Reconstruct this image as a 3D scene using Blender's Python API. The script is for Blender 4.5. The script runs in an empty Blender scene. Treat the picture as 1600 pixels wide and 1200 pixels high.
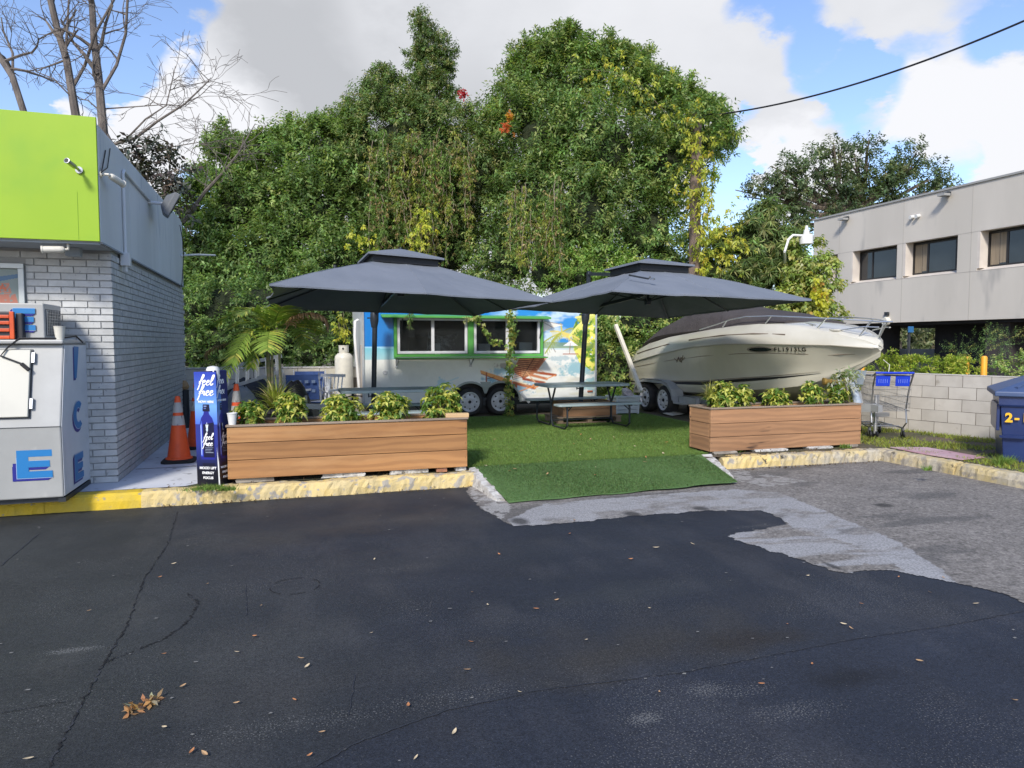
import bpy, bmesh, math, random
import numpy as np
from mathutils import Vector, Matrix
random.seed(7)
rng = np.random.default_rng(7)
C = bpy.context.scene.collection
SC = bpy.context.scene
R = math.radians

# ------------------------------------------------------------------ camera, world, sun
TH = R(17.5)            # the lot's grid is turned 17.5 degrees from the line of sight
FPX = 1110.0
PITCH = math.atan(65 / FPX)
EYE = 1.6
cam_d = bpy.data.cameras.new('camera')
cam = bpy.data.objects.new('camera', cam_d)
C.objects.link(cam)
cam_d.sensor_width = 36
cam_d.lens = 36 * FPX / 1600
cam_d.clip_start = 0.05
cam_d.clip_end = 2000
cam.location = (0, 0, EYE)
cam.rotation_euler = (R(90) - PITCH, 0, -TH)
SC.camera = cam


def ray(px, py):
    x = (px - 800) / FPX
    up = -(py - 600) / FPX
    c, s = math.cos(PITCH), math.sin(PITCH)
    v = (x, c + up * s, -s + up * c)
    return (v[0] * math.cos(TH) + v[1] * math.sin(TH), -v[0] * math.sin(TH) + v[1] * math.cos(TH), v[2])


def G(px, py, z=0.0):
    r = ray(px, py); t = (z - EYE) / r[2]
    return Vector((r[0] * t, r[1] * t, z))


def onY(px, py, y):
    r = ray(px, py); t = y / r[1]
    return Vector((r[0] * t, y, EYE + r[2] * t))


def onX(px, py, x):
    r = ray(px, py); t = x / r[0]
    return Vector((x, r[1] * t, EYE + r[2] * t))


def at(px, py, D):
    r = ray(px, py); f = r[0] * math.sin(TH) + r[1] * math.cos(TH); t = D / f
    return Vector((r[0] * t, r[1] * t, EYE + r[2] * t))


def proj(P):
    P = np.asarray(P, float)
    X = P[..., 0] * math.cos(TH) - P[..., 1] * math.sin(TH)
    Y = P[..., 0] * math.sin(TH) + P[..., 1] * math.cos(TH)
    Z = P[..., 2] - EYE
    c, s = math.cos(PITCH), math.sin(PITCH)
    d = Y * c - Z * s; u = Y * s + Z * c
    return 800 + FPX * X / d, 600 - FPX * u / d


SUN_DIR = Vector((-0.62, -1.0, 0.88)).normalized()      # towards the sun
sun_el = math.asin(SUN_DIR.z)
sun_az = math.atan2(SUN_DIR.x, SUN_DIR.y)
sl = bpy.data.lights.new('sun', 'SUN')
sl.energy = 2.35
sl.angle = R(9)
sl.color = (1.0, 0.94, 0.84)
so = bpy.data.objects.new('sun', sl)
C.objects.link(so)
so.rotation_euler = SUN_DIR.to_track_quat('Z', 'Y').to_euler()

W = bpy.data.worlds.new('World')
SC.world = W
W.use_nodes = True
wt = W.node_tree
wt.nodes.clear()


def wn(t, **k):
    n = wt.nodes.new(t)
    for a, b in k.items():
        setattr(n, a, b)
    return n


def wmath(op, a, b=None, c=None):
    n = wn('ShaderNodeMath', operation=op)
    for i, v in enumerate((a, b, c)):
        if v is None:
            continue
        if isinstance(v, (int, float)):
            n.inputs[i].default_value = v
        else:
            wt.links.new(v, n.inputs[i])
    return n.outputs[0]


def wrange(v, a, b, c=0.0, d=1.0, smooth=True):
    n = wn('ShaderNodeMapRange')
    n.interpolation_type = 'SMOOTHSTEP' if smooth else 'LINEAR'
    wt.links.new(v, n.inputs[0])
    for i, x in enumerate((a, b, c, d)):
        n.inputs[i + 1].default_value = x
    return n.outputs[0]


out = wn('ShaderNodeOutputWorld')
bg = wn('ShaderNodeBackground')
bg.inputs[1].default_value = 0.10
wt.links.new(bg.outputs[0], out.inputs[0])
sky = wn('ShaderNodeTexSky')
sky.sky_type = 'NISHITA'
sky.sun_disc = False
sky.sun_elevation = sun_el
sky.sun_rotation = sun_az
sky.air_density = 1.0
sky.dust_density = 0.8
sky.ozone_density = 1.2
tc = wn('ShaderNodeTexCoord')
sep = wn('ShaderNodeSeparateXYZ')
wt.links.new(tc.outputs['Generated'], sep.inputs[0])
zz = wmath('ADD', wmath('ABSOLUTE', sep.outputs[2]), 0.35)
dv = wn('ShaderNodeVectorMath', operation='DIVIDE')
wt.links.new(tc.outputs['Generated'], dv.inputs[0])
cz = wn('ShaderNodeCombineXYZ')
for i in range(3):
    wt.links.new(zz, cz.inputs[i])
wt.links.new(cz.outputs[0], dv.inputs[1])


def wnoise(scale, det, rough, off, dist=0.0):
    mp = wn('ShaderNodeMapping')
    mp.inputs['Location'].default_value = off
    wt.links.new(dv.outputs[0], mp.inputs[0])
    n = wn('ShaderNodeTexNoise')
    n.inputs['Scale'].default_value = scale
    n.inputs['Detail'].default_value = det
    n.inputs['Roughness'].default_value = rough
    n.inputs['Distortion'].default_value = dist
    wt.links.new(mp.outputs[0], n.inputs['Vector'])
    return n.outputs['Fac']


n1 = wnoise(1.6, 9, 0.60, (3.1, 1.7, 0.4), 0.3)
n2 = wnoise(4.5, 7, 0.60, (0.3, 5.2, 2.0))
n3 = wnoise(1.1, 5, 0.55, (7.3, 2.2, 1.0))
nd = wmath('MULTIPLY', wmath('SUBTRACT', n2, 0.5), 0.16)


def blob(px, py, rpx, w=1.0, ragged=1.0):
    d = Vector(ray(px, py)).normalized()
    n = wn('ShaderNodeVectorMath', operation='DOT_PRODUCT')
    nm = wn('ShaderNodeVectorMath', operation='NORMALIZE')
    wt.links.new(tc.outputs['Generated'], nm.inputs[0])
    wt.links.new(nm.outputs[0], n.inputs[0])
    n.inputs[1].default_value = d
    ang = wmath('ARCCOSINE', wmath('MINIMUM', n.outputs['Value'], 1.0))
    ang = wmath('ADD', ang, wmath('MULTIPLY', nd, ragged))
    rr = rpx / FPX
    return wmath('MULTIPLY', wrange(ang, rr * 1.15, rr * 0.55), w)


def wsum(lst):
    o = lst[0]
    for x in lst[1:]:
        o = wmath('ADD', o, x)
    return o


# clouds standing in the sky seen in the photograph, the rest is broken cloud from noise
pos = wsum([blob(560, 60, 330, .42), blob(900, 90, 330, .40), blob(330, 180, 120, .45), blob(150, 190, 130, .42),
            blob(60, 170, 70, .3), blob(380, 20, 90, .3), blob(1120, 150, 110, .24), blob(1330, 90, 150, .12),
            blob(1540, 190, 105, .42), blob(1250, 250, 70, .22), blob(1230, 300, 60, .3), blob(1350, 190, 150, .10),
            blob(1480, 60, 170, .10), blob(700, 330, 300, .2)])
neg = wsum([blob(225, 45, 120, .75), blob(70, 55, 120, .70), blob(10, 120, 60, .3), blob(1165, 255, 70, .45), blob(1190, 60, 80, .30), blob(1300, 120, 60, .2), blob(1420, 110, 60, .15),
            blob(1450, 262, 60, .35), blob(310, 262, 50, .35), blob(1330, 160, 60, .12), blob(1560, 80, 60, .2)])
field = wmath('SUBTRACT', wmath('ADD', wmath('ADD', wmath('ADD', wmath('MULTIPLY', n1, .8), .08), pos), nd), neg)
cmask = wrange(field, 0.56, 0.76)
white = wsum([blob(300, 190, 110, .55), blob(130, 190, 110, .5), blob(400, 190, 70, .35), blob(1500, 190, 100, .42),
              blob(1230, 290, 80, .4), blob(640, 20, 120, .22), blob(1590, 190, 80, .3), blob(750, 10, 200, .15)])
grey = wsum([blob(560, 130, 220, .32), blob(760, 90, 170, .2), blob(1500, 250, 60, .15), blob(470, 60, 120, .2)])
cb = wmath('SUBTRACT', wmath('ADD', wmath('ADD', wmath('MULTIPLY', n3, 0.9), wmath('MULTIPLY', n2, 0.35)), white), grey)
ramp = wn('ShaderNodeValToRGB')
wt.links.new(cb, ramp.inputs[0])
e = ramp.color_ramp.elements
e[0].position = 0.15
e[0].color = (.55, .565, .60, 1)
e[1].position = 1.0
e[1].color = (.92, .93, .97, 1)
m = ramp.color_ramp.elements.new(0.55)
m.color = (.71, .725, .765, 1)
cs = wn('ShaderNodeVectorMath', operation='SCALE')
cs.inputs['Scale'].default_value = 5.9
wt.links.new(ramp.outputs[0], cs.inputs[0])
ss = wn('ShaderNodeVectorMath', operation='MULTIPLY')
ss.inputs[1].default_value = (1.2, 1.22, 1.38)
wt.links.new(sky.outputs[0], ss.inputs[0])
mx = wn('ShaderNodeMix', data_type='RGBA')
wt.links.new(cmask, mx.inputs[0])
wt.links.new(ss.outputs[0], mx.inputs[6])
wt.links.new(cs.outputs[0], mx.inputs[7])
wt.links.new(mx.outputs[2], bg.inputs[0])

SC.view_settings.view_transform = 'Standard'
SC.view_settings.look = 'None'
SC.view_settings.gamma = 1
SC.view_settings.exposure = 0.80
SC.view_settings.use_curve_mapping = False
SC.render.engine = 'CYCLES'
SC.cycles.max_bounces = 8
SC.cycles.transparent_max_bounces = 8

# ------------------------------------------------------------------ materials
MATS = {}


def M(name, col, rough=.6, metal=0., col2=None, scale=4., det=4., lo=.35, hi=.65, bump=0., bscale=60., spec=.5,
      stretch=(1, 1, 1), rand=0., trans=0., coat=0., spots=None, sscale=30., slo=.62, shi=.68, attr=None, emis=None, bdist=.01,
      spots2=None, s2scale=3., s2lo=.55, s2hi=.7, wave=None, ior=1.45, transmission=0.):
    """procedural material: two tones mixed by noise, optional spots, per-piece tone change and fine relief"""
    if name in MATS:
        return MATS[name]
    m = bpy.data.materials.new(name)
    m.use_nodes = True
    t = m.node_tree
    p = t.nodes['Principled BSDF']
    N = t.nodes.new
    L = t.links.new
    p.inputs['Roughness'].default_value = rough
    p.inputs['Metallic'].default_value = metal
    p.inputs['Specular IOR Level'].default_value = spec
    p.inputs['Coat Weight'].default_value = coat
    p.inputs['Coat Roughness'].default_value = .15
    p.inputs['Transmission Weight'].default_value = transmission
    p.inputs['IOR'].default_value = ior
    tcn = N('ShaderNodeTexCoord')
    mp = N('ShaderNodeMapping')
    mp.inputs['Scale'].default_value = stretch
    L(tcn.outputs['Object'], mp.inputs[0])
    info = N('ShaderNodeObjectInfo')
    if rand:
        sc = N('ShaderNodeMath'); sc.operation = 'MULTIPLY'; sc.inputs[1].default_value = 37.0
        L(info.outputs['Random'], sc.inputs[0])
        cx = N('ShaderNodeCombineXYZ')
        for i in range(3):
            L(sc.outputs[0], cx.inputs[i])
        L(cx.outputs[0], mp.inputs['Location'])

    def noise(s, d=det, r=.55, dist=0.):
        n = N('ShaderNodeTexNoise')
        n.inputs['Scale'].default_value = s
        n.inputs['Detail'].default_value = d
        n.inputs['Roughness'].default_value = r
        n.inputs['Distortion'].default_value = dist
        L(mp.outputs[0], n.inputs['Vector'])
        return n.outputs['Fac']

    def rng_(v, a, b, c=0., d=1.):
        n = N('ShaderNodeMapRange')
        n.interpolation_type = 'SMOOTHSTEP'
        L(v, n.inputs[0])
        for i, x in enumerate((a, b, c, d)):
            n.inputs[i + 1].default_value = x
        return n.outputs[0]

    def mix(f, a, b, mode='MIX'):
        n = N('ShaderNodeMix'); n.data_type = 'RGBA'; n.blend_type = mode
        if isinstance(f, float): n.inputs[0].default_value = f
        else: L(f, n.inputs[0])
        for i, v in ((6, a), (7, b)):
            if isinstance(v, tuple): n.inputs[i].default_value = (*v, 1)
            else: L(v, n.inputs[i])
        return n.outputs[2]
    c = col
    if attr:
        a = N('ShaderNodeAttribute'); a.attribute_name = attr
        c = a.outputs['Color']
        if col2 is not None:
            c = mix(rng_(noise(scale), lo, hi, 0., 1.), c, mix(1.0, c, col2, 'MULTIPLY'))
    elif col2 is not None:
        c = mix(rng_(noise(scale), lo, hi), col, col2)
    if wave:
        w = N('ShaderNodeTexWave')
        w.wave_type = 'BANDS'; w.bands_direction = wave[0]
        w.inputs['Scale'].default_value = wave[1]
        w.inputs['Distortion'].default_value = wave[2]
        w.inputs['Detail'].default_value = 3
        w.inputs['Detail Scale'].default_value = wave[4] if len(wave) > 4 else .6
        L(mp.outputs[0], w.inputs['Vector'])
        c = mix(rng_(w.outputs['Fac'], .2, .9, 0., wave[5] if len(wave) > 5 else .6), c, wave[3])
    if spots is not None:
        c = mix(rng_(noise(sscale, 3), slo, shi), c, spots)
    if spots2 is not None:
        c = mix(rng_(noise(s2scale, 6, .65), s2lo, s2hi), c, spots2)
    if rand:
        hv = N('ShaderNodeHueSaturation')
        v = N('ShaderNodeMapRange')
        L(info.outputs['Random'], v.inputs[0])
        v.inputs[3].default_value = 1 - rand
        v.inputs[4].default_value = 1 + rand
        L(v.outputs[0], hv.inputs['Value'])
        if isinstance(c, tuple): hv.inputs['Color'].default_value = (*c, 1)
        else: L(c, hv.inputs['Color'])
        c = hv.outputs[0]
    if isinstance(c, tuple): p.inputs['Base Color'].default_value = (*c, 1)
    else: L(c, p.inputs['Base Color'])
    if bump:
        b = N('ShaderNodeBump')
        b.inputs['Strength'].default_value = bump
        b.inputs['Distance'].default_value = bdist
        L(noise(bscale, 5, .6), b.inputs['Height'])
        L(b.outputs[0], p.inputs['Normal'])
    if trans:
        tb = N('ShaderNodeBsdfTranslucent')
        if isinstance(c, tuple): tb.inputs[0].default_value = (*c, 1)
        else: L(mix(1.0, c, (1.0, 1.05, .55), 'MULTIPLY'), tb.inputs[0])
        ms = N('ShaderNodeMixShader')
        ms.inputs[0].default_value = trans
        L(p.outputs[0], ms.inputs[1]); L(tb.outputs[0], ms.inputs[2])
        L(ms.outputs[0], t.nodes['Material Output'].inputs[0])
    if emis:
        p.inputs['Emission Color'].default_value = (*emis[0], 1)
        p.inputs['Emission Strength'].default_value = emis[1]
    MATS[name] = m
    return m


# ------------------------------------------------------------------ mesh helpers
class MB:
    def __init__(s):
        s.v = []; s.f = []

    def add(s, vs, fs):
        o = len(s.v)
        s.v += [tuple(v) for v in vs]
        s.f += [tuple(i + o for i in f) for f in fs]
        return s

    def box(s, x0, x1, y0, y1, z0, z1, T=None):
        vs = [(x, y, z) for x in (x0, x1) for y in (y0, y1) for z in (z0, z1)]
        if T: vs = [T @ Vector(v) for v in vs]
        return s.add(vs, [(0, 1, 3, 2), (4, 6, 7, 5), (0, 4, 5, 1), (2, 3, 7, 6), (0, 2, 6, 4), (1, 5, 7, 3)])

    def beam(s, a, b, w, h, up=(0, 0, 1)):
        a = Vector(a); b = Vector(b); d = (b - a).normalized(); u = Vector(up)
        if abs(d.dot(u)) > .98: u = Vector((1, 0, 0))
        x = d.cross(u).normalized() * (w / 2); z = x.cross(d).normalized() * (h / 2)
        vs = [p + i * x + j * z for p in (a, b) for i, j in ((-1, -1), (1, -1), (1, 1), (-1, 1))]
        return s.add(vs, [(0, 1, 2, 3), (7, 6, 5, 4), (0, 4, 5, 1), (1, 5, 6, 2), (2, 6, 7, 3), (3, 7, 4, 0)])

    def cyl(s, a, b, r0, r1=None, n=12, cap=True):
        r1 = r0 if r1 is None else r1
        return s.tube([a, b], [r0, r1], n, cap)

    def tube(s, pts, r, n=8, cap=True):
        pts = [Vector(p) for p in pts]
        rr = r if isinstance(r, (list, tuple)) else [r] * len(pts)
        vs = []; fs = []
        prev = None
        for i, p in enumerate(pts):
            d = (pts[min(i + 1, len(pts) - 1)] - pts[max(i - 1, 0)])
            d = d.normalized() if d.length > 1e-9 else Vector((0, 0, 1))
            if prev is None:
                u = Vector((0, 0, 1)) if abs(d.z) < .9 else Vector((1, 0, 0))
                x = d.cross(u).normalized()
            else:
                x = (prev - d * prev.dot(d))
                x = x.normalized() if x.length > 1e-6 else d.orthogonal().normalized()
            prev = x
            y = d.cross(x)
            for k in range(n):
                a = 2 * math.pi * k / n
                vs.append(p + (x * math.cos(a) + y * math.sin(a)) * rr[i])
        for i in range(len(pts) - 1):
            for k in range(n):
                a = i * n + k; b = i * n + (k + 1) % n
                fs.append((a, b, b + n, a + n))
        if cap:
            fs.append(tuple(range(n - 1, -1, -1)))
            fs.append(tuple((len(pts) - 1) * n + k for k in range(n)))
        return s.add(vs, fs)

    def lathe(s, prof, o=(0, 0, 0), n=24, axis='Z', T=None, cap=True):
        vs = []; fs = []
        for r, h in prof:
            for k in range(n):
                a = 2 * math.pi * k / n
                c, q = r * math.cos(a), r * math.sin(a)
                v = {'Z': (c, q, h), 'X': (h, c, q), 'Y': (c, h, q)}[axis]
                v = Vector(v) + Vector(o)
                vs.append(T @ v if T else v)
        for i in range(len(prof) - 1):
            for k in range(n):
                a = i * n + k; b = i * n + (k + 1) % n
                fs.append((a, b, b + n, a + n))
        if cap: fs.append(tuple(range(n))); fs.append(tuple((len(prof) - 1) * n + k for k in range(n)))
        return s.add(vs, fs)

    def poly(s, pts):
        return s.add(pts, [tuple(range(len(pts)))])

    def prism(s, pts, off):
        n = len(pts); off = Vector(off); pts = [Vector(p) for p in pts]
        fs = [tuple(range(n)), tuple(range(2 * n - 1, n - 1, -1))]
        fs += [(i, (i + 1) % n, (i + 1) % n + n, i + n) for i in range(n)]
        return s.add(pts + [p + off for p in pts], fs)

    def loft(s, rings, closed=True, cap=True):
        n = len(rings[0]); vs = [v for r in rings for v in r]; fs = []
        for i in range(len(rings) - 1):
            for k in range(n if closed else n - 1):
                a = i * n + k; b = i * n + (k + 1) % n
                fs.append((a, b, b + n, a + n))
        if cap and closed:
            fs.append(tuple(range(n))); fs.append(tuple((len(rings) - 1) * n + k for k in range(n)))
        return s.add(vs, fs)

    def mesh(s, name, fix=True):
        me = bpy.data.meshes.new(name)
        me.from_pydata([tuple(v) for v in s.v], [], s.f)
        if fix:
            bm = bmesh.new(); bm.from_mesh(me)
            bmesh.ops.recalc_face_normals(bm, faces=bm.faces)
            bm.to_mesh(me); bm.free()
        me.update()
        return me


def link(o, parent=None):
    C.objects.link(o)
    if parent is not None:
        o.parent = parent
        o.matrix_parent_inverse = parent.matrix_basis.inverted()
    return o


def obj(name, mb, mat, parent=None, smooth=False, bevel=0., label=None, kind=None, fix=True, solid=0.):
    me = mb.mesh(name, fix) if isinstance(mb, MB) else mb
    me.materials.append(mat)
    o = bpy.data.objects.new(name, me)
    if smooth:
        me.polygons.foreach_set('use_smooth', [True] * len(me.polygons))
        try:
            me.set_sharp_from_angle(angle=R(38))
        except Exception:
            pass
    link(o, parent)
    if solid:
        md = o.modifiers.new('solid', 'SOLIDIFY'); md.thickness = solid; md.offset = 0
    if bevel:
        md = o.modifiers.new('bevel', 'BEVEL'); md.width = bevel; md.segments = 2; md.limit_method = 'ANGLE'; md.harden_normals = False
    if label: o['label'] = label
    if kind: o['kind'] = kind
    return o


def thing(name, label, cat, loc=(0, 0, 0), group=None, rz=0.):
    o = bpy.data.objects.new(name, None)
    o.empty_display_size = .1
    o.location = loc
    o.rotation_euler = (0, 0, rz)
    C.objects.link(o)
    o['label'] = label; o['category'] = cat
    if group: o['group'] = group
    return o


def tag(o, label, cat, group=None, kind=None):
    o['label'] = label; o['category'] = cat
    if group: o['group'] = group
    if kind: o['kind'] = kind
    return o


def copy_tree(o, parent=None):
    c = o.copy(); C.objects.link(c); c.parent = parent
    for ch in list(o.children):
        copy_tree(ch, c)
    return c


def text(body, size, mat, loc, rot, parent, name='lettering', ext=.001, bold=0., shear=0., align='CENTER', space=1., sx=1.):
    cu = bpy.data.curves.new(name, 'FONT')
    cu.body = body; cu.size = size; cu.extrude = ext; cu.offset = bold; cu.shear = shear
    cu.align_x = align; cu.space_character = space
    cu.align_y = 'CENTER'
    cu.materials.append(mat)
    o = bpy.data.objects.new(name, cu)
    o.location = loc; o.rotation_euler = rot
    bpy.context.view_layer.update()
    C.objects.link(o)
    dg = bpy.context.evaluated_depsgraph_get()
    me = bpy.data.meshes.new_from_object(o.evaluated_get(dg))
    C.objects.unlink(o); bpy.data.objects.remove(o)
    me.name = name
    if not me.materials: me.materials.append(mat)
    q = bpy.data.objects.new(name, me)
    q.location = loc; q.rotation_euler = rot; q.scale = (sx, 1, 1)
    link(q, parent)
    return q


def inpoly(x, y, pts):
    """vectorised point in polygon"""
    r = np.zeros(x.shape, bool)
    n = len(pts)
    j = n - 1
    for i in range(n):
        xi, yi = pts[i]; xj, yj = pts[j]
        if yi != yj:
            c = ((yi > y) != (yj > y)) & (x < (xj - xi) * (y - yi) / (yj - yi) + xi)
            r ^= c
        j = i
    return r


def vnoise(x, y, s, seed=0, octv=3):
    """smooth value noise 0..1"""
    o = np.zeros(x.shape); a = .5; tot = 0
    for k in range(octv):
        g = np.random.default_rng(seed + k).random((64, 64))
        xs = x * s; ys = y * s
        xi = np.floor(xs).astype(int); yi = np.floor(ys).astype(int)
        fx = xs - xi; fy = ys - yi
        fx = fx * fx * (3 - 2 * fx); fy = fy * fy * (3 - 2 * fy)
        xi %= 64; yi %= 64; x1 = (xi + 1) % 64; y1 = (yi + 1) % 64
        v = (g[xi, yi] * (1 - fx) + g[x1, yi] * fx) * (1 - fy) + (g[xi, y1] * (1 - fx) + g[x1, y1] * fx) * fy
        o += v * a; tot += a; a *= .5; s *= 2.1
    return o / tot


def npmesh(name, V, F, cols=None, smooth=False):
    """fast mesh from numpy arrays, F is (n,4) or (n,3); cols per vertex"""
    me = bpy.data.meshes.new(name)
    k = F.shape[1]
    me.vertices.add(len(V)); me.vertices.foreach_set('co', np.asarray(V, np.float32).ravel())
    me.loops.add(F.size); me.loops.foreach_set('vertex_index', F.astype(np.int32).ravel())
    me.polygons.add(len(F))
    me.polygons.foreach_set('loop_start', np.arange(0, F.size, k, dtype=np.int32))
    if smooth:
        me.polygons.foreach_set('use_smooth', np.ones(len(F), bool))
    me.update(calc_edges=True)
    if cols is not None:
        ca = me.color_attributes.new('Col', 'FLOAT_COLOR', 'POINT')
        c4 = np.ones((len(V), 4), np.float32); c4[:, :3] = cols
        ca.data.foreach_set('color', c4.ravel())
    return me


def srgb(r, g, b):
    return tuple((v / 255 / 12.92) if v / 255 <= .04045 else ((v / 255 + .055) / 1.055) ** 2.4 for v in (r, g, b))


class Canvas:
    """a print on a flat surface: a fine grid of coloured points over two paint coordinates x, y"""

    def __init__(s, O, U, V, nu, nv, x=None, y=None, base=(.5, .5, .5)):
        s.O, s.U, s.V, s.nu, s.nv = Vector(O), Vector(U), Vector(V), nu, nv
        i, j = np.meshgrid(np.linspace(0, 1, nu), np.linspace(0, 1, nv), indexing='ij')
        s.P = np.array(s.O)[None, None] + i[..., None] * np.array(s.U) + j[..., None] * np.array(s.V)
        s.u, s.v = i, j
        if x == 'px':
            s.x, s.y = proj(s.P)
        else:
            s.x, s.y = i.copy(), j.copy()
        s.c = np.zeros(s.P.shape); s.c[...] = base

    def fill(s, mask, col, a=1.0):
        m = mask.astype(float) * a
        s.c = s.c * (1 - m[..., None]) + np.asarray(col) * m[..., None]

    def poly(s, pts, col, a=1.0): s.fill(inpoly(s.x, s.y, pts), col, a)

    def ell(s, cx, cy, rx, ry, col, a=1.0, soft=0.):
        d = np.hypot((s.x - cx) / rx, (s.y - cy) / ry)
        m = (d < 1).astype(float) if not soft else np.clip((1 - d) / soft, 0, 1)
        s.fill(m, col, a)

    def line(s, x0, y0, x1, y1, w, col, a=1.0):
        dx, dy = x1 - x0, y1 - y0; L2 = dx * dx + dy * dy
        t = np.clip(((s.x - x0) * dx + (s.y - y0) * dy) / L2, 0, 1)
        d = np.hypot(s.x - x0 - t * dx, s.y - y0 - t * dy)
        s.fill(np.clip((w / 2 - d) / (w * .25) + .5, 0, 1), col, a)

    def build(s, name, mat, parent, keep=None):
        idx = np.arange(s.nu * s.nv).reshape(s.nu, s.nv)
        F = np.stack([idx[:-1, :-1], idx[1:, :-1], idx[1:, 1:], idx[:-1, 1:]], -1).reshape(-1, 4)
        if keep is not None:
            k = keep.reshape(s.nu, s.nv)
            kf = (k[:-1, :-1] & k[1:, :-1] & k[1:, 1:] & k[:-1, 1:]).reshape(-1)
            F = F[kf]
        me = npmesh(name, s.P.reshape(-1, 3), F, np.clip(s.c, 0, 1).reshape(-1, 3))
        me.materials.append(mat)
        o = bpy.data.objects.new(name, me)
        link(o, parent)
        return o
# ================================================================== SETTING
asphalt = M('sealed_asphalt', (.029, .032, .042), .78, col2=(.044, .047, .059), scale=.55, det=8, lo=.3, hi=.7, bump=.55, bscale=160, bdist=.004,
            spots=(.11, .11, .12), sscale=240, slo=.69, shi=.74, spots2=(.058, .056, .056), s2scale=1.3, s2lo=.58, s2hi=.75, spec=.35)
mb = MB(); mb.poly([(-200, -60, -.004), (200, -60, -.004), (200, 300, -.004), (-200, 300, -.004)])
obj('asphalt_ground', mb, asphalt, kind='structure')

# the sealed lot in view: tones, wear and grit painted by place
def gline(pts, z=0): return [(G(x, y, z).x, G(x, y, z).y) for x, y in pts]
ca = Canvas((-6, .6, 0), (14.0, 0, 0), (0, 7.1, 0), 560, 284)
X, Y = ca.P[..., 0], ca.P[..., 1]; ca.x, ca.y = X, Y
w1 = (vnoise(X, Y, 1.1, 201, 4) - .5) * .5
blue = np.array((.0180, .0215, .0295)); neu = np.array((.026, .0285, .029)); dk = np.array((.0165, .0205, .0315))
ca.c = np.zeros(ca.P.shape); ca.c[...] = blue
k1 = np.clip((1.1 - X - .35 * (Y - 4) + w1 * 3) / 2.2, 0, 1) * np.clip((Y - 1.5) / 2, 0, 1)
left = inpoly(X, Y, gline([(278, 800), (262, 850), (225, 905), (200, 975), (160, 1040), (128, 1100), (85, 1180), (-900, 1300), (-900, 800)]))
k1 = np.clip(k1 + .35 * left, 0, 1)[..., None]
ca.c = ca.c * (1 - k1) + neu * k1
near_zone = inpoly(X, Y, gline([(480, 1205), (560, 1160), (700, 1110), (850, 1078), (1060, 1052), (1200, 1025), (1330, 1000), (1480, 978), (1700, 940), (4000, 1300), (400, 1900)]))
ca.c = np.where(near_zone[..., None], ca.c * .35 + dk * .65, ca.c)  # darker, bluer tone over the near side of the lot
m1 = vnoise(X * .8 + Y * .3, Y * 1.5, .9, 210, 5); m2 = vnoise(X, Y, 5, 220, 4); m3 = vnoise(X * 1.6, Y * .7, 2.2, 230, 4)
ca.c = ca.c * (.72 + .56 * m1)[..., None] * (.86 + .28 * m2)[..., None]
ca.c = ca.c + (np.clip((m3 - .52) * 4, 0, 1) * .010)[..., None] * np.array((1.1, 1.0, .85))
for (px, py, rx, ry, col, a) in ((1000, 1010, 1.1, .35, (.034, .031, .026), .7), (1170, 1000, .45, .16, (.020, .017, .015), .8), (1060, 965, .9, .25, (.032, .033, .036), .6), (600, 815, 1.4, .35, (.045, .042, .040), .6), (330, 850, .9, .3, (.036, .036, .035), .6),
                                 (520, 900, 1.0, .5, (.030, .031, .034), .5), (1330, 1060, .22, .1, (.008, .009, .012), .7), (700, 870, 1.5, .3, (.028, .031, .036), .5), (1000, 925, .8, .2, (.036, .040, .042), .5), (450, 1080, .9, .2, (.032, .033, .034), .5)):
    g = G(px, py); d = np.hypot((X - g.x) / rx, (Y - g.y) / ry) + (m2 - .5) * 1.2; mk = np.clip(1.1 - d, 0, 1)[..., None] * a
    ca.c = ca.c * (1 - mk) + np.array(col) * mk
sp = np.clip((vnoise(X, Y, 1.4, 240, 4) - .50) * 1.6, 0, .35)
for (px, py, rx, ry, a) in ((120, 1015, .20, .05, 1.0), (1100, 1078, .16, .10, .75), (1010, 1122, .10, .06, .9), (1240, 1110, .25, .10, .6), (1160, 1080, .2, .08, .5), (460, 1130, .5, .12, .45), (1180, 822, .3, .05, .6), (610, 890, .5, .12, .4), (700, 1090, .5, .12, .4), (650, 810, .8, .12, .35), (900, 960, .9, .25, .3)):
    g = G(px, py); d = np.hypot((X - g.x) / rx, (Y - g.y) / ry) + (m2 - .5) * .9; sp = np.maximum(sp, np.clip(1.3 - d, 0, 1) * a)
ma = bpy.data.materials.new('sealed_asphalt_worn'); ma.use_nodes = True; t_ = ma.node_tree; p_ = t_.nodes['Principled BSDF']; p_.inputs['Specular IOR Level'].default_value = .35
at_ = t_.nodes.new('ShaderNodeAttribute'); at_.attribute_name = 'Col'; tc_ = t_.nodes.new('ShaderNodeTexCoord')
def nz(s_, d_=4):
    n_ = t_.nodes.new('ShaderNodeTexNoise'); n_.inputs['Scale'].default_value = s_; n_.inputs['Detail'].default_value = d_; t_.links.new(tc_.outputs['Object'], n_.inputs['Vector']); return n_.outputs['Fac']
def mr(v, *a):
    n_ = t_.nodes.new('ShaderNodeMapRange'); t_.links.new(v, n_.inputs[0])
    for i_, x_ in enumerate(a): n_.inputs[i_ + 1].default_value = x_
    return n_.outputs[0]
def mt(op, a, b):
    n_ = t_.nodes.new('ShaderNodeMath'); n_.operation = op
    for i_, v in enumerate((a, b)):
        if isinstance(v, (int, float)): n_.inputs[i_].default_value = v
        else: t_.links.new(v, n_.inputs[i_])
    return n_.outputs[0]
fac = mr(mt('ADD', nz(120, 3), mt('MULTIPLY', at_.outputs['Alpha'], .22)), .665, .73, 0, .8)
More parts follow.
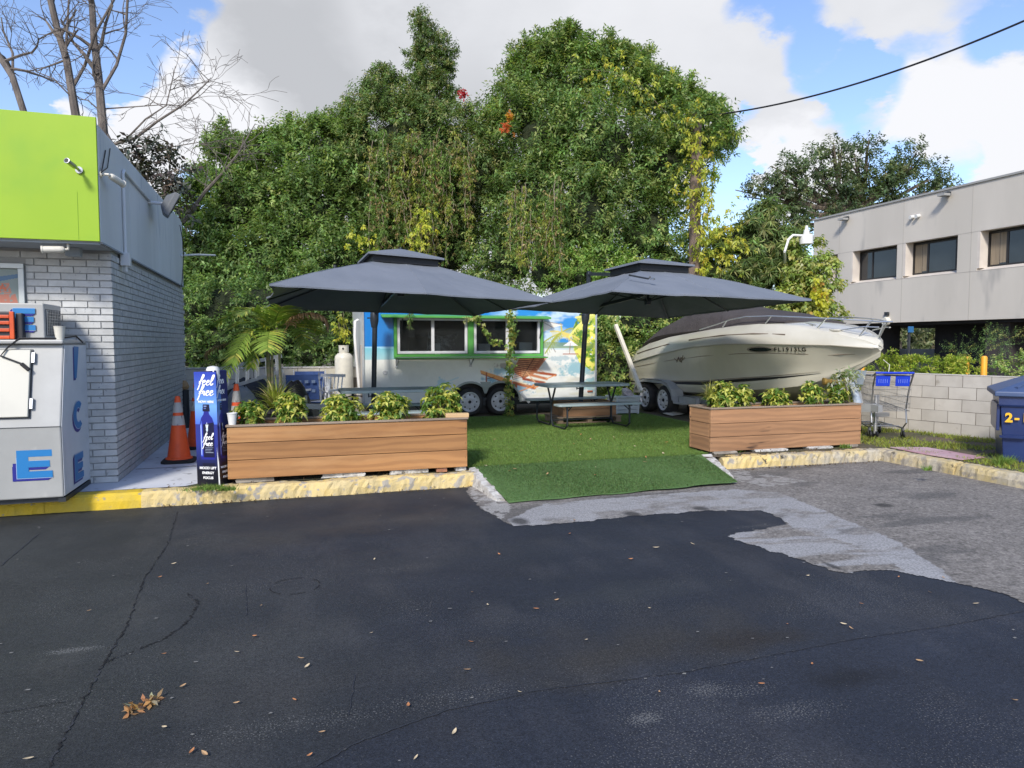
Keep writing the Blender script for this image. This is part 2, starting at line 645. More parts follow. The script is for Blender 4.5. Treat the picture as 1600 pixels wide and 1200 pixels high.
grain = mt('MULTIPLY', mr(nz(95, 5), .3, .7, .55, 1.5), mr(nz(32, 4), .3, .7, .8, 1.22))
vs_ = t_.nodes.new('ShaderNodeVectorMath'); vs_.operation = 'SCALE'; t_.links.new(at_.outputs['Color'], vs_.inputs[0]); t_.links.new(grain, vs_.inputs['Scale'])
mx_ = t_.nodes.new('ShaderNodeMix'); mx_.data_type = 'RGBA'; t_.links.new(fac, mx_.inputs[0]); t_.links.new(vs_.outputs[0], mx_.inputs[6]); mx_.inputs[7].default_value = (.15, .15, .145, 1)
t_.links.new(mx_.outputs[2], p_.inputs['Base Color']); t_.links.new(mr(nz(2.0, 6), .3, .7, .62, .86), p_.inputs['Roughness'])
bp = t_.nodes.new('ShaderNodeBump'); bp.inputs['Strength'].default_value = .6; bp.inputs['Distance'].default_value = .005; t_.links.new(nz(130, 5), bp.inputs['Height']); t_.links.new(bp.outputs[0], p_.inputs['Normal'])
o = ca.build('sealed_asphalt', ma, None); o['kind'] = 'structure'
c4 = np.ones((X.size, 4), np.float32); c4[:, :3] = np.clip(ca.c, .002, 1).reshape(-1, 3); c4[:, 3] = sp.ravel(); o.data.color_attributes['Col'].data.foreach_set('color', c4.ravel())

# older bare asphalt with smeared cement, painted by place on one sheet
nx, ny = 500, 400
cv = Canvas((1.2, 2.6, .004), (6.6, 0, 0), (0, 5.05, 0), nx, ny, base=(.17, .17, .175))
cv.x, cv.y = cv.P[..., 0], cv.P[..., 1]
X, Y = cv.x, cv.y
n_a = vnoise(X, Y, 3, 1, 5); n_b = vnoise(X, Y, 14, 9, 4); n_c = vnoise(X, Y, 45, 19, 3)
Xj = X + (n_b - .5) * .09; Yj = Y + (vnoise(X, Y, 14, 29, 4) - .5) * .09
old = gline([(728, 766), (742, 790), (770, 806), (800, 823), (900, 817), (1000, 806), (1100, 799), (1190, 799), (1222, 812), (1228, 820),
             (1130, 838), (1225, 868), (1315, 897), (1345, 895), (1390, 892), (1500, 912), (1560, 928), (1640, 962), (1900, 1000), (1900, 720), (1400, 700), (740, 735)])
keep = inpoly(Xj, Yj, old)
base = np.stack([.215 + .07 * (n_a - .5) + .26 * (n_c - .5) + .05 * (n_b - .5)] * 3, -1) * np.array([1.08, 1.0, .91])
cv.c = base
stain = vnoise(X * .5, Y * 1.6, 2.2, 55, 4)
cv.fill(np.clip((stain - .55) * 5, 0, .55), (.085, .085, .085))
band = inpoly(Xj, Yj, gline([(795, 812), (850, 788), (1000, 775), (1150, 765), (1215, 770), (1290, 800), (1400, 845), (1500, 912), (1440, 903), (1330, 850),
                             (1240, 826), (1222, 812), (1190, 802), (1100, 802), (1000, 808), (900, 820), (800, 824)]))
smg = vnoise(X * .7, Y * 1.5, 5, 303, 4)
bm_ = band * np.clip((smg - .30) * 5, .25, 1) * .82
cv.c = cv.c * (1 - bm_[..., None]) + np.array((.38, .38, .385)) * bm_[..., None]
p2 = inpoly(Xj, Yj, gline([(1128, 838), (1228, 818), (1290, 828), (1380, 850), (1500, 914), (1420, 905), (1350, 880), (1340, 897), (1300, 893), (1225, 868)]))
strk = vnoise(X * 1.0 + Y * 2.2 + .3 * np.sin(X * 2.5), (Y - X) * .35, 3.2, 77, 4)
pm_ = p2 * np.clip((strk - .40) * 8, 0, 1) * .82
cv.c = cv.c * (1 - pm_[..., None]) + np.array((.38, .38, .385)) * pm_[..., None]
cv.fill(inpoly(Xj, Yj, gline([(728, 740), (765, 740), (800, 795), (780, 815), (742, 785)])) & (n_b > .42), (.42, .41, .39), .75)
cv.fill(inpoly(Xj, Yj, gline([(1110, 722), (1160, 735), (1260, 752), (1200, 762), (1140, 748)])) & (n_b > .45), (.42, .41, .39), .6)
for (a, b, w, h) in ((812, 815, 16, 5), (988, 804, 16, 4), (1095, 795, 15, 3), (1380, 790, 20, 3), (1300, 885, 6, 3)):
    g = G(a, b); cv.ell(g.x, g.y, w / 160, h / 30, (.035, .035, .035), .8, .5)
m_old = M('old_asphalt', (.17, .17, .17), .9, attr='Col', col2=(.62, .62, .62), scale=70, det=6, lo=.36, hi=.66, bump=.8, bscale=150, bdist=.006, spec=.3)
o = cv.build('old_asphalt', m_old, None, keep=keep)
o['kind'] = 'structure'

# thin cracks, patch edges and a round cover in the sealed asphalt
def ribbon(pts, w, z, jit=.35, n=14, name='asphalt_crack', mat=None):
    P = []
    for (a, b) in zip(pts[:-1], pts[1:]):
        a = G(*a); b = G(*b)
        for k in range(n):
            P.append(a.lerp(b, k / n))
    P.append(G(*pts[-1]))
    Lp, Rp = [], []
    for i, p in enumerate(P):
        d = (P[min(i + 1, len(P) - 1)] - P[max(0, i - 1)]); d.z = 0; d.normalize()
        q = Vector((-d.y, d.x, 0)); ww = w * random.uniform(1 - jit * 1.6, 1 + jit); off = q * random.uniform(-w, w) * jit * 1.5
        Lp.append(p + q * ww / 2 + off); Rp.append(p - q * ww / 2 + off)
    b = MB()
    vs = []
    for l, r in zip(Lp, Rp): vs += [(l.x, l.y, z), (r.x, r.y, z)]
    b.add(vs, [(2 * i, 2 * i + 1, 2 * i + 3, 2 * i + 2) for i in range(len(P) - 1)])
    return obj(name, b, mat, kind='structure')
m_crack = M('crack_dark', (.006, .006, .007), .95, spots=(.03, .033, .04), sscale=14, slo=.52, shi=.58)
m_ridge = M('seal_ridge', (.022, .026, .036), .8, bump=.5, bscale=200, spots=(.07, .07, .07), sscale=40, slo=.56, shi=.64)
ribbon([(278, 800), (262, 850), (225, 905), (200, 975), (160, 1040), (128, 1100), (85, 1180), (60, 1240)], .009, .004, jit=.55, n=26, mat=m_crack)
ribbon([(160, 1037), (200, 1022), (255, 1000), (295, 970), (310, 942), (292, 928)], .011, .0045, jit=.6, n=26, mat=m_crack)
ribbon([(0, 1115), (60, 1105), (128, 1092)], .006, .0042, jit=.6, n=26, mat=m_crack)
ribbon([(480, 1205), (560, 1160), (700, 1110), (850, 1078), (1060, 1052), (1200, 1025), (1330, 1000), (1480, 978), (1600, 955)], .008, .0042, mat=m_ridge)  # thin line along the edge of the bluer near zone
ribbon([(0, 885), (30, 860), (60, 835)], .008, .0042, mat=m_ridge)
ribbon([(384, 915), (385, 962)], .006, .0042, mat=m_ridge)
ribbon([(555, 1055), (545, 1120)], .005, .0042, mat=m_ridge)
b = MB(); g = G(461, 916)
for k in (0, 1, 2, 3, 6, 7, 8, 9, 10, 11, 12, 15, 16, 17, 18, 19, 20, 23, 24, 25, 28, 29, 30):
    a0, a1 = 2 * math.pi * k / 32, 2 * math.pi * (k + 1) / 32
    b.poly([(g.x + .155 * math.cos(a0), g.y + .155 * math.sin(a0), .0045), (g.x + .155 * math.cos(a1), g.y + .155 * math.sin(a1), .0045),
            (g.x + .161 * math.cos(a1), g.y + .161 * math.sin(a1), .0045), (g.x + .161 * math.cos(a0), g.y + .161 * math.sin(a0), .0045)])
obj('valve_cover_ring', b, m_crack, kind='structure')
# raised ground behind the kerb
m_dirt = M('dirt', (.13, .10, .07), .95, col2=(.07, .075, .035), scale=1.8, det=8, bump=.8, bscale=40, bdist=.02, spots=(.22, .19, .15), sscale=50)
mb = MB()
mb.add([(-200, 7.74, .15), (7.79, 7.74, .15), (7.79, -40, .15), (200, -40, .15), (200, 300, .15), (-200, 300, .15)], [(0, 1, 4, 5), (1, 2, 3, 4)])
obj('dirt_ground', mb, m_dirt, kind='structure')
m_walk = M('painted_sidewalk', (.50, .52, .57), .85, col2=(.60, .62, .66), scale=1.2, det=8, bump=.3, bscale=120, spots=(.24, .25, .27), sscale=9, slo=.60, shi=.75)
mb = MB()
mb.add([(-9, 7.755, .154), (-1.02, 7.755, .154), (-.86, 7.9, .154), (-.80, 9.2, .154), (-.80, 14, .154), (-9, 14, .154)], [(0, 1, 2, 3, 4, 5)])
obj('sidewalk', mb, m_walk, kind='structure')
m_joint = M('walk_joint', (.12, .12, .13), .9)
mb = MB(); mb.box(-1.68, -.82, 8.95, 8.965, .155, .158); mb.box(-1.68, -.82, 11.2, 11.215, .155, .158)
obj('sidewalk_joint', mb, m_joint, kind='structure')

# kerbs: rough cast stones, butted
def kerb(a, b, mat, h=.15, w=.16, rough=.006, seed=0, base=-.02):
    a = Vector((*a, 0)); b = Vector((*b, 0)); L = (b - a).length; d = (b - a) / L; q = Vector((-d.y, d.x, 0))   # q points to the raised side
    n = max(4, int(L / .04)); rg = random.Random(seed)
    prof = [(0.0, base), (0.0, h * .5), (.012, h * .85), (.035, h), (w * .6, h + .004), (w, h + .004), (w, base)]
    rings = []
    ph = rg.random() * 6
    for i in range(n + 1):
        t = i / n; p = a + d * L * t
        wob = .008 * math.sin(t * L * 5 + ph)
        chip = -.03 * max(0, math.sin(t * L * 2.3 + ph * 3) - .86) * 6
        e = 0.006 if 0 < i < n else -.004
        rings.append([p + q * (u + (rg.uniform(-rough, rough) + wob if k < 4 else 0) - (chip if k in (1, 2, 3) else 0)) + Vector((0, 0, z + (rg.uniform(-rough, rough) * .6 + chip * .5 if 1 < k < 6 else 0) - (0 if e > 0 else .006)))
                      for k, (u, z) in enumerate(prof)])
    m = MB(); m.loft(rings)
    return obj('kerb_stone', m, mat, kind=None)
m_y1 = M('kerb_yellow', (.62, .43, .025), .7, col2=(.52, .38, .05), scale=5, det=6, bump=.5, bscale=70, spots=(.30, .27, .17), sscale=14, slo=.62, shi=.70, spots2=(.10, .09, .06), s2scale=6, s2lo=.68, s2hi=.76)
m_y2 = M('kerb_faded_yellow', (.62, .47, .19), .8, col2=(.52, .42, .22), scale=5, det=7, bump=.8, bscale=60, spots=(.34, .31, .26), sscale=11, slo=.55, shi=.63, spots2=(.07, .06, .045), s2scale=7, s2lo=.62, s2hi=.70)
m_y3 = M('kerb_worn', (.42, .38, .30), .85, col2=(.50, .40, .20), scale=4, det=7, bump=.8, bscale=60, spots=(.30, .27, .22), sscale=9, slo=.52, shi=.63, spots2=(.06, .055, .045), s2scale=6, s2lo=.60, s2hi=.70)
kl = bpy.data.objects.new('kerb', None); C.objects.link(kl); kl['kind'] = 'structure'
def kr(*a, **k):
    o = kerb(*a, **k); o.parent = kl; o.matrix_parent_inverse = Matrix(); return o
kr((-9, 7.575), (-5.0, 7.575), m_y1, seed=1); kr((-5.0, 7.58), (-2.2, 7.575), m_y1, seed=2); kr((-2.2, 7.575), (-1.38, 7.58), m_y1, seed=3, rough=.003)
kr((-1.38, 7.56), (.35, 7.575), m_y2, seed=4, rough=.009); kr((.35, 7.57), (1.98, 7.59), m_y2, seed=5, rough=.010)
kr((5.22, 7.66), (6.05, 7.63), m_y2, seed=6, rough=.011); kr((6.05, 7.63), (6.85, 7.60), m_y3, seed=7, rough=.012); kr((6.85, 7.60), (7.64, 7.60), m_y3, seed=8, rough=.012)
def kerb_right(y0, y1, mat, seed):
    return kr((7.63, y0), (7.63, y1), mat, seed=seed, rough=.008) if y0 > y1 else None
kerb_right(7.74, 6.5, m_y3, 10); kerb_right(6.5, 5.2, m_y3, 11); kerb_right(5.2, 3.6, m_y3, 12); kerb_right(3.6, 1.0, m_y3, 13)

# turf carpet: raised lawn and ramp
m_turf = M('artificial_turf', (.115, .190, .048), .85, col2=(.150, .235, .062), scale=2.0, det=8, bump=.6, bscale=220, bdist=.01, spec=.2, stretch=(1, .45, 1))
m_turf2 = M('artificial_turf_ramp', (.085, .155, .052), .85, col2=(.105, .185, .064), scale=2.2, det=8, bump=.6, bscale=220, bdist=.01, spec=.2)
def turf_z(x, y):
    if y >= 7.86: return .168
    return .012 + (.168 - .012) * max(0, (y - 6.66) / 1.2) ** .9
RX0, RX1 = 2.06, 4.80
b = MB(); n = 14; rows = []
for i in range(n + 1):
    y = 6.66 + 1.22 * i / n
    xl = RX0 + (.0 - .05 * i / n); xr = 4.80 + .22 * i / n
    y_l = y - .02 + .0 * i; y_r = y + .12 * (1 - i / n)
    row = []
    for k in range(25):
        x = xl + (xr - xl) * k / 24; yy = y_l + (y_r - y_l) * k / 24
        if i == 0: yy += .012 * math.sin(x * 9) + random.uniform(-.006, .006)
        row.append((x, yy, turf_z(x, yy) + .004 * math.sin(x * 3 + y * 2)))
    rows.append(row)
b.loft(rows, closed=False)
ramp_rows = rows
obj('turf_ramp', b, m_turf2, kind='structure', smooth=True)
b = MB(); b.box(-.2, 6.9, 8.42, 13.3, .10, .166); b.box(1.96, 5.14, 7.885, 8.419, .10, .166)
obj('turf_lawn', b, m_turf, kind='structure')

def blades(name, pts, hmin, hmax, w, col, colv, mat, lean=.5, seed=3):
    rg = np.random.default_rng(seed); N = len(pts)
    a = rg.random(N) * 2 * math.pi; h = rg.uniform(hmin, hmax, N)
    d = np.stack([np.cos(a), np.sin(a), np.zeros(N)], -1)
    l = np.stack([rg.normal(0, lean, N), rg.normal(0, lean, N), np.ones(N)], -1) * h[:, None]
    V = np.stack([pts - d * w / 2, pts + d * w / 2, pts + l], 1).reshape(-1, 3)
    F = np.arange(3 * N).reshape(-1, 3)
    c = np.asarray(col)[None] * (1 + rg.uniform(-colv, colv, N))[:, None] * (1 + rg.uniform(-.15, .15, (N, 3)))
    me = npmesh(name, V, F, np.repeat(c, 3, 0)); me.materials.append(mat)
    o = bpy.data.objects.new(name, me); C.objects.link(o); o['kind'] = 'stuff'
    return o
m_blade = M('grass_blade', (.1, .2, .05), .6, attr='Col', trans=.25, spec=.3)
N = 150000
yy = 7.9 + 5.2 * rng.random(N) ** 1.5
xx = np.where(yy < 8.42, 1.97 + rng.random(N) * 3.16, .6 + rng.random(N) * 6.2)
pt = np.stack([xx, yy, np.full(N, .165)], -1)
blades('turf_pile', pt, .012, .028, .008, (.150, .240, .056), .35, m_blade, .7)
yy = 6.68 + 1.2 * rng.random(60000); xx = RX0 + rng.random(60000) * 2.86
f = (yy - 6.66) / 1.22; ok = (xx < 4.78 + .22 * f) & (yy > 6.67 + .12 * (xx - RX0) / 2.7)
xx, yy = xx[ok], yy[ok]
zz_ = .012 + .156 * np.clip((yy - 6.66) / 1.2, 0, 1) ** .9
blades('ramp_turf_pile', np.stack([xx, yy, zz_ - .002], -1), .008, .02, .008, (.100, .175, .058), .3, m_blade, .7, 5)

# weathered white edges of the ramp
m_whitec = M('whitewashed_concrete', (.55, .54, .51), .9, col2=(.38, .36, .33), scale=14, det=6, bump=.9, bscale=40, bdist=.02, spots=(.13, .12, .10), sscale=18, slo=.62, shi=.7)
def flare(a, b_, w, name):
    a = Vector(a); b_ = Vector(b_); d = (b_ - a); L = d.length; q = Vector((-d.y, d.x, 0)).normalized(); rings = []
    n = 24
    for i in range(n + 1):
        p = a + d * i / n; hh = random.uniform(-.008, .008)
        rings.append([p - q * w * .6 + Vector((random.uniform(-.01, .01), 0, -p.z - .01)), p - q * w * .45 + Vector((random.uniform(-.012, .012), 0, hh)), p + q * w * .4 + Vector((random.uniform(-.012, .012), 0, hh + .006)),
                      p + q * w * .55 + Vector((0, 0, -p.z - .01))])
    m = MB(); m.loft(rings)
    obj(name, m, m_whitec, kind='structure')
flare((1.985, 7.80, .17), (2.02, 6.78, .02), .10, 'ramp_edge')
flare((5.10, 7.88, .17), (4.92, 7.12, .03), .13, 'ramp_edge')

# verge of real grass right of the planter, with a faded pink board on it
N = 46000
xx = 7.82 + rng.random(N) * 4.2; yy = 3.0 + rng.random(N) * 9.0
den = vnoise(xx, yy, 1.6, 5, 4)
lineok = (xx < 9.55 + (9.33 - yy) * .29 + .05) & ((yy > 7.6) | (xx > 7.82))
k = (den > .40) & lineok
g = np.stack([xx[k], yy[k], np.full(k.sum(), .15)], -1)
blades('verge_grass', g, .02, .065, .012, (.24, .28, .05), .4, m_blade, .6, 8)
xx = 6.9 + rng.random(9000) * 1.4; yy = 8.5 + rng.random(9000) * 2
blades('verge_grass_tuft', np.stack([xx, yy, np.full(9000, .15)], -1), .02, .05, .012, (.22, .26, .05), .4, m_blade, .6, 9)
def tuft(px, py, z, n, r, h, seed, col=(.15, .24, .045)):
    g = G(px, py, z); rg = np.random.default_rng(seed)
    p = np.stack([g.x + rg.normal(0, r, n), g.y + rg.normal(0, r * .5, n), np.full(n, z)], -1)
    return blades('weed_tuft', p, h * .4, h, .010, col, .3, m_blade, .5, seed)
for i, (a, b_, n, r, h) in enumerate(((325, 764, 500, .09, .05), (355, 766, 200, .05, .05), (757, 728, 130, .05, .07), (1215, 700, 160, .05, .08), (1152, 706, 160, .05, .05), (1320, 700, 160, .04, .07),
                                       (1565, 727, 240, .05, .14), (1586, 722, 120, .05, .10), (980, 545, 0, 0, 0), (1280, 698, 200, .07, .05), (1200, 703, 100, .05, .07))):
    if n: tuft(a, b_, .15, n, r, h, 40 + i)
for i, (a, b_) in enumerate(((790, 650), (800, 652), (1450, 735))):
    tuft(a, b_, .16 if i < 2 else .15, 60, .03, .08, 70 + i)
# ================================================================== STORE BUILDING (left)
m_brick = M('painted_brick', (.46, .465, .455), .75, col2=(.54, .545, .535), scale=9, det=6, bump=.5, bscale=90, bdist=.004, rand=.10, spots=(.27, .285, .30), sscale=30, slo=.64, shi=.72)
m_mortar = M('painted_mortar', (.33, .335, .33), .9, bump=.5, bscale=90)
m_grey = M('grey_fascia_paint', (.56, .58, .59), .55, col2=(.65, .67, .68), scale=1.1, det=6, stretch=(1, 1, .22), bump=.12, bscale=14, spots=(.43, .47, .51), sscale=5, slo=.60, shi=.75)
m_lime = M('lime_fascia_paint', (.255, .415, .010), .5, col2=(.275, .435, .013), scale=1.1, det=5, bump=.08, bscale=8, spots=(.215, .39, .015), sscale=1.6, slo=.5, shi=.75, spots2=(.16, .28, .02), s2scale=22, s2lo=.74, s2hi=.78)
m_soff = M('soffit_paint', (.30, .33, .36), .8)
m_white = M('white_paint', (.72, .72, .70), .4, col2=(.62, .62, .60), scale=3, det=6)
m_cream = M('cream_plastic', (.66, .63, .54), .4, col2=(.58, .56, .49), scale=8)
m_black = M('black_plastic', (.012, .012, .014), .5)
m_dark = M('dark_grey_metal', (.03, .035, .042), .45, metal=.3, col2=(.04, .045, .05), scale=6)
m_metal = M('bare_metal', (.45, .46, .48), .35, metal=.9, col2=(.33, .34, .35), scale=8)
m_glassd = M('dark_window_glass', (.012, .015, .018), .06, spec=.9, col2=(.02, .025, .03), scale=.8)
WX, WY = -1.70, 8.18
st = thing('store_building', 'grey painted brick shop corner with lime green fascia at left', 'building', (WX, WY, 0))
b = MB(); b.box(-8, WX - .012, WY + .012, 13.4, .10, 2.62)
obj('wall', b, m_mortar, st)
b = MB(); b.box(-8, -1.665, 7.648, 13.22, 2.545, 3.62); b.box(-8, -1.68, 7.66, 13.2, 3.62, 3.66)
obj('fascia', b, m_grey, st, bevel=.006)
b = MB(); b.box(-8, -1.672, 7.62, 7.646, 2.55, 3.70)
obj('fascia_panel', b, m_lime, st, bevel=.004)
b = MB(); b.box(-8, -1.68, 7.66, 8.15, 2.525, 2.544)
obj('soffit', b, m_soff, st)
for px_s in (120,):
    q_ = onY(px_s, 300, 7.62).x
    b = MB(); b.box(q_, q_ + .004, 7.6175, 7.6195, 2.56, 3.0 if px_s == 120 else 3.69); obj('fascia_seam', b, M('lime_seam', (.205, .375, .01), .6), st)
# seams, trim strip and nails on fascia side
for y in (9.0, 10.9, 12.1):
    b = MB(); b.box(-1.668, -1.6635, y, y + .006, 2.55, 3.6)
    obj('fascia_seam', b, M('seam_light', (.62, .65, .68), .6), st)
b = MB(); b.box(-1.69, -1.655, 7.66, 13.22, 2.535, 2.55)
obj('drip_edge', b, m_soff, st)
b = MB(); b.tube([(-1.645, 8.60, 2.36), (-1.645, 8.60, 3.40), (-1.645, 8.64, 3.44), (-1.645, 10.3, 3.40)], .016, 8)
obj('conduit', b, m_grey, st)
b = MB(); b.box(-1.69, -1.60, 8.55, 8.66, 2.42, 2.56)
obj('junction_box', b, m_grey, st, bevel=.006)
b = MB()
pr = onY(75, 380, 7.64)
b.box(-2.05, -1.92, 7.95, 8.05, 2.44, 2.53)
obj('soffit_light', b, m_soff, st, bevel=.01)

# window with a poster behind the glass
wr = onY(38, 412, WY); wb = onY(38, 478, WY)
zt, xr = onY(38, 412, WY).z, wr.x
wf = MB(); fw = .05
wf.box(-3.3, xr, WY - .03, WY + .05, zt - fw, zt); wf.box(-3.3, xr, WY - .03, WY + .05, 1.3, 1.3 + fw); wf.box(xr - fw, xr, WY - .032, WY + .05, 1.3 + fw, zt - fw)
win = obj('window', wf, M('aluminium_frame', (.42, .45, .45), .4, metal=.4), st, bevel=.004)
cvp = Canvas((-3.3, WY + .010, 1.35), (3.3 + xr - fw, 0, 0), (0, 0, zt - fw - 1.35), 180, 160, x='px', base=srgb(128, 142, 142))
cvp.fill(np.ones_like(cvp.x, bool), srgb(110, 122, 110), .35)
cvp.poly([(-60, 440), (28, 428), (29, 434), (-60, 450)], srgb(70, 105, 135))
no = vnoise(cvp.x, cvp.y, .25, 3, 3)
cvp.fill(inpoly(cvp.x, cvp.y, [(-80, 446), (14, 442), (18, 458), (-80, 462)]) & (no > .45), srgb(190, 110, 80), .8)
cvp.fill(inpoly(cvp.x, cvp.y, [(-80, 462), (24, 459), (30, 478), (-80, 482)]) & (no > .35), srgb(180, 100, 75), .8)
m_print = M('printed_vinyl', (.5, .5, .5), .35, attr='Col')
cvp.build('window_poster', m_print, win)
for i, (ch, dx) in enumerate((('O', .30), ('N', .17), ('S', .05))):
    pass
text('DA', .10, M('poster_orange', srgb(205, 105, 70), .5), (xr - .16, WY + .008, onY(12, 450, WY).z), (R(90), 0, 0), win, align='RIGHT')

# bricks: each its own piece near the corner, farther ones joined
BL, BH, BJ = .2286, .0575, .0115
rowh = BH + BJ
def brick_mesh(L, D, name='brick'):
    m = MB(); m.box(0, L, 0, D, 0, BH)
    me = m.mesh(name); me.materials.append(m_brick); return me
me_f = brick_mesh(BL - BJ, .05); me_h = brick_mesh((BL - BJ) / 2 - .003, .05)
rows = int((2.53 - .155) / rowh)
cnt = 0; far = MB()
def put_brick(me, loc, rz):
    global cnt
    o = bpy.data.objects.new('brick', me); o.location = loc; o.rotation_euler = (0, 0, rz)
    link(o, st); cnt += 1
for r_ in range(rows):
    z = .16 + r_ * rowh + random.uniform(-.0012, .0012)
    # front face, running left from the corner
    x = WX
    first = True
    while x > -3.5:
        L = (BL if not (first and r_ % 2) else BL / 2) - BJ
        x0 = x - L
        hid_win = (z > 1.3 and z < zt and x0 < xr + .01)
        jy = random.uniform(-.0025, .0015)
        if hid_win and x > xr + .04:
            far.box(xr + .012, x, WY + jy, WY + .05, z, z + BH)
        if not hid_win:
            vis = (z > 1.5 or x0 > -2.35)
            if vis and x0 > -3.05:
                put_brick(me_f if L > .15 else me_h, (x0, WY - .0 + jy, z), random.uniform(-.002, .002))
            else:
                far.box(x0, x, WY + jy, WY + .05, z, z + BH)
        x = x0 - BJ; first = False
    y = WY + .002; first = True
    while y < 13.35:
        L = (BL if not (first and not r_ % 2) else BL / 2) - BJ
        jx = random.uniform(-.003, .002)
        if cnt < 298 and y < WY + .42 and L > .15 and not first:
            put_brick(me_f, (WX + jx, y, z), R(90))
        else:
            far.box(WX - .05, WX + jx, y, y + L, z, z + BH)
        y += L + BJ; first = False
obj('brickwork', far, m_brick, st, kind='stuff')

def bullet_camera(label, base, aim, up_base, col, sc=1.0):
    t = thing('security_camera', label, 'camera', base)
    base = Vector(base); aim = Vector(aim).normalized(); ub = Vector(up_base)
    j = base + ub * .07
    b = MB(); b.cyl(base, base + ub * .02, .032, n=14); obj('mount', b, col, t, smooth=True)
    b = MB(); b.tube([base + ub * .015, j, j + aim * .05], [.013, .013, .015], 10); obj('arm', b, col, t, smooth=True)
    b = MB(); b.lathe([(.0, 0), (.022, 0), (.030, .012), (.032, .04), (.032, .17), (.036, .172), (.036, .185), (.029, .186)], (0, 0, 0), 16, 'Z', Matrix.Translation(j + aim * .03) @ aim.to_track_quat('Z', 'Y').to_matrix().to_4x4() @ Matrix.Scale(sc, 4))
    bd = obj('housing', b, col, t, smooth=True)
    b = MB(); e = j + aim * (.03 + .1866 * sc); b.cyl(e, e + aim * .002, .027 * sc, n=16); obj('lens', b, m_black, bd)
    return t
p0 = onY(124, 266, 7.615)
t = bullet_camera('small round camera on the lime green fascia', (p0.x, 7.62, p0.z), (-.30, -.92, .22), (0, -1, 0), m_metal, .7)
p0 = onY(107, 377, 7.72)
bullet_camera('cream bullet camera hanging under the lime fascia', (p0.x, 7.70, 2.545), (-1, -.12, -.06), (0, 0, -1), m_cream)
p0 = onX(157, 272, -1.66)
bullet_camera('cream bullet camera on the grey side fascia', (-1.665, p0.y, p0.z), (.35, .75, -.18), (1, 0, 0), m_cream)
# flood lamp on the side fascia
q = onX(232, 316, -1.66)
t = thing('flood_lamp', 'dark grey flood lamp tilted out from the side fascia', 'lamp', (q.x, q.y, q.z))
b = MB(); b.cyl((-1.67, q.y, q.z), (-1.50, q.y + .05, q.z), .02); obj('bracket', b, m_grey, t)
b = MB(); T = Matrix.Translation((-1.42, q.y + .1, q.z)) @ Matrix.Rotation(R(-62), 4, 'Y') @ Matrix.Rotation(R(10), 4, 'X')
b.loft([[T @ Vector((x * s, y * s, z)) for x, y in ((-.16, -.22), (.16, -.22), (.16, .22), (-.16, .22))] for s, z in ((.45, .09), (.95, .02), (1, -.05))])
obj('lamp_head', b, M('flood_grey', (.12, .13, .14), .6), t, bevel=.01)
b = MB(); b.add([T @ Vector(v) for v in ((-.14, -.2, -.054), (.14, -.2, -.054), (.14, .2, -.054), (-.14, .2, -.054))], [(0, 1, 2, 3)]); obj('lens', b, m_glassd, t)
b = MB(); b.tube([onX(165, 235, -1.655), onX(160, 262, -1.65), onX(158, 270, -1.64)], .006, 6); b.tube([onX(172, 232, -1.655), onX(168, 262, -1.65), onX(160, 268, -1.64)], .005, 6)
tag(obj('camera_cable', b, m_black, smooth=True), 'thin dark cable running down the grey fascia to the side camera', 'cable')
b = MB(); b.tube([onX(281, 352, -1.645), onX(285, 372, -1.6), onX(287, 400, -1.62), onX(284, 448, -1.64)], .007, 6)
tag(obj('hanging_wire', b, m_black, smooth=True), 'loose black wire hanging at the far end of the grey fascia', 'cable')
b = MB(); a0 = onX(284, 399, -1.64); b.tube([a0, at(310, 398, 13.5), at(336, 399, 14.2)], .018, 8)
tag(obj('roof_pipe', b, m_grey, smooth=True), 'thin pale pipe sticking out past the far end of the brick wall', 'pipe')

# ================================================================== ICE BOX
IX, IY = -1.96, 7.30
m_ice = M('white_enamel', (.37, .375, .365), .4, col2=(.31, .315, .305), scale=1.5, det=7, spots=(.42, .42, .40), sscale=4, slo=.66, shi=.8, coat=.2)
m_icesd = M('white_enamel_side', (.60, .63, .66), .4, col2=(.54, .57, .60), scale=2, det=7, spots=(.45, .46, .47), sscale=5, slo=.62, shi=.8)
m_sky = M('ice_letter_blue', srgb(28, 112, 172), .45); m_navy = M('ice_letter_shadow', srgb(32, 34, 125), .45); m_lw = M('ice_letter_outline', srgb(160, 180, 205), .4)
ice = thing('ice_freezer', 'large white ice freezer with slanted front and blue ICE lettering', 'ice freezer', (IX, IY, .15))
z0 = .20
prof = [(0, z0), (-.02, .845), (.16, 1.585), (.94, 1.585), (.98, z0)]          # (y offset, z)
b = MB(); b.prism([(IX, IY + y, z) for y, z in prof], (-1.9, 0, 0))
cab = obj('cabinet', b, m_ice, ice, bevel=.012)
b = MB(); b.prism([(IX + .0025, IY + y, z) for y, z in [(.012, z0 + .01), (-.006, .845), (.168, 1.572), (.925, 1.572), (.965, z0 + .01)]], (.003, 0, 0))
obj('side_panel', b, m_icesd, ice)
b = MB(); b.box(IX - 1.86, IX - .02, IY + .05, IY + .96, .152, z0); b.box(IX - .05, IX + .01, IY + .02, IY + 1.02, .152, .195)
obj('plinth', b, m_dark, ice)
b = MB(); b.box(IX - 1.92, IX + .012, IY + .10, IY + .97, 1.587, 1.625)
obj('top_rim', b, m_ice, ice, bevel=.012)
b = MB(); b.beam((IX - 1.9, IY - .024, .846), (IX, IY - .024, .846), .004, .005); obj('front_seam', b, m_dark, ice)
sl_ = Vector((0, .18, .74)).normalized(); nrm = Vector((0, -.74, .18)).normalized()
def fr(xo, s, d=0.0): return Vector((IX + xo, IY - .02, .845)) + sl_ * s + nrm * d
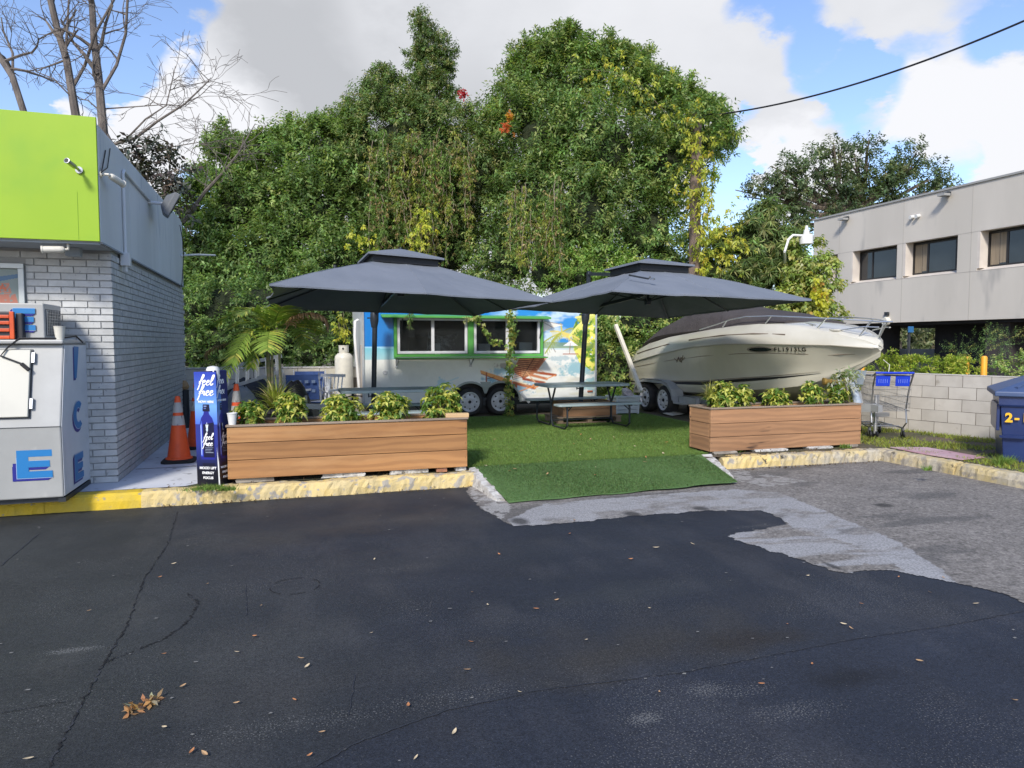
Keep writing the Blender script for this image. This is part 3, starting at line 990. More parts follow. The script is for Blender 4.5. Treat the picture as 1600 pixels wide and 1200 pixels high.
# door on the slanted front
dx = onY(47, 600, IY + .06).x - IX
b = MB(); A = [fr(dx - 1.4, .09, .004), fr(dx, .09, .004), fr(dx, .70, .004), fr(dx - 1.4, .70, .004)]
b.prism(A, nrm * .035)
door = obj('door', b, M('door_cream', (.49, .48, .42), .4, col2=(.44, .43, .38), scale=2), ice, bevel=.006)
b = MB(); A = [fr(dx - 1.4, .08, .001), fr(dx + .01, .08, .001), fr(dx + .01, .71, .001), fr(dx - 1.4, .71, .001)]; b.prism(A, nrm * .012); obj('gasket', b, m_dark, door)
for s in (.16, .58):
    b = MB(); b.prism([fr(dx + .004, s, .01), fr(dx + .034, s, .01), fr(dx + .034, s + .10, .01), fr(dx + .004, s + .10, .01)], nrm * .022); obj('hinge', b, m_metal, door, bevel=.004)
def letter_E(P, U, V, N, w, h, par, lab):
    """block E: shadow, outline, face stacked as thin sheets on the surface"""
    def sh(pts, m, d, nm):
        b = MB(); b.prism([P + U * (x * w) + V * (y * h) + N * d for x, y in pts], N * .0012); return obj(nm, b, m, par)
    t = .24
    e = [(0, 0), (1, 0), (1, t), (.33, t), (.33, .385), (.93, .385), (.93, .615), (.33, .615), (.33, 1 - t), (1, 1 - t), (1, 1), (0, 1)]
    a = sh([(x - .13 + (0 if 1 else 0), y - .10) for x, y in e] , m_navy, .002, 'letter_shadow')
    b = MB()
    for (x, y) in ((-.13, -.10),):
        pass
    for i in range(len(e)):
        x0, y0 = e[i]; x1, y1 = e[(i + 1) % len(e)]
        b.prism([P + U * (x * w) + V * (y * h) + N * (.0021 + .00003 * i) for x, y in ((x0, y0), (x1, y1), (x1 - .13, y1 - .10), (x0 - .13, y0 - .10))], N * .0008)
    for k_ in range(1, 7):
        d_ = k_ / 7; b.prism([P + U * ((x - .13 * d_) * w) + V * ((y - .10 * d_) * h) + N * (.0021 + .0003 * k_) for x, y in e], N * .0002)
    obj('letter_side', b, m_navy, par)
    sh([(.02 + x * 1.02 - .035, y * 1.04 - .02) for x, y in e], m_lw, .0045, 'letter_outline')
    sh(e, m_sky, .0065, 'letter_face')
p = onY(27, 748, IY - .01); p1 = onY(81, 702, IY - .01)
letter_E(Vector((p.x, IY - .006 - .0, p.z)), Vector((1, 0, 0)), Vector((0, 0, 1)), Vector((0, -1, 0)), p1.x - p.x, p1.z - p.z, ice, 'E')
sx = IX + .006
def sidep(px, py): return onX(px, py, sx)
a = sidep(117, 752); a2 = sidep(130, 704)
letter_E(Vector((sx, a.y, a.z)), Vector((0, 1, 0)), Vector((0, 0, 1)), Vector((1, 0, 0)), (a2.y - a.y) * .9, a2.z - a.z, ice, 'E')
# C
c0 = sidep(115, 673); c1 = sidep(129, 624)
def Cpts(o, i_, y0, z0, w, h):
    pts = []
    for k in range(15):
        an = R(48 + k * (264 / 14)); pts.append((y0 + w / 2 + w / 2 * o * math.cos(an), z0 + h / 2 + h / 2 * o * math.sin(an)))
    for k in range(15):
        an = R(312 - k * (264 / 14)); pts.append((y0 + w / 2 + w / 2 * i_ * math.cos(an), z0 + h / 2 + h / 2 * (i_ + .12) * math.sin(an)))
    return pts
for (o_, i_, mt, d, sh) in ((1.0, .36, m_navy, .0012, -.03), (1.03, .36, m_lw, .0026, 0), (.97, .42, m_sky, .004, 0)):
    pts = Cpts(o_, i_, c0.y, c0.z, c1.y - c0.y, c1.z - c0.z)
    b = MB()
    for k in range(14):
        q4 = [pts[k], pts[k + 1], pts[28 - k], pts[29 - k]]
        b.add([(sx + d, y + sh, z + sh) for y, z in q4], [(0, 1, 2, 3)])
    obj('letter_c', b, mt, ice)
i0 = sidep(116, 591); i1 = sidep(121, 542)
i0b = sidep(113.5, 541)
b = MB(); b.prism([(sx, i0.y - .03, i0.z - .02), (sx, i0.y + .05, i0.z - .02), (sx, i1.y + .01, i1.z - .01), (sx, i0b.y, i0b.z - .01)], (.001, 0, 0)); obj('letter_shadow', b, m_navy, ice)
b = MB(); b.prism([(sx + .002, i0.y, i0.z), (sx + .002, i0.y + .075, i0.z), (sx + .002, i1.y + .03, i1.z), (sx + .002, i0b.y + .03, i0b.z)], (.001, 0, 0)); obj('letter_face', b, m_sky, ice)
# cooling unit on top
ux = onY(69, 500, IY + .22).x; ut = onY(69, 474, IY + .22).z
b = MB(); b.box(ux - 1.0, ux, IY + .22, IY + .74, 1.627, ut)
unit = obj('cooling_unit', b, m_ice, ice, bevel=.01)
b = MB(); b.box(ux, ux + .004, IY + .27, IY + .70, 1.66, ut - .05); gr = obj('grille', b, m_dark, unit)
b = MB()
for k in range(9): b.box(ux + .004, ux + .010, IY + .275 + k * .05, IY + .288 + k * .05, 1.665, ut - .055)
for k in range(8): b.box(ux + .0105, ux + .013, IY + .27, IY + .70, 1.68 + k * .027, 1.684 + k * .027)
obj('grille_bars', b, m_metal, unit)
p = onY(22, 516, IY + .218); p1 = onY(55, 482, IY + .218)
letter_E(Vector((p.x, IY + .2135, p.z)), Vector((1, 0, 0)), Vector((0, 0, 1)), Vector((0, -1, 0)), p1.x - p.x, p1.z - p.z, unit, 'E')
# power cord
b = MB(); pts = [fr(-.38, .735, .03), (IX - .35, IY + .11, 1.635), (IX - .2, IY + .1, 1.64), (IX - .02, IY + .16, 1.64), (IX + .04, IY + .5, 1.65), (IX + .08, IY + .6, 1.60)]
pts = [fr(onY(38, 525, IY + .1).x - IX, .56, .05), fr(-.47, .64, .06), fr(-.42, .72, .05), (IX - .33, IY + .10, 1.637), (IX - .02, IY + .14, 1.637), (IX + .03, IY + .45, 1.66), (IX + .06, IY + .55, 1.60)]
b.tube(pts, .008, 8); tag(obj('power_cord', b, m_black, smooth=True), 'black power cord looped over the rim of the ice freezer', 'cord')
b = MB(); q = fr(onY(38, 525, IY + .1).x - IX, .54, .05); b.beam(q + Vector((-.02, 0, .03)), q + Vector((.04, 0, -.03)), .035, .03)
obj('plug', b, m_black, bpy.data.objects['power_cord'], bevel=.005)
# orange crate-like heater and its black back on the freezer
ob = onY(24, 487, IY + .16); obt = onY(24, 528, IY + .16)
t = thing('orange_heater', 'orange slatted box with black side standing on top of the ice freezer', 'box', (ob.x, IY + .16, 1.627))
m_or = M('orange_plastic', (.62, .09, .02), .45, col2=(.5, .07, .02), scale=8)
b = MB(); b.box(ob.x - .5, ob.x, IY + .135, IY + .155, 1.63, ob.z); b.box(ob.x + .0, ob.x + .055, IY + .15, IY + .30, 1.63, ob.z - .012)
obj('body', b, M('heater_black', (.03, .03, .035), .5), t, bevel=.01)
b = MB()
b.box(ob.x - .035, ob.x, IY + .11, IY + .134, 1.63, ob.z); zs = [1.63, 1.695, 1.76, 1.815]
for z in zs: b.box(ob.x - .5, ob.x - .036, IY + .112, IY + .134, z, z + .03)
obj('slat_frame', b, m_or, t, bevel=.005)
b = MB(); g2 = (IX - .028, IY + .16)
b.lathe([(.034, 0), (.047, .115), (.05, .117), (.05, .122), (.044, .122), (.03, .01)], (g2[0], g2[1], 1.626), 20)
tag(obj('paper_cup', b, m_cream, smooth=True), 'cream paper cup standing on the corner of the ice freezer', 'cup')

# ================================================================== TRAFFIC CONES
m_cone = M('cone_orange', (.80, .11, .025), .5, col2=(.70, .09, .025), scale=6, det=6, spots=(.45, .07, .03), sscale=18, slo=.66, shi=.75)
m_refl = M('reflective_sleeve', (.48, .47, .44), .5, col2=(.33, .32, .30), scale=12, det=6, spots=(.18, .17, .16), sscale=25, slo=.6, shi=.68, stretch=(1, 1, .3))
m_rub = M('black_rubber', (.018, .018, .018), .8, bump=.3)
def cone(label, loc, h=.72, rz=0, flip=1.0):
    t = thing('traffic_cone', label, 'cone', loc, group='orange traffic cones')
    x, y, z = loc
    b = MB(); T = Matrix.Translation(loc) @ Matrix.Rotation(rz, 4, 'Z'); w = .185
    def oct_(w, c, z): return [T @ Vector((a, d, z)) for a, d in ((-w + c, -w), (w - c, -w), (w, -w + c), (w, w - c), (w - c, w), (-w + c, w), (-w, w - c), (-w, -w + c))]
    b.loft([oct_(w, .05, .002), oct_(w, .05, .028), oct_(w - .02, .05, .042)]); obj('base', b, m_rub, t)
    def r(f): return .135 + (.028 - .135) * f ** .96
    def seg(f0, f1, extra, mat, nm):
        b = MB(); b.lathe([(r(f0) + extra, .04 + (h - .04) * f0), (r((f0 + f1) / 2) + extra, .04 + (h - .04) * (f0 + f1) / 2), (r(f1) + extra, .04 + (h - .04) * f1)], loc, 28)
        return obj(nm, b, mat, t, smooth=True)
    b = MB(); b.lathe([(.155, .036), (.150, .055)] + [(r(f), .04 + (h - .04) * f) for f in (.03, .2, .4, .6, .8, .96)] + [(.024, h - .004), (.018, h)], loc, 28)
    obj('cone_body', b, m_cone, t, smooth=True)
    seg(.54, .69, .0025, m_refl, 'reflective_band'); seg(.74, .90, .0025, m_refl, 'reflective_band')
    return t
g = G(275, 724, .154); cone('orange cone nearest the brick wall corner, in front of another cone', (g.x + .02, g.y + .12, .154), .80)
g = G(300, 702, .154); cone('orange cone standing just behind the front cone, half hidden by the blue display', (g.x + .06, g.y + .1, .154), .92, .3)
g = at(370, 640, 8.95); cone('orange cone behind the left planter, right of the blue display', (g.x, g.y, .15), .93, .1)

# ================================================================== BLUE BOTTLE DISPLAY
A0 = G(309, 758, .155); B0 = G(343, 759, .155); A1 = at(303, 581, A0.y * math.cos(TH) + A0.x * math.sin(TH)); B1 = at(333, 579, B0.y * math.cos(TH) + B0.x * math.sin(TH) + .03)
C0 = G(354, 751, .155); C0.x = B0.x + .10; C0.y = B0.y + .17; C1 = Vector((B1.x + .115, B1.y + .17, B1.z - .005))
D0 = A0 + (C0 - B0); D1 = A1 + (C1 - B1)
t = thing('bottle_display', 'tall dark blue cardboard display column printed with a bottle, left of planter', 'display', A0)
m_card = M('display_card', srgb(28, 35, 95), .35)
ins = .003
b = MB(); cc = (A0 + C0) / 2; cc1 = (A1 + C1) / 2
b.loft([[p.lerp(cc, .02) for p in (A0, B0, C0, D0)], [p.lerp(cc1, .02) for p in (A1, B1, C1, D1)]]); obj('card_body', b, m_card, t)
m_pr = M('display_print', (.2, .2, .5), .3, attr='Col', coat=.3)
def bottle_print(O, U, V, shade=1.0):
    c = Canvas(O, U, V, 110, 320)
    x, y = c.x, 1 - c.y           # y down 0..1
    top = np.array(srgb(38, 62, 165)); mid = np.array(srgb(110, 160, 225)); low = np.array(srgb(40, 52, 130)); bot = np.array(srgb(14, 16, 30))
    ys = y[..., None]
    col = np.where(ys < .30, top + (mid - top) * (np.clip(ys, 0, .30) / .30) ** 1.6, np.where(ys < .46, mid + (np.array(srgb(70, 105, 200)) - mid) * (ys - .3) / .16, low))
    col = np.where(ys > .46, low + (bot - low) * np.clip((ys - .62) / .25, 0, 1), col)
    c.c = col
    c.y = y
    # bottle: cap, neck, shoulders, body
    c.poly([(.36, .285), (.66, .285), (.68, .345), (.34, .345)], srgb(16, 20, 50))
    c.line(.40, .300, .52, .300, .010, srgb(120, 140, 190)); c.line(.40, .320, .50, .320, .008, srgb(90, 110, 170))
    pts = [(.40, .345), (.62, .345), (.64, .37), (.78, .405), (.86, .46), (.88, .74), (.84, .77), (.24, .77), (.20, .74), (.20, .46), (.26, .405), (.38, .37)]
    c.poly(pts, srgb(32, 38, 130))
    c.poly([(.22, .47), (.30, .42), (.30, .74), (.22, .74)], srgb(70, 100, 210), .8)
    c.poly([(.235, .47), (.262, .45), (.262, .73), (.235, .73)], srgb(200, 215, 245), .8)
    c.poly([(.34, .46), (.84, .44), (.84, .75), (.34, .75)], srgb(12, 13, 34), .9)
    c.poly([(.26, .80), (.84, .80), (.80, .86), (.30, .86)], srgb(8, 8, 14), .6)
    # plant emblem
    for dx, dy in ((0, -.035), (-.05, -.018), (.05, -.018), (-.035, 0), (.035, 0)):
        c.line(.52, .485, .52 + dx, .485 + dy, .018, srgb(220, 230, 240))
    c.ell(.52, .505, .045, .020, srgb(190, 205, 215))
    for k in range(4):
        c.line(.40 + .02 * (k % 2), .665 + .014 * k, .78 - .05 * (k % 3), .665 + .014 * k, .004, srgb(150, 160, 180), .8)
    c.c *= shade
    return c.build('printed_face', m_pr, t)
nA = Vector((-(B0 - A0).y, (B0 - A0).x, 0)).normalized() * -.004
if nA.y > 0: nA = -nA
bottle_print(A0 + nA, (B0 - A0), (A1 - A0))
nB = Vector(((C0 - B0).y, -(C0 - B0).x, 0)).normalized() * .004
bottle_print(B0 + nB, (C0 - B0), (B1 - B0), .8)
b = MB(); b.beam(B0 + (nA + nB) * 1.0, B1 + (nA + nB) * 1.0, .012, .012); obj('edge_strip', b, m_white, t)
b = MB(); b.lathe([(0.065, -.1), (.065, .01), (.05, .035), (0, .045)], (B1.x - .01, B1.y + .09, B1.z), 20); obj('top_cap', b, m_white, t, smooth=True)
m_let = M('white_lettering', (.85, .85, .85), .4)
GLY = {'e': ([[(0, .45), (.35, .5), (.62, .78), (.45, 1), (.2, .85), (.1, .4), (.25, .05), (.5, 0), (.92, .35)]], .85),
       'l': ([[(0, .3), (.45, 1.1), (.62, 1.8), (.48, 2.1), (.28, 1.8), (.16, .9), (.22, .15), (.42, 0), (.72, .35)]], .66),
       'f': ([[(0, .3), (.45, 1.1), (.75, 1.8), (.62, 2.15), (.42, 1.9), (.28, 1.0), (.16, 0), (.02, -.7), (-.12, -1.0)], [(-.12, .72), (.62, .86)]], .62),
       'r': ([[(0, .3), (.22, .95), (.26, .72), (.52, .85), (.46, .4), (.56, .02), (.88, .35)]], .78)}
def script(word, O, U, V, N, s, r):
    """O = left end of the baseline"""
    x = 0; b = MB()
    for ch in word:
        st_, adv = GLY[ch]
        for pl in st_:
            P = []
            for i in range(len(pl) - 1):
                for k in range(4):
                    q0 = pl[max(i - 1, 0)]; q1 = pl[i]; q2 = pl[i + 1]; q3 = pl[min(i + 2, len(pl) - 1)]; tt = k / 4
                    P.append(tuple(.5 * (2 * q1[j] + (q2[j] - q0[j]) * tt + (2 * q0[j] - 5 * q1[j] + 4 * q2[j] - q3[j]) * tt * tt + (-q0[j] + 3 * q1[j] - 3 * q2[j] + q3[j]) * tt ** 3) for j in (0, 1)))
            P.append(pl[-1])
            W3 = [O + U * ((x + a + .25 * c) * s) + V * (c * s) for a, c in P]
            # flat ribbon
            vs = []; 
            for i, w in enumerate(W3):
                d = (W3[min(i + 1, len(W3) - 1)] - W3[max(i - 1, 0)]).normalized(); q = N.cross(d).normalized() * r * (1.25 if abs(d.dot(V)) > .6 else .75)
                vs += [w + q, w - q]
            b.add(vs, [(2 * i, 2 * i + 1, 2 * i + 3, 2 * i + 2) for i in range(len(W3) - 1)])
        x += adv
    return obj('lettering', b, m_let, t, fix=False)
def face(O, U, V, N, sh):
    def P(u, v): return O + U * u + V * (1 - v) + N * .0035
    Un = U.normalized(); Vn = V.normalized(); w = U.length
    script('feel', P(.22, .115), Un, Vn, N, w * .21, w * .021); script('free', P(.20, .205), Un, Vn, N, w * .21, w * .021)
    script('feel', P(.36, .592), Un, Vn, N, w * .135, w * .013); script('free', P(.34, .648), Un, Vn, N, w * .135, w * .013)
    rot = Matrix((Un, (Vn - Un * Vn.dot(Un)).normalized(), Un.cross(Vn).normalized())).transposed().to_euler()
    for tx, v, sz in (('NOW HERE', .262, .135), ('MOOD LIFT', .845, .145), ('ENERGY', .888, .145), ('FOCUS', .932, .145)):
        text(tx, w * sz, m_let, P(.52, v), rot, t, bold=w * .004)
face(A0 + nA, (B0 - A0), (A1 - A0), nA.normalized(), 1)
face(B0 + nB, (C0 - B0), (B1 - B0), nB.normalized(), 1)

# ================================================================== PLANTERS
m_wood = M('stained_pine', (.41, .205, .078), .72, col2=(.29, .138, .050), scale=1.5, det=7, stretch=(.30, 1.2, 1.6), bump=.5, bscale=30, bdist=.003, rand=.13,
           wave=('Z', 2.6, 9.0, (.17, .075, .03), .9, .34), spots=(.13, .06, .03), sscale=3.2, slo=.66, shi=.72, spots2=(.44, .25, .11), s2scale=1.3, s2lo=.5, s2hi=.8)
m_woodr = M('stained_pine_grey', (.43, .235, .12), .8, col2=(.32, .17, .085), scale=1.6, det=7, stretch=(.30, 1.2, 1.6), bump=.5, bscale=30, bdist=.003, rand=.13,
            wave=('Z', 3.0, 10.0, (.20, .11, .06), .9, .40), spots=(.09, .05, .03), sscale=3.0, slo=.66, shi=.71)
m_trim = M('weathered_trim', (.30, .23, .17), .85, col2=(.22, .17, .13), scale=2, stretch=(.4, 4, 4), bump=.4, bscale=30)
m_soil = M('potting_soil', (.035, .025, .018), .95, bump=1, bscale=50, bdist=.02)
def planter(label, x0, x1, y0, y1, z0, z1, wood, boards, t0=.0):
    t = thing('wooden_planter', label, 'planter', ((x0 + x1) / 2, (y0 + y1) / 2, z0), group='long wooden planters along the kerb')
    z = z0
    th = .036
    for i, h in enumerate(boards):
        hh = h * (z1 - z0)
        for (a, b_, c, d) in ((x0, x1, y0, y0 + th), (x0, x1, y1 - th, y1), (x0, x0 + th, y0 + th + .002, y1 - th - .002), (x1 - th, x1, y0 + th + .002, y1 - th - .002)):
            m_ = MB(); j = random.uniform(-.003, .003)
            L, Dp = b_ - a, d - c
            m_.box(-L / 2, L / 2, -Dp / 2, Dp / 2, 0, hh - .006)
            if Dp > L:      # side boards: keep the grain along the board
                m_ = MB(); m_.box(-Dp / 2, Dp / 2, -L / 2, L / 2, 0, hh - .006)
            o = obj('plank', m_, wood, None, bevel=.004)
            o.location = ((a + b_) / 2, (c + d) / 2 + j, z)
            if Dp > L: o.rotation_euler = (0, 0, R(90))
            C.objects.unlink(o); link(o, t)
        z += hh
    m_ = MB()
    m_.box(x0 - .012, x1 + .012, y0 - .012, y0 + th + .006, z1 - .002, z1 + .018); m_.box(x0 - .012, x1 + .012, y1 - th - .006, y1 + .012, z1 - .002, z1 + .018)
    m_.box(x0 - .012, x0 + th, y0 + th + .008, y1 - th - .008, z1 - .002, z1 + .017); m_.box(x1 - th, x1 + .012, y0 + th + .008, y1 - th - .008, z1 - .002, z1 + .017)
    obj('rim', m_, m_trim, t, bevel=.003)
    m_ = MB(); m_.box(x0 + th + .002, x1 - th - .002, y0 + th + .002, y1 - th - .002, z0 + .03, z1 - .09); obj('soil', m_, m_soil, t)
    m_ = MB()
    for zc in boards[:0]: pass
    for x in (x0 + .02, x1 - .02):
        for k in range(3): m_.cyl((x, y0 - .002, z0 + (z1 - z0) * (.2 + .3 * k)), (x, y0 + .002, z0 + (z1 - z0) * (.2 + .3 * k)), .004, n=6)
    obj('screws', m_, m_dark, t, kind='stuff')
    return t
LPX0, LPX1, LPY0, LPY1, LPZ0, LPZ1 = -.605, 1.905, 7.715, 8.33, .205, .742
lp = planter('long orange-brown wooden planter on the kerb left of the turf ramp', LPX0, LPX1, LPY0, LPY1, LPZ0, LPZ1, m_wood, (.36, .33, .31))
RPX0, RPX1, RPY0, RPY1, RPZ0, RPZ1 = 5.19, 7.60, 7.93, 8.44, .185, .738
rp = planter('paler knotty wooden planter on the kerb right of the turf ramp', RPX0, RPX1, RPY0, RPY1, RPZ0, RPZ1, m_woodr, (.34, .32, .34))
# rubble that carries the planters
m_rubw = M('rubble_wood', (.20, .17, .14), .9, col2=(.30, .27, .23), scale=6, bump=.6, bscale=50)
m_rubb = M('rubble_brick', (.36, .16, .08), .9, col2=(.28, .13, .08), scale=9, bump=.6, bscale=60)
for i, (x, y, l, w, h, mt, lab) in enumerate(((-.35, 7.80, .38, .10, .05, m_rubw, 'flat timber offcut under the left end of the orange-brown planter'),
        (.55, 7.79, .45, .09, .05, m_whitec, 'pale mortar slab under the middle of the orange-brown planter'), (1.25, 7.79, .42, .10, .05, m_whitec, 'pale broken slab right of centre under the orange-brown planter'),
        (1.62, 7.78, .12, .09, .05, m_rubb, 'orange broken brick under the right end of the orange-brown planter'), (1.84, 7.80, .12, .1, .045, m_whitec, 'white mortar lump at the right corner of the orange-brown planter'),
        (5.4, 7.95, .34, .12, .032, m_rubw, 'brown timber offcut under the left end of the paler planter'), (6.1, 7.95, .5, .12, .032, m_whitec, 'pale slab under the middle of the paler planter'),
        (6.9, 7.95, .4, .12, .032, m_whitec, 'pale slab right of centre under the paler planter'), (7.42, 7.95, .22, .12, .032, m_rubw, 'brown timber offcut under the right end of the paler planter'))):
    m_ = MB(); T = Matrix.Translation((x, y, .155)) @ Matrix.Rotation(random.uniform(-.08, .08), 4, 'Z')
    ringz = lambda z, s: [T @ Vector((a * l / 2 * s * random.uniform(.92, 1.05), c * w / 2 * s * random.uniform(.9, 1.08), z)) for a, c in ((-1, -1), (0, -1), (1, -1), (1, 0), (1, 1), (0, 1), (-1, 1), (-1, 0))]
    m_.loft([ringz(0, 1), ringz(h * .6, 1), ringz(h, .93)])
    tag(obj('rubble_block', m_, mt), lab, 'rubble', 'blocks propping up the wooden planters')
b = MB(); T = Matrix.Translation((LPX1 - .10, LPY0 + .07, LPZ1 + .018)) @ Matrix.Rotation(R(-8), 4, 'Z'); b.box(-.13, .13, -.05, .05, 0, .045, T)
tag(obj('timber_offcut', b, M('pale_timber', (.55, .38, .20), .8, col2=(.45, .30, .16), scale=3, stretch=(.5, 4, 4)), bevel=.003), 'short pale timber offcut lying on the right corner of the left planter', 'board')
b = MB(); b.lathe([(.035, 0), (.048, .11), (.052, .112), (.052, .12), (.045, .12), (.032, .008)], (LPX0 + .05, LPY0 + .05, LPZ1 + .018), 24)
tag(obj('foam_cup', b, m_white, smooth=True), 'white foam cup standing on the left corner of the planter', 'cup')
# ================================================================== FOLIAGE TOOLS
m_leaf = M('leaf', (.1, .2, .05), .42, attr='Col', trans=.5, spec=.4)
m_leafg = M('glossy_leaf', (.1, .2, .05), .30, attr='Col', trans=.25, spec=.5)
m_bark = M('bark', (.16, .13, .10), .9, col2=(.09, .075, .06), scale=9, det=6, stretch=(1, 1, .3), bump=.9, bscale=30, bdist=.02)
m_stem = M('green_stem', (.10, .11, .05), .7, col2=(.14, .10, .06), scale=8)


def norm(a): return a / np.maximum(np.linalg.norm(a, axis=-1, keepdims=True), 1e-9)


def leaves_np(base, axis, n, tw, ll, lw, mode='twig', droop=.25, spread=1.0, rg=rng, up=.5):
    """base (N,3) twig roots, axis (N,3); returns V,F,leafindex: n folded leaves on every twig"""
    N = len(base)
    k = np.arange(n)
    t = (k + .5) / n if mode == 'twig' else np.zeros(n)
    ph = rg.random((N, 1)) * 6.28 + k[None] * 2.4 + rg.normal(0, .35, (N, n))
    ref = np.where(np.abs(axis[:, 2:3]) < .9, np.array([[0, 0, 1.]]), np.array([[1., 0, 0]]))
    x = norm(np.cross(axis, ref)); y = np.cross(axis, x)
    rad = np.cos(ph)[..., None] * x[:, None] + np.sin(ph)[..., None] * y[:, None]
    along = (.55 + rg.normal(0, .25, (N, n)))[..., None] if mode == 'twig' else (.25 + rg.normal(0, .2, (N, n)))[..., None]
    d = norm(axis[:, None] * along + rad * spread + rg.normal(0, .22, (N, n, 3)) + np.array([0, 0, -droop]))
    root = base[:, None] + axis[:, None] * (tw * t)[None, :, None]
    L = ll * rg.uniform(.65, 1.2, (N, n))[..., None]; Wd = lw * rg.uniform(.75, 1.15, (N, n))[..., None]
    nr = norm(np.array([0, 0, 1.]) * up + axis[:, None] * .5 + rg.normal(0, .30, (N, n, 3)))
    side = norm(np.cross(d, nr)); nn = np.cross(side, d)
    mid = root + d * L * .45
    tip = root + d * L - np.array([0, 0, 1.]) * L * droop * .4
    l = mid + side * Wd / 2 + nn * Wd * .16; r = mid - side * Wd / 2 + nn * Wd * .16
    V = np.stack([root, l, tip, r], 2).reshape(-1, 3)
    F = np.arange(N * n * 4).reshape(-1, 4)
    return V, F, np.repeat(np.arange(N), n)


def leafmesh(name, parts, mat, parent=None, kind=None, label=None):
    """parts: list of (V, F, colours per leaf (M,3))"""
    V = np.concatenate([p[0] for p in parts]); off = 0; Fs = []; Cs = []
    for v, f, c in parts:
        Fs.append(f + off); off += len(v); Cs.append(np.repeat(c, 4, 0))
    me = npmesh(name, V, np.concatenate(Fs), np.concatenate(Cs)); me.materials.append(mat)
    o = bpy.data.objects.new(name, me); link(o, parent)
    if kind: o['kind'] = kind
    if label: o['label'] = label
    return o


FOL = 2.6


def leafcols(idx, base, alt, p_alt, rg, tv=.18, lv=.14, clump=None, cool=0.):
    """idx twig index per leaf; every twig has its own tone"""
    N = idx.max() + 1
    tw = 1 + rg.normal(0, tv, N)
    if clump is not None: tw = tw * clump
    tw = np.clip(tw, .4, 1.9) * FOL
    isalt = rg.random(N) < p_alt
    c = np.where(isalt[idx][:, None], np.asarray(alt)[None], np.asarray(base)[None]) * tw[idx][:, None]
    if cool: c = c * (1 - cool) + c.mean(1, keepdims=True) * np.array([1.0, 1.15, .72]) * cool
    c = c * (1 + rg.normal(0, lv, (len(idx), 1))) * (1 + rg.normal(0, .06, (len(idx), 3)))
    return np.clip(c, .004, .6)


TOCAM = np.array([-math.sin(TH), -math.cos(TH), 0])


def crown(blobs, per_m2, twigs, cl_r, n, tw, ll, lw, base, alt, p_alt, seed, depth=.30, droop=.25, mode='twig', updir=.55, backkeep=.45, spread=1.0, clv=.22, ymin=None, clsq=(1, 1, .8), cool=.34):
    """blobs: (centre, (rx, ry, rz)); leaf clumps on and a little inside their surfaces"""
    rg = np.random.default_rng(seed)
    cents = []; outw = []
    for i, (c, r) in enumerate(blobs):
        c = np.array(c); r = np.array(r)
        area = 4 * math.pi * ((r[0] * r[1]) ** 1.6 / 3 + (r[0] * r[2]) ** 1.6 / 3 + (r[1] * r[2]) ** 1.6 / 3) ** (1 / 1.6)
        m = max(6, int(area * per_m2))
        d = norm(rg.normal(0, 1, (m, 3)))
        back = (d @ TOCAM) < -.25
        d = d[~(back & (rg.random(m) > backkeep))]
        m = len(d)
        rr = 1 - depth * rg.random(m) ** 1.5 + .14 * rg.normal(0, 1, m)
        p = c + d * r * rr[:, None]
        ok = np.ones(m, bool)
        for j, (c2, r2) in enumerate(blobs):
            if j != i:
                q = np.linalg.norm((p - np.array(c2)) / np.array(r2), axis=1)
                ok &= q > .62
        ok &= p[:, 2] > .2
        if ymin is not None: ok &= p[:, 1] > ymin
        cents.append(p[ok]); outw.append(norm(d / r)[ok])
    P = np.concatenate(cents); O = np.concatenate(outw)
    K = len(P)
    tone = np.clip(1 + rg.normal(0, clv, K), .5, 1.6)
    sz = cl_r * rg.uniform(.55, 1.35, K)
    di = norm(rg.normal(0, 1, (K, twigs, 3)) + O[:, None] * .55)
    base_p = P[:, None] + di * (sz[:, None, None] * (rg.random((K, twigs, 1)) ** .6)) * np.array(clsq)
    ax = norm(di * .8 + O[:, None] * .6 + np.array([0, 0, updir]) + rg.normal(0, .35, (K, twigs, 3)))
    B = base_p.reshape(-1, 3); A = ax.reshape(-1, 3)
    keep = B[:, 2] > .18
    if ymin is not None: keep &= B[:, 1] > ymin
    T = np.repeat(tone, twigs)[keep]; B = B[keep]; A = A[keep]
    V, F, idx = leaves_np(B, A, n, tw, ll, lw, mode, droop, spread, rg)
    return V, F, leafcols(idx, base, alt, p_alt, rg, clump=T, cool=cool)


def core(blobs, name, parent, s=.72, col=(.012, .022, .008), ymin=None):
    """solid dark lumps inside the crown; inner shade is put into their colour"""
    mm = M('shaded_foliage_core', (.020, .032, .012), .95, col2=(.035, .045, .018), scale=3, det=8, bump=1, bscale=12, bdist=.15)
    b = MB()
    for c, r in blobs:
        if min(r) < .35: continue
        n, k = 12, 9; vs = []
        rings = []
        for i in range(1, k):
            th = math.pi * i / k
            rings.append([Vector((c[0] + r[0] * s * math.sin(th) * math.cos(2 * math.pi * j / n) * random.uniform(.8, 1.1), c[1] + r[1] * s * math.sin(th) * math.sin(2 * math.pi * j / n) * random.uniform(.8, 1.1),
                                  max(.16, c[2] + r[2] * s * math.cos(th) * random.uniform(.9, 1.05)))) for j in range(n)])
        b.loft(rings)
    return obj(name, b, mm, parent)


def PB(px, py, r, D, ry=None, rz=1.0):
    """blob centred where pixel (px,py) sits at depth D, radius r pixels"""
    c = at(px, py, D); rr = r * D / FPX
    return (tuple(c), (rr, (ry if ry else rr * .8), rr * rz))


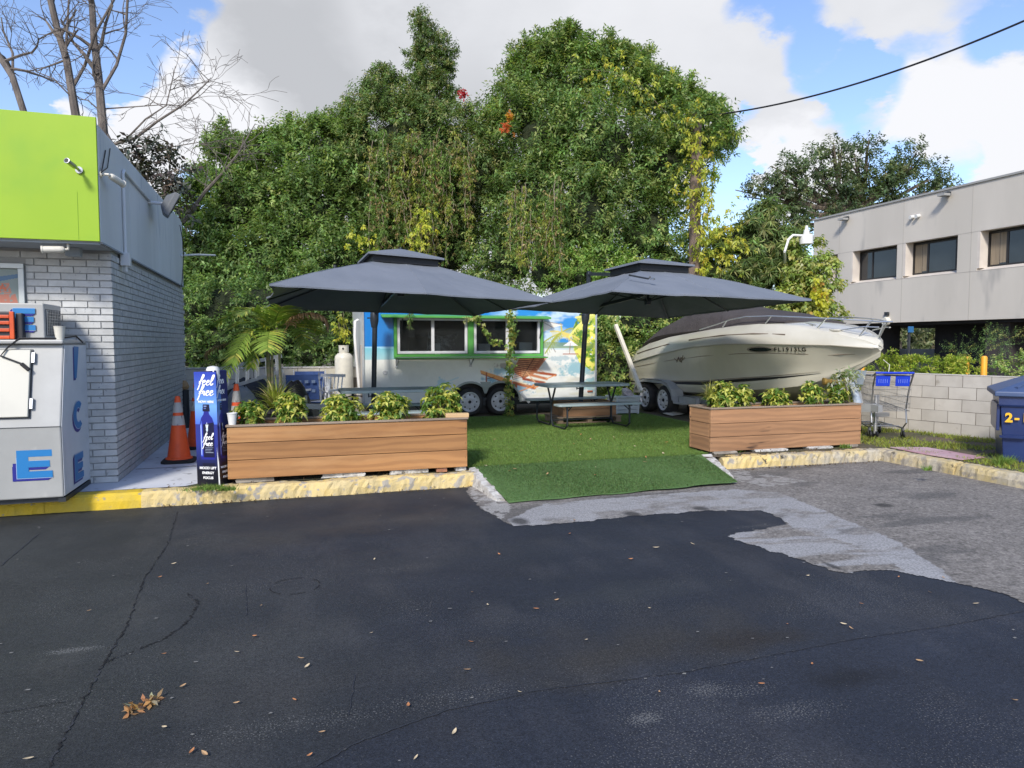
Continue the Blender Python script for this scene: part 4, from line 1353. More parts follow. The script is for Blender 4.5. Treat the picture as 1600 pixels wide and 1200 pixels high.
def limb(b, p, d, L, r, depth, seg=5, curve=.25, rg=random, gravity=0., splits=(2, 3), shrink=.62, minr=.004, n=6):
    """recursive branch"""
    pts = [p]; rs = [r]; dd = d.normalized()
    for i in range(seg):
        dd = (dd + Vector((rg.gauss(0, curve), rg.gauss(0, curve), rg.gauss(0, curve) - gravity)) * .5).normalized()
        pts.append(pts[-1] + dd * L / seg); rs.append(max(minr, r * (1 - .55 * (i + 1) / seg)))
    b.tube(pts, rs, n if r > .03 else 4, cap=False)
    if depth > 0:
        for i in range(rg.randint(*splits)):
            k = rg.randint(2, seg)
            ax = Vector((rg.gauss(0, 1), rg.gauss(0, 1), rg.gauss(0, .8))).normalized()
            nd = (dd + ax * .9).normalized()
            limb(b, pts[k], nd, L * shrink * rg.uniform(.7, 1.2), rs[k] * .6, depth - 1, seg, curve, rg, gravity, splits, shrink, minr, n)
    return pts


# ------------------------------------------------ small plants
def schefflera(label, loc, r, h, seed, group, col=1.0):
    r *= 1.14; h *= 1.10
    rg = np.random.default_rng(seed); rr = random.Random(seed)
    t = thing('variegated_shrub', label, 'plant', loc, group)
    b = MB(); tips = []
    for k in range(7):
        a = rr.random() * 6.28; q = rr.uniform(.1, .7) * r
        tp = Vector(loc) + Vector((math.cos(a) * q, math.sin(a) * q * .8, h * rr.uniform(.45, .9)))
        b.tube([Vector(loc) + Vector((math.cos(a) * .03, math.sin(a) * .03, -.05)), (Vector(loc) + tp) / 2 + Vector((0, 0, .03)), tp], [.009, .007, .004], 5)
    obj('stem', b, m_stem, t)
    n = int(92 * (r / .2) ** 2 * (h / .3) ** .5)
    d = norm(rg.normal(0, 1, (n, 3)) + np.array([0, 0, .35]))
    q = rg.random((n, 1)) ** .45
    P = np.array(loc) + np.array([0, 0, h * .45]) + d * q * np.array([r, r * .85, h * .52])
    P[:, 2] = np.maximum(P[:, 2], loc[2] + .015)
    A = norm(d * .7 + np.array([0, 0, .8]) + rg.normal(0, .2, (n, 3)))
    V, F, idx = leaves_np(P, A, 7, .01, .078, .033, 'umbel', .42, 1.0, rg, up=.9)
    g = np.array((.14, .25, .05)); y = np.array((.78, .74, .20))
    m = len(idx)
    twy = (rg.random(n) < .72)[idx] * rg.uniform(.2, 1, m) > .42
    c = np.where(twy[:, None], y[None], g[None]) * (1 + rg.normal(0, .2, (m, 1))) * col
    c4 = np.repeat(c, 4, 0).reshape(m, 4, 3)
    c4[:, 2] = c4[:, 2] * .5 + g * .5 * 1.3
    me = npmesh('foliage', V, F, np.clip(c4.reshape(-1, 3), .005, .9)); me.materials.append(m_leaf)
    o = bpy.data.objects.new('foliage', me); link(o, t)
    return t


def spiky(name, label, loc, n, L, w, seed, col, alt, cat='plant', arch=.9, upb=.6, stiff=.0, group=None):
    """grass-like or dracaena rosette: long folded arching blades"""
    rg = random.Random(seed); t = thing(name, label, cat, loc, group); V = []; F = []; Cc = []
    for k in range(n):
        a = rg.random() * 6.28; el = rg.uniform(.15, 1.35); Lk = L * rg.uniform(.65, 1.1)
        d = Vector((math.cos(a) * math.cos(el), math.sin(a) * math.cos(el), math.sin(el)))
        p = Vector(loc) + Vector((rg.gauss(0, .02), rg.gauss(0, .02), 0)); side = Vector((-math.sin(a), math.cos(a), 0))
        o = len(V); m = 6; c = np.array(alt if rg.random() < .25 else col) * rg.uniform(.7, 1.25)
        for i in range(m + 1):
            f = i / m; ww = w * (1 - f ** 2.2) * .5 + .0008
            V += [p + side * ww, p - side * ww]; Cc += [c * (1 - .15 * f)] * 2
            d = (d + Vector((0, 0, -1)) * arch * f * .38).normalized(); p = p + d * Lk / m
        F += [(o + 2 * i, o + 2 * i + 1, o + 2 * i + 3, o + 2 * i + 2) for i in range(m)]
    me = npmesh('leaf_rosette', np.array([tuple(v) for v in V]), np.array(F), np.clip(np.array(Cc), 0, .9)); me.materials.append(m_leafg)
    link(bpy.data.objects.new('leaf_rosette', me), t)
    return t


GL = 'variegated shrubs in the left planter'
GR = 'variegated shrubs in the right planter'
for i, (px, pyb, r, h, lab) in enumerate((
        (390, 668, .165, .25, 'low yellow-green shrub at the left end of the left planter, behind the foam cup'),
        (458, 664, .165, .34, 'yellow-green shrub in front of the black pot in the left planter'),
        (535, 660, .21, .30, 'wide yellow-green shrub in the left planter, below the white gas tank'),
        (610, 657, .20, .31, 'yellow-green shrub in the left planter, in front of the left picnic bench'),
        (690, 653, .20, .40, 'tallest yellow-green shrub at the right end of the left planter'))):
    g = onY(px, pyb, 8.03); schefflera(lab, (g.x, 8.02, LPZ1 - .07), r, h + .05, 100 + i, GL)
for i, (px, r, h, lab) in enumerate((
        (1128, .19, .34, 'yellow-green shrub at the left end of the right planter, under the thin grassy plant'),
        (1160, .14, .30, 'yellow-green shrub second from the left in the right planter'),
        (1212, .17, .25, 'low yellow-green shrub in the middle of the right planter'),
        (1268, .15, .33, 'yellow-green shrub right of the gap in the right planter'),
        (1306, .16, .31, 'yellow-green shrub at the right end of the right planter'))):
    g = onY(px, 630, 8.2); schefflera(lab, (g.x, 8.19, RPZ1 - .07), r, h + .05, 120 + i, GR, 1.05)
g = onY(1110, 605, 8.28); spiky('grassy_plant', 'thin grassy plant standing tallest at the left end of the right planter', (g.x, 8.28, RPZ1 + .12), 120, .26, .010, 5, (.32, .36, .08), (.50, .44, .16), upb=.9)
g = onY(540, 640, 8.12); spiky('grassy_plant', 'small grassy plant among the shrubs of the left planter', (g.x, 8.12, LPZ1 - .02), 60, .20, .012, 6, (.18, .28, .05), (.35, .36, .08))
g = onY(1320, 600, 8.6)
t = schefflera('dark leggy shrub with pale leaves behind the right end of the right planter', (g.x, 8.62, .62), .2, .55, 140, 'loose plants beside the shopping cart', .8)

# ------------------------------------------------ black pot with spiky plant, and the palm behind it
PD = 8.9
pg = at(432, 660, PD)
t = thing('black_pot', 'large black planting pot behind the left planter', 'pot', (pg.x, pg.y, .15))
b = MB(); b.lathe([(.19, 0), (.26, .56), (.28, .58), (.28, .63), (.25, .63), (.24, .56), (0, .54)], (pg.x, pg.y, .152), 28); obj('pot_body', b, m_black, t, smooth=True)
b = MB(); b.lathe([(.235, .54), (.1, .57), (0, .575)], (pg.x, pg.y, .152), 20); obj('soil', b, m_soil, t)
sp = at(428, 618, PD)
spiky('spiky_plant', 'spiky yellow-green plant spilling out of the black pot', (pg.x, pg.y, .78), 170, .42, .020, 11, (.30, .36, .05), (.55, .48, .20), arch=1.0)

m_frond = M('palm_frond', (.1, .2, .03), .35, attr='Col', trans=.45, spec=.4)
m_ptrunk = M('palm_stem', (.19, .15, .10), .8, col2=(.12, .15, .06), scale=12, stretch=(.3, .3, 2.5), bump=.6, bscale=30)
def frond(pts, nl, ll, col, alt, seed, parent, droop=.5, label=None, wid=.03):
    """rachis through pts with leaflets on both sides"""
    rg = random.Random(seed); P = [Vector(p) for p in pts]; R_ = []
    m = 24
    for i in range(m + 1):
        f = i / m * (len(P) - 1); k = min(int(f), len(P) - 2); tt = f - k
        q0 = P[max(k - 1, 0)]; q1 = P[k]; q2 = P[k + 1]; q3 = P[min(k + 2, len(P) - 1)]
        R_.append(.5 * (2 * q1 + (q2 - q0) * tt + (2 * q0 - 5 * q1 + 4 * q2 - q3) * tt * tt + (-q0 + 3 * q1 - 3 * q2 + q3) * tt ** 3))
    b = MB(); b.tube(R_, [.012 * (1 - .8 * i / m) for i in range(m + 1)], 5)
    V = [tuple(v) for v in b.v]; F = [f for f in b.f if len(f) == 4]; Cc = [np.array(col) * .8] * len(V)
    for j in range(nl):
        f = .12 + .88 * j / nl; i = min(int(f * m), m - 1); p = R_[i].lerp(R_[i + 1], f * m - i); d = (R_[i + 1] - R_[i]).normalized()
        up = Vector((0, 0, 1)); s = d.cross(up).normalized(); ln = ll * (math.sin(math.pi * min(1, f * .85 + .12)) * .75 + .25) * rg.uniform(.8, 1.1)
        for sg in (-1, 1):
            dd = (s * sg + d * (.35 + .5 * f) + up * (.35 - .2 * f) + Vector((rg.gauss(0, .08),) * 3)).normalized(); q = p.copy(); o = len(V); c = np.array(alt if rg.random() < .2 else col) * rg.uniform(.7, 1.25)
            for k in range(5):
                w_ = wid * (.55, 1, .85, .5, .05)[k] * .5; wd = dd.cross(s.cross(dd)).normalized(); wd = d - dd * d.dot(dd); wd = wd.normalized() if wd.length > .05 else up
                V += [tuple(q + wd * w_), tuple(q - wd * w_)]; Cc += [c] * 2
                dd = (dd - up * droop * .35 * (k * .5 + .4)).normalized(); q = q + dd * ln / 4
            F += [(o + 2 * k, o + 2 * k + 1, o + 2 * k + 3, o + 2 * k + 2) for k in range(4)]
    me = npmesh('frond', np.array(V), np.array(F), np.clip(np.array(Cc), 0, .9)); me.materials.append(m_frond)
    o = bpy.data.objects.new('frond', me); link(o, parent)
    if label: o['label'] = label
    return o
QD = 9.15
def qa(px, py, d=0): return at(px, py, QD + d)
root = qa(430, 640); cr = qa(428, 512)
t = thing('young_palm', 'young palm with three thin stems behind the black pot', 'palm', (root.x, root.y, .15))
for (bx, tx, r0) in ((420, 418, .035), (427, 425, .022), (444, 436, .024)):
    b = MB(); p0 = qa(bx, 655); p0.z = .15; p1 = qa(tx, 532)
    b.tube([p0, p0.lerp(p1, .5) + Vector((random.uniform(-.03, .03), 0, 0)), p1, qa((tx + 428) / 2, 512)], [r0, r0 * .8, r0 * .7, r0 * .6], 8); obj('stem', b, m_ptrunk, t, smooth=True)
GF, YF = (.26, .38, .07), (.55, .55, .12)
for i, (e, m_, dz) in enumerate((((340, 505), (375, 488), .1), ((335, 530), (380, 505), -.3), ((362, 568), (388, 520), -.5), ((402, 482), (412, 496), .5), ((440, 480), (432, 495), -.3),
                                 ((470, 500), (452, 488), .3), ((480, 545), (462, 508), .6), ((418, 548), (420, 520), -.5), ((350, 590), (382, 535), -.5), ((372, 492), (398, 486), -.4), ((500, 520), (470, 496), .5), ((392, 575), (404, 525), -.2))):
    frond([cr + Vector((random.uniform(-.03, .03), 0, random.uniform(-.05, .05))), qa(*m_, dz * .5), qa(*e, dz)], 30, .32, GF, YF, 200 + i, t, droop=.30, wid=.024)
frond([qa(444, 520), qa(460, 495, -.1), qa(486, 489, -.15), qa(506, 495, -.15), qa(513, 512, -.15)], 30, .18, (.46, .28, .17), (.55, .36, .22), 240, t, droop=1.3, label='dry brown frond arching to the right', wid=.030)
frond([qa(385, 530), qa(345, 540, .1), qa(325, 548, .1), qa(322, 560, .1)], 20, .15, (.22, .16, .07), (.28, .2, .1), 241, t, droop=1.3, label='dry brown frond at the left', wid=.02)
# ================================================================== FOOD TRAILER
FY = 13.40
TX0, TX1 = onY(567, 560, FY).x, onY(932, 560, FY).x
TZ0, TZ1 = .46, 2.32
m_trim_al = M('aluminium_trim', (.62, .64, .66), .35, metal=.6, col2=(.52, .54, .56), scale=5)
m_trailer = M('trailer_skin', (.60, .62, .64), .35, col2=(.52, .54, .56), scale=1.3, det=7, spots=(.33, .29, .22), sscale=2.2, slo=.66, shi=.8)
m_green = M('green_awning_frame', (.085, .33, .06), .45, col2=(.10, .36, .075), scale=4)
m_pvc = M('white_window_frame', (.66, .67, .68), .35, col2=(.60, .61, .62), scale=5)
tr = thing('food_trailer', 'food trailer wrapped in a tropical beach print with open serving windows', 'food trailer', ((TX0 + TX1) / 2, FY + 1, .15))
wx0, wx1, wz0, wz1 = onY(616, 530, FY).x, onY(847, 530, FY).x, onY(700, 557, FY).z, onY(700, 497, FY).z
# wheel arches cut as a painted-out lower outline of the side wall
W1, W2 = onY(735, 640, FY).x, onY(783, 640, FY).x
WR = .285
def arch_pts():
    pts = [(TX0, TZ0), (W1 - .47, TZ0 - .04)]
    pts += [(W1 - .42, TZ0)]
    for k in range(1, 10): a = math.pi - k * math.pi / 10 * .86; pts.append((W1 + .36 * math.cos(a), .44 + .36 * math.sin(a)))
    pts.append(((W1 + W2) / 2, .62))
    for k in range(1, 10): a = math.pi * .86 - k * math.pi / 10 * .86; pts.append((W2 + .36 * math.cos(a), .44 + .36 * math.sin(a)))
    pts += [(W2 + .44, TZ0), (W2 + .50, TZ0 - .04), (TX1, TZ0)]
    return pts
ap = [(TX0, TZ0)] + [(W1 + .36 * math.cos(math.pi - k * math.pi / 12), .46 + .34 * math.sin(math.pi - k * math.pi / 12)) for k in range(0, 9)] + \
     [(W2 + .36 * math.cos(math.pi * .66 - k * math.pi / 12), .46 + .34 * math.sin(math.pi * .66 - k * math.pi / 12)) for k in range(0, 9)] + [(TX1, TZ0)]
# frame walls round the window opening (box shell)
b = MB()
Y0 = FY + .02
b.box(TX0, wx0, Y0, Y0 + .05, .82, TZ1); b.box(wx1, TX1, Y0, Y0 + .05, .82, TZ1)
b.box(wx0, wx1, Y0, Y0 + .05, .82, wz0); b.box(wx0, wx1, Y0, Y0 + .05, wz1, TZ1)
b.box(TX0, W1 - .38, Y0, Y0 + .05, TZ0, .8199); b.box(W2 + .38, TX1, Y0, Y0 + .05, TZ0, .8199)
b.box(TX0, TX0 + .05, Y0 + .051, FY + 2.15, TZ0, TZ1); b.box(TX1 - .05, TX1, Y0 + .051, FY + 2.15, TZ0, TZ1); b.box(TX0 + .051, TX1 - .051, FY + 2.1, FY + 2.15, TZ0, TZ1)
obj('wall', b, m_trailer, tr)
b = MB()
n = 10
pr = [(FY - .01, TZ1 - .04), (FY + .03, TZ1 + .02), (FY + .3, TZ1 + .05), (FY + 1.85, TZ1 + .05), (FY + 2.12, TZ1 + .02), (FY + 2.17, TZ1 - .04)]
b.prism([(TX0 - .01, y, z) for y, z in pr], (TX1 - TX0 + .02, 0, 0)); obj('roof', b, m_trailer, tr)
b = MB(); b.box(TX0 + .052, TX1 - .052, FY + .08, FY + 2.09, TZ0, TZ0 + .05); obj('floor', b, m_dark, tr)
# the print
nu, nv = 430, 190
cv = Canvas((TX0 + .02, FY + .016, TZ0), (TX1 - TX0 - .04, 0, 0), (0, 0, TZ1 - TZ0 - .01), nu, nv, x='px', base=(.5, .5, .5))
x, y = cv.x, cv.y
S = lambda *c: np.array(srgb(*c))
n1_ = vnoise(x, y, .03, 4, 4); n2_ = vnoise(x, y, .09, 14, 4); n3_ = vnoise(x, y, .3, 24, 3)
skyc = S(40, 128, 205)[None, None] * np.ones_like(cv.c)
skyt = np.clip((x - 760) / 170, 0, 1)[..., None]
skyc = skyc * (1 - skyt * .45) + S(80, 165, 215) * skyt * .45
cl = np.clip((vnoise(x, y * 2.2, .028, 44, 4) - .47) * 6, 0, 1) * np.clip((x - 750) / 60, 0, 1)
skyc = skyc * (1 - cl[..., None]) + S(195, 215, 228) * cl[..., None]
hz = 543 + (x - 570) * 0.0
sand = S(226, 227, 222)[None, None] * (1 + .10 * (n2_ - .5) + .05 * (n3_ - .5))[..., None]
sand = sand * (1 - .25 * np.clip((x - 840) / 60, 0, 1)[..., None] * np.clip((vnoise(x, y * 3, .05, 64, 3) - .5) * 4, 0, 1)[..., None])
cv.c = np.where((y < hz)[..., None], skyc, sand)
tq = np.clip((y - hz) / 20, 0, 1)
sea = (y >= hz) & (y < hz + 19) & (x < 640)
cv.fill(sea, S(60, 190, 215), .8 ); cv.c[sea] = cv.c[sea] * (1 - tq[sea][:, None] * .55) + S(200, 215, 212) * tq[sea][:, None] * .55
cv.fill((np.abs(y - hz) < 1.4) & (x < 640), S(175, 225, 245), .8)
cv.fill((y >= 541) & (y < 546) & (x > 845), S(160, 200, 220), .5)
# shade patches on the sand
for (cx, cy, rx, ry, c_, a) in ((905, 575, 32, 14, (120, 175, 190), .8), (925, 600, 22, 12, (130, 185, 190), .7), (880, 560, 25, 4, (150, 180, 190), .6), (795, 605, 45, 16, (115, 165, 190), .75),
                                (770, 592, 25, 5, (110, 165, 190), .7), (795, 580, 28, 6, (150, 195, 220), .8), (690, 600, 10, 12, (120, 190, 220), .5), (920, 548, 20, 3, (140, 170, 180), .6), (790, 570, 18, 5, (150, 130, 140), .6)):
    d = np.hypot((x - cx) / rx, (y - cy) / ry) + (n3_ - .5) * 1.2 + (n2_ - .5) * .8
    cv.fill(np.ones_like(x, bool), S(*c_), 0); m_ = np.clip((1 - d) * 3, 0, 1) * a
    cv.c = cv.c * (1 - m_[..., None]) + S(*c_) * m_[..., None]
# distant palms and bushes at the right
leafy = vnoise(x, y, .16, 84, 4)
bush = inpoly(x, y, [(915, 478), (940, 470), (940, 575), (925, 580), (905, 566), (896, 545), (893, 520), (900, 500)])
pc = np.where((leafy > .55)[..., None], S(235, 225, 110), np.where((leafy > .42)[..., None], S(165, 185, 60), S(90, 130, 50)))
m_ = (bush & (n3_ > .22)); cv.c[m_] = pc[m_]
def fr2(cx, cy, ex, ey, sag, col, w=2.0):
    for k in range(10):
        a = k / 10; x0 = cx + (ex - cx) * a; y0 = cy + (ey - cy) * a + sag * a * a; a2 = (k + 1) / 10; x1 = cx + (ex - cx) * a2; y1 = cy + (ey - cy) * a2 + sag * a2 * a2
        cv.line(x0, y0, x1, y1, w, S(*col)); cv.line(x0, y0, x0 + 2, y0 + 7, 1.0, S(*col), .8)
for (ex, ey, sg) in ((852, 540, 12), (848, 528, 8), (860, 512, 6), (876, 500, 6), (895, 505, 8), (905, 522, 8), (908, 538, 10), (862, 524, 10), (890, 515, 12)):
    fr2(878, 520, ex, ey, sg, random.choice(((205, 195, 80), (165, 170, 70), (225, 205, 110))))
for (ex, ey, sg) in ((900, 488, 8), (905, 498, 12), (930, 482, 4), (890, 512, 14)): fr2(918, 498, ex, ey, sg, (235, 225, 130), 3)
cv.poly([(848, 534), (930, 536), (930, 544), (848, 544)], S(130, 150, 80), .7)
cv.poly([(880, 540), (892, 532), (903, 540)], S(235, 235, 235)); cv.line(891, 536, 890, 553, 1, S(150, 110, 80)); cv.line(880, 553, 903, 553, 1.6, S(170, 100, 80))
cv.line(864, 543, 868, 550, 1, S(120, 110, 90))
# big parasol peeking from behind the windows
cv.poly([(840, 502), (848, 502), (880, 508), (862, 512), (846, 520), (840, 520)], S(235, 228, 215)); cv.line(848, 503, 866, 513, .8, S(140, 110, 90)); cv.line(850, 502, 879, 507, .8, S(140, 110, 90))
# wooden beach lounger
o1, o2, o3 = S(225, 150, 90), S(160, 80, 50), S(110, 55, 40)
cv.poly([(750, 579), (753, 579), (800, 594), (800, 603), (752, 584)], S(228, 160, 95)); cv.line(752, 584, 800, 602, 1.2, o2)
cv.line(760, 583, 760, 596, 2, o2); cv.line(761, 592, 772, 589, 1, o3)
cv.poly([(812, 559), (852, 559), (838, 582), (818, 592), (800, 580)], S(170, 95, 62))
for k in range(9): cv.line(810 - k * 1.0, 562 + k * 3.6, 845 - k * 2.4, 560 + k * 3.0, 1.0, S(235, 165, 120), .8); 
for k in range(9): cv.line(810 - k * 1.0, 564 + k * 3.6, 845 - k * 2.4, 562 + k * 3.0, .9, S(95, 48, 38), .8)
cv.line(834, 560, 816, 590, 1.6, o3); cv.line(853, 560, 838, 580, 1.6, S(200, 130, 100)); cv.line(838, 575, 853, 583, 1, S(220, 170, 140)); cv.line(822, 580, 834, 596, 1.2, S(225, 165, 120))
for (a, bb, c_, d_, w_, cc) in ((838, 582, 868, 586, 4, o2), (830, 586, 854, 592, 4, S(185, 95, 60)), (818, 592, 850, 598, 4, S(150, 70, 50)), (868, 586, 854, 592, 1.5, o1), (803, 598, 835, 606, 5, S(180, 100, 62)), (835, 606, 852, 598, 2, o1), (806, 600, 806, 616, 4, S(165, 85, 60)), (810, 612, 832, 604, 1.6, o1), (801, 594, 822, 600, 2, S(235, 220, 190)), (828, 588, 840, 602, 1.2, S(225, 165, 120)), (833, 602, 850, 600, 3, S(215, 150, 95))):
    cv.line(a, bb, c_, d_, w_, cc)
mm_ = np.clip((y - 560) / 60, 0, 1) * np.clip((vnoise(x, y * 2, .06, 91, 3) - .5) * 3, 0, .4) * (x > 815)
cv.c = cv.c * (1 - mm_[..., None]) + S(215, 205, 160) * mm_[..., None]
for k in range(4): cv.line(700 - k * 9, 596 + k * 8, 716 - k * 9, 590 + k * 8, 2.0, S(130, 195, 220), .35)
zz_ = cv.P[..., 2]; xx_ = cv.P[..., 0]
keep = ~((xx_ > wx0 + .02) & (xx_ < wx1 - .02) & (zz_ > wz0 + .02) & (zz_ < wz1 - .02))
def inarch(xx, zz): return (np.hypot((xx - W1) / .40, (zz - .42) / .40) < 1) | (np.hypot((xx - W2) / .40, (zz - .42) / .40) < 1) | ((xx > W1) & (xx < W2) & (zz < .58))
keep &= ~inarch(xx_, zz_)
keep &= ~((zz_ < .56) & (xx_ > W1 - .8) & (xx_ < W2 + .45) & False)
m_wrap = M('printed_wrap', (.5, .5, .5), .3, attr='Col', coat=.25, spec=.4)
cv.build('printed_wrap', m_wrap, tr, keep=keep)
b = MB()
b.box(TX0 - .006, TX0 + .028, FY - .004, FY + .03, TZ0 - .01, TZ1 + .0); b.box(TX1 - .03, TX1 + .006, FY - .004, FY + .03, TZ0 - .01, TZ1 + .0)
b.box(TX0 + .03, W1 - .42, FY - .002, FY + .02, TZ0 - .07, TZ0 + .006); b.box(W2 + .42, TX1 - .03, FY - .002, FY + .02, TZ0 - .03, TZ0 + .006)
obj('corner_trim', b, m_trim_al, tr, bevel=.003)
# double wheel-arch skirt
def archstrip(r0, r1, y0, y1, name, mat):
    b = MB()
    prof = []
    for k in range(13): a = math.pi * (1 - k / 12 * .72); prof.append((W1, a))
    for k in range(13): a = math.pi * (.72 - k / 12 * .72); prof.append((W2, a))
    rings = []
    for cx, a in prof:
        c_, s_ = math.cos(a), math.sin(a)
        rings.append([(cx + r0 * c_, y0, .42 + r0 * s_), (cx + r1 * c_, y0, .42 + r1 * s_), (cx + r1 * c_, y1, .42 + r1 * s_), (cx + r0 * c_, y1, .42 + r0 * s_)])
    b.loft([[Vector(p) for p in r] for r in rings]); return obj(name, b, mat, tr)
archstrip(.385, .425, FY - .012, FY + .018, 'arch_trim', M('arch_grey', (.30, .33, .30), .5))
b = MB(); b.box(W1 - .4, W2 + .4, FY + .25, FY + .27, .2, .83); b.box(W1 - .4, W2 + .4, FY + .05, FY + .26, .826, .84); obj('wheel_well', b, m_black, tr)
b = MB(); b.prism([(W1 + .2, FY + .012, .83), (W2 - .2, FY + .012, .83), ((W1 + W2) / 2 + .02, FY + .012, .60), ((W1 + W2) / 2 - .02, FY + .012, .60)], (0, .01, 0)); obj('arch_filler', b, M('arch_grey'  , (.3, .33, .3)), tr)
b = MB(); b.beam((W2 + .40, FY - .02, .60), (W2 + .58, FY - .03, .40), .02, .05); obj('mud_flap_bracket', b, m_trim_al, tr)
# chassis
b = MB(); b.box(TX0 + .1, TX1 - .1, FY + .12, FY + .2, .36, .455); b.box(TX0 + .1, TX1 - .1, FY + 1.9, FY + 2.0, .36, .455); b.box(W1 - .1, W2 + .1, FY + .3, FY + 1.9, .40, .46); obj('chassis', b, m_dark, tr)
m_tyre = M('tyre_rubber', (.022, .022, .024), .8, col2=(.04, .038, .035), scale=6, bump=.3, bscale=40)
m_rim = M('white_steel_rim', (.62, .63, .64), .4, col2=(.5, .5, .5), scale=9)
def wheel(par, c, ax, R_, w, rim_r, mat_r=m_rim, holes=8):
    """wheel with its outer face towards -ax"""
    T = Matrix.Translation(c) @ Vector(ax).to_track_quat('Z', 'Y').to_matrix().to_4x4()
    e = bpy.data.objects.new('wheel', None); e.location = c; link(e, par)
    b = MB(); b.lathe([(rim_r - .004, w * .5), (rim_r, -w * .38), (rim_r + .01, -w * .5), (R_ - .045, -w * .52), (R_ - .012, -w * .40), (R_, -w * .22), (R_, w * .25), (R_ - .02, w * .48), (rim_r - .004, w * .5)], (0, 0, 0), 40, 'Z', T, cap=False)
    obj('tyre', b, m_tyre, e, smooth=True)
    b = MB(); b.lathe([(rim_r + .006, -w * .50), (rim_r - .008, -w * .50), (rim_r - .02, -w * .38), (rim_r * .80, -w * .34), (rim_r * .62, -w * .44), (rim_r * .36, -w * .46), (rim_r * .30, -w * .40), (0.001, -w * .40)], (0, 0, 0), 40, 'Z', T, cap=False)
    obj('rim', b, mat_r, e, smooth=True)
    b = MB()
    for k in range(holes):
        a = 2 * math.pi * k / holes; q = rim_r * .72
        p0 = T @ Vector((q * math.cos(a), q * math.sin(a), -w * .425)); p1 = T @ Vector((q * math.cos(a), q * math.sin(a), -w * .34)); b.cyl(p0, p1, rim_r * .085, n=10)
    b.lathe([(0, -w * .49), (rim_r * .15, -w * .49), (rim_r * .17, -w * .40)], (0, 0, 0), 16, 'Z', T)
    obj('rim_holes', b, m_black, e, kind='stuff')
    return e
wheel(tr, (W1, FY + .13, .153 + WR), (0, 1, 0), WR, .21, .19); wheel(tr, (W2, FY + .13, .153 + WR), (0, 1, 0), WR, .21, .19)
b = MB(); b.box(onY(918, 613, FY).x, onY(926, 613, FY).x, FY - .012, FY + .014, .585, .615); obj('side_marker', b, M('amber_marker', (.5, .12, .04), .3), tr, bevel=.004)
g = onY(602, 582, FY)
b = MB(); b.lathe([(.045, .0), (.045, -.008), (.038, -.012), (.03, -.012), (.026, -.004), (.0, -.004)], (g.x, FY + .014, g.z), 20, 'Y'); obj('round_outlet', b, m_pvc, tr, smooth=True)
# window bank: green surround, two white sliding units, awning
b = MB(); gx0, gx1 = wx0 - .01, wx1 + .01; t_ = .055
fy = FY - .05
b.box(gx0, gx0 + t_, fy, FY + .05, wz0 - .01, wz1 + .06); b.box(gx1 - t_, gx1, fy, FY + .05, wz0 - .01, wz1 + .06)
b.box(gx0 + t_, gx1 - t_, fy, FY + .05, wz0 - .01, wz0 + .045)
mxw = onY(735, 530, FY).x; b.box(mxw - .055, mxw + .055, fy, FY + .05, wz0 + .045, wz1 + .06)
sur = obj('green_surround', b, m_green, tr, bevel=.004)
b = MB(); ax0, ax1 = onY(597, 494, FY - .22).x, onY(861, 496, FY - .22).x; az = onY(700, 496, FY - .22).z
b.prism([(ax0, FY - .24, az - .012), (ax0, FY - .24, az + .025), (ax0, FY + .01, az + .06), (ax0, FY + .01, az + .02)], (ax1 - ax0, 0, 0)); obj('awning', b, m_green, tr, bevel=.004)
b = MB(); b.box(gx0 + .08, gx1 - .02, FY - .16, FY - .06, az - .055, az - .0151); obj('awning_lining', b, m_pvc, tr)
b = MB()
for x_ in (gx0 + .14, gx1 - .08): b.beam((x_, FY - .2, az - .03), (x_, FY - .055, wz0 + .35), .015, .02)
obj('gas_strut', b, m_black, tr)
b = MB(); b.box(gx0 - .01, gx1 + .01, FY - .30, FY - .052, wz0 - .035, wz0 - .011); obj('serving_shelf', b, m_green, tr, bevel=.004)
b = MB(); b.box(gx0 + .03, gx1 - .03, FY - .294, FY - .06, wz0 - .0105, wz0 - .004); obj('shelf_top', b, m_metal, tr)
b = MB()
for x_ in (gx0 + .05, mxw + .0): b.beam((x_, FY - .26, wz0 - .04), (x_, FY + .0, wz0 - .17), .02, .02); b.box(x_ - .02, x_ + .02, FY - .02, FY + .012, wz0 - .20, wz0 - .04)
obj('shelf_bracket', b, m_metal, tr)
for (a, c_, nm) in ((gx0 + t_ + .01, mxw - .065, 0), (mxw + .065, gx1 - t_ - .01, 1)):
    z0_, z1_ = wz0 + .055, wz1 + .005
    b = MB(); f = .05; y0_, y1_ = FY - .035, FY + .03
    b.box(a, a + f, y0_, y1_, z0_, z1_); b.box(c_ - f, c_, y0_, y1_, z0_, z1_); b.box(a + f, c_ - f, y0_, y1_, z0_, z0_ + f); b.box(a + f, c_ - f, y0_, y1_, z1_ - f, z1_); mid = (a + c_) / 2; b.box(mid - .03, mid + .03, y0_ + .01, y1_, z0_ + f, z1_ - f)
    wobj = obj('window', b, m_pvc, tr, bevel=.005)
    b = MB(); b.box(a + f, mid - .03, FY - .005, FY - .001, z0_ + f, z1_ - f)
    m_gl = M('window_glass', (.35, .40, .42), .02, transmission=.97, ior=1.12, spec=.15)
    obj('pane', b, m_gl, wobj)
    b = MB(); b.box(mid + .03, c_ - f, FY + .010, FY + .014, z0_ + f, z1_ - f); obj('pane', b, m_gl, wobj)
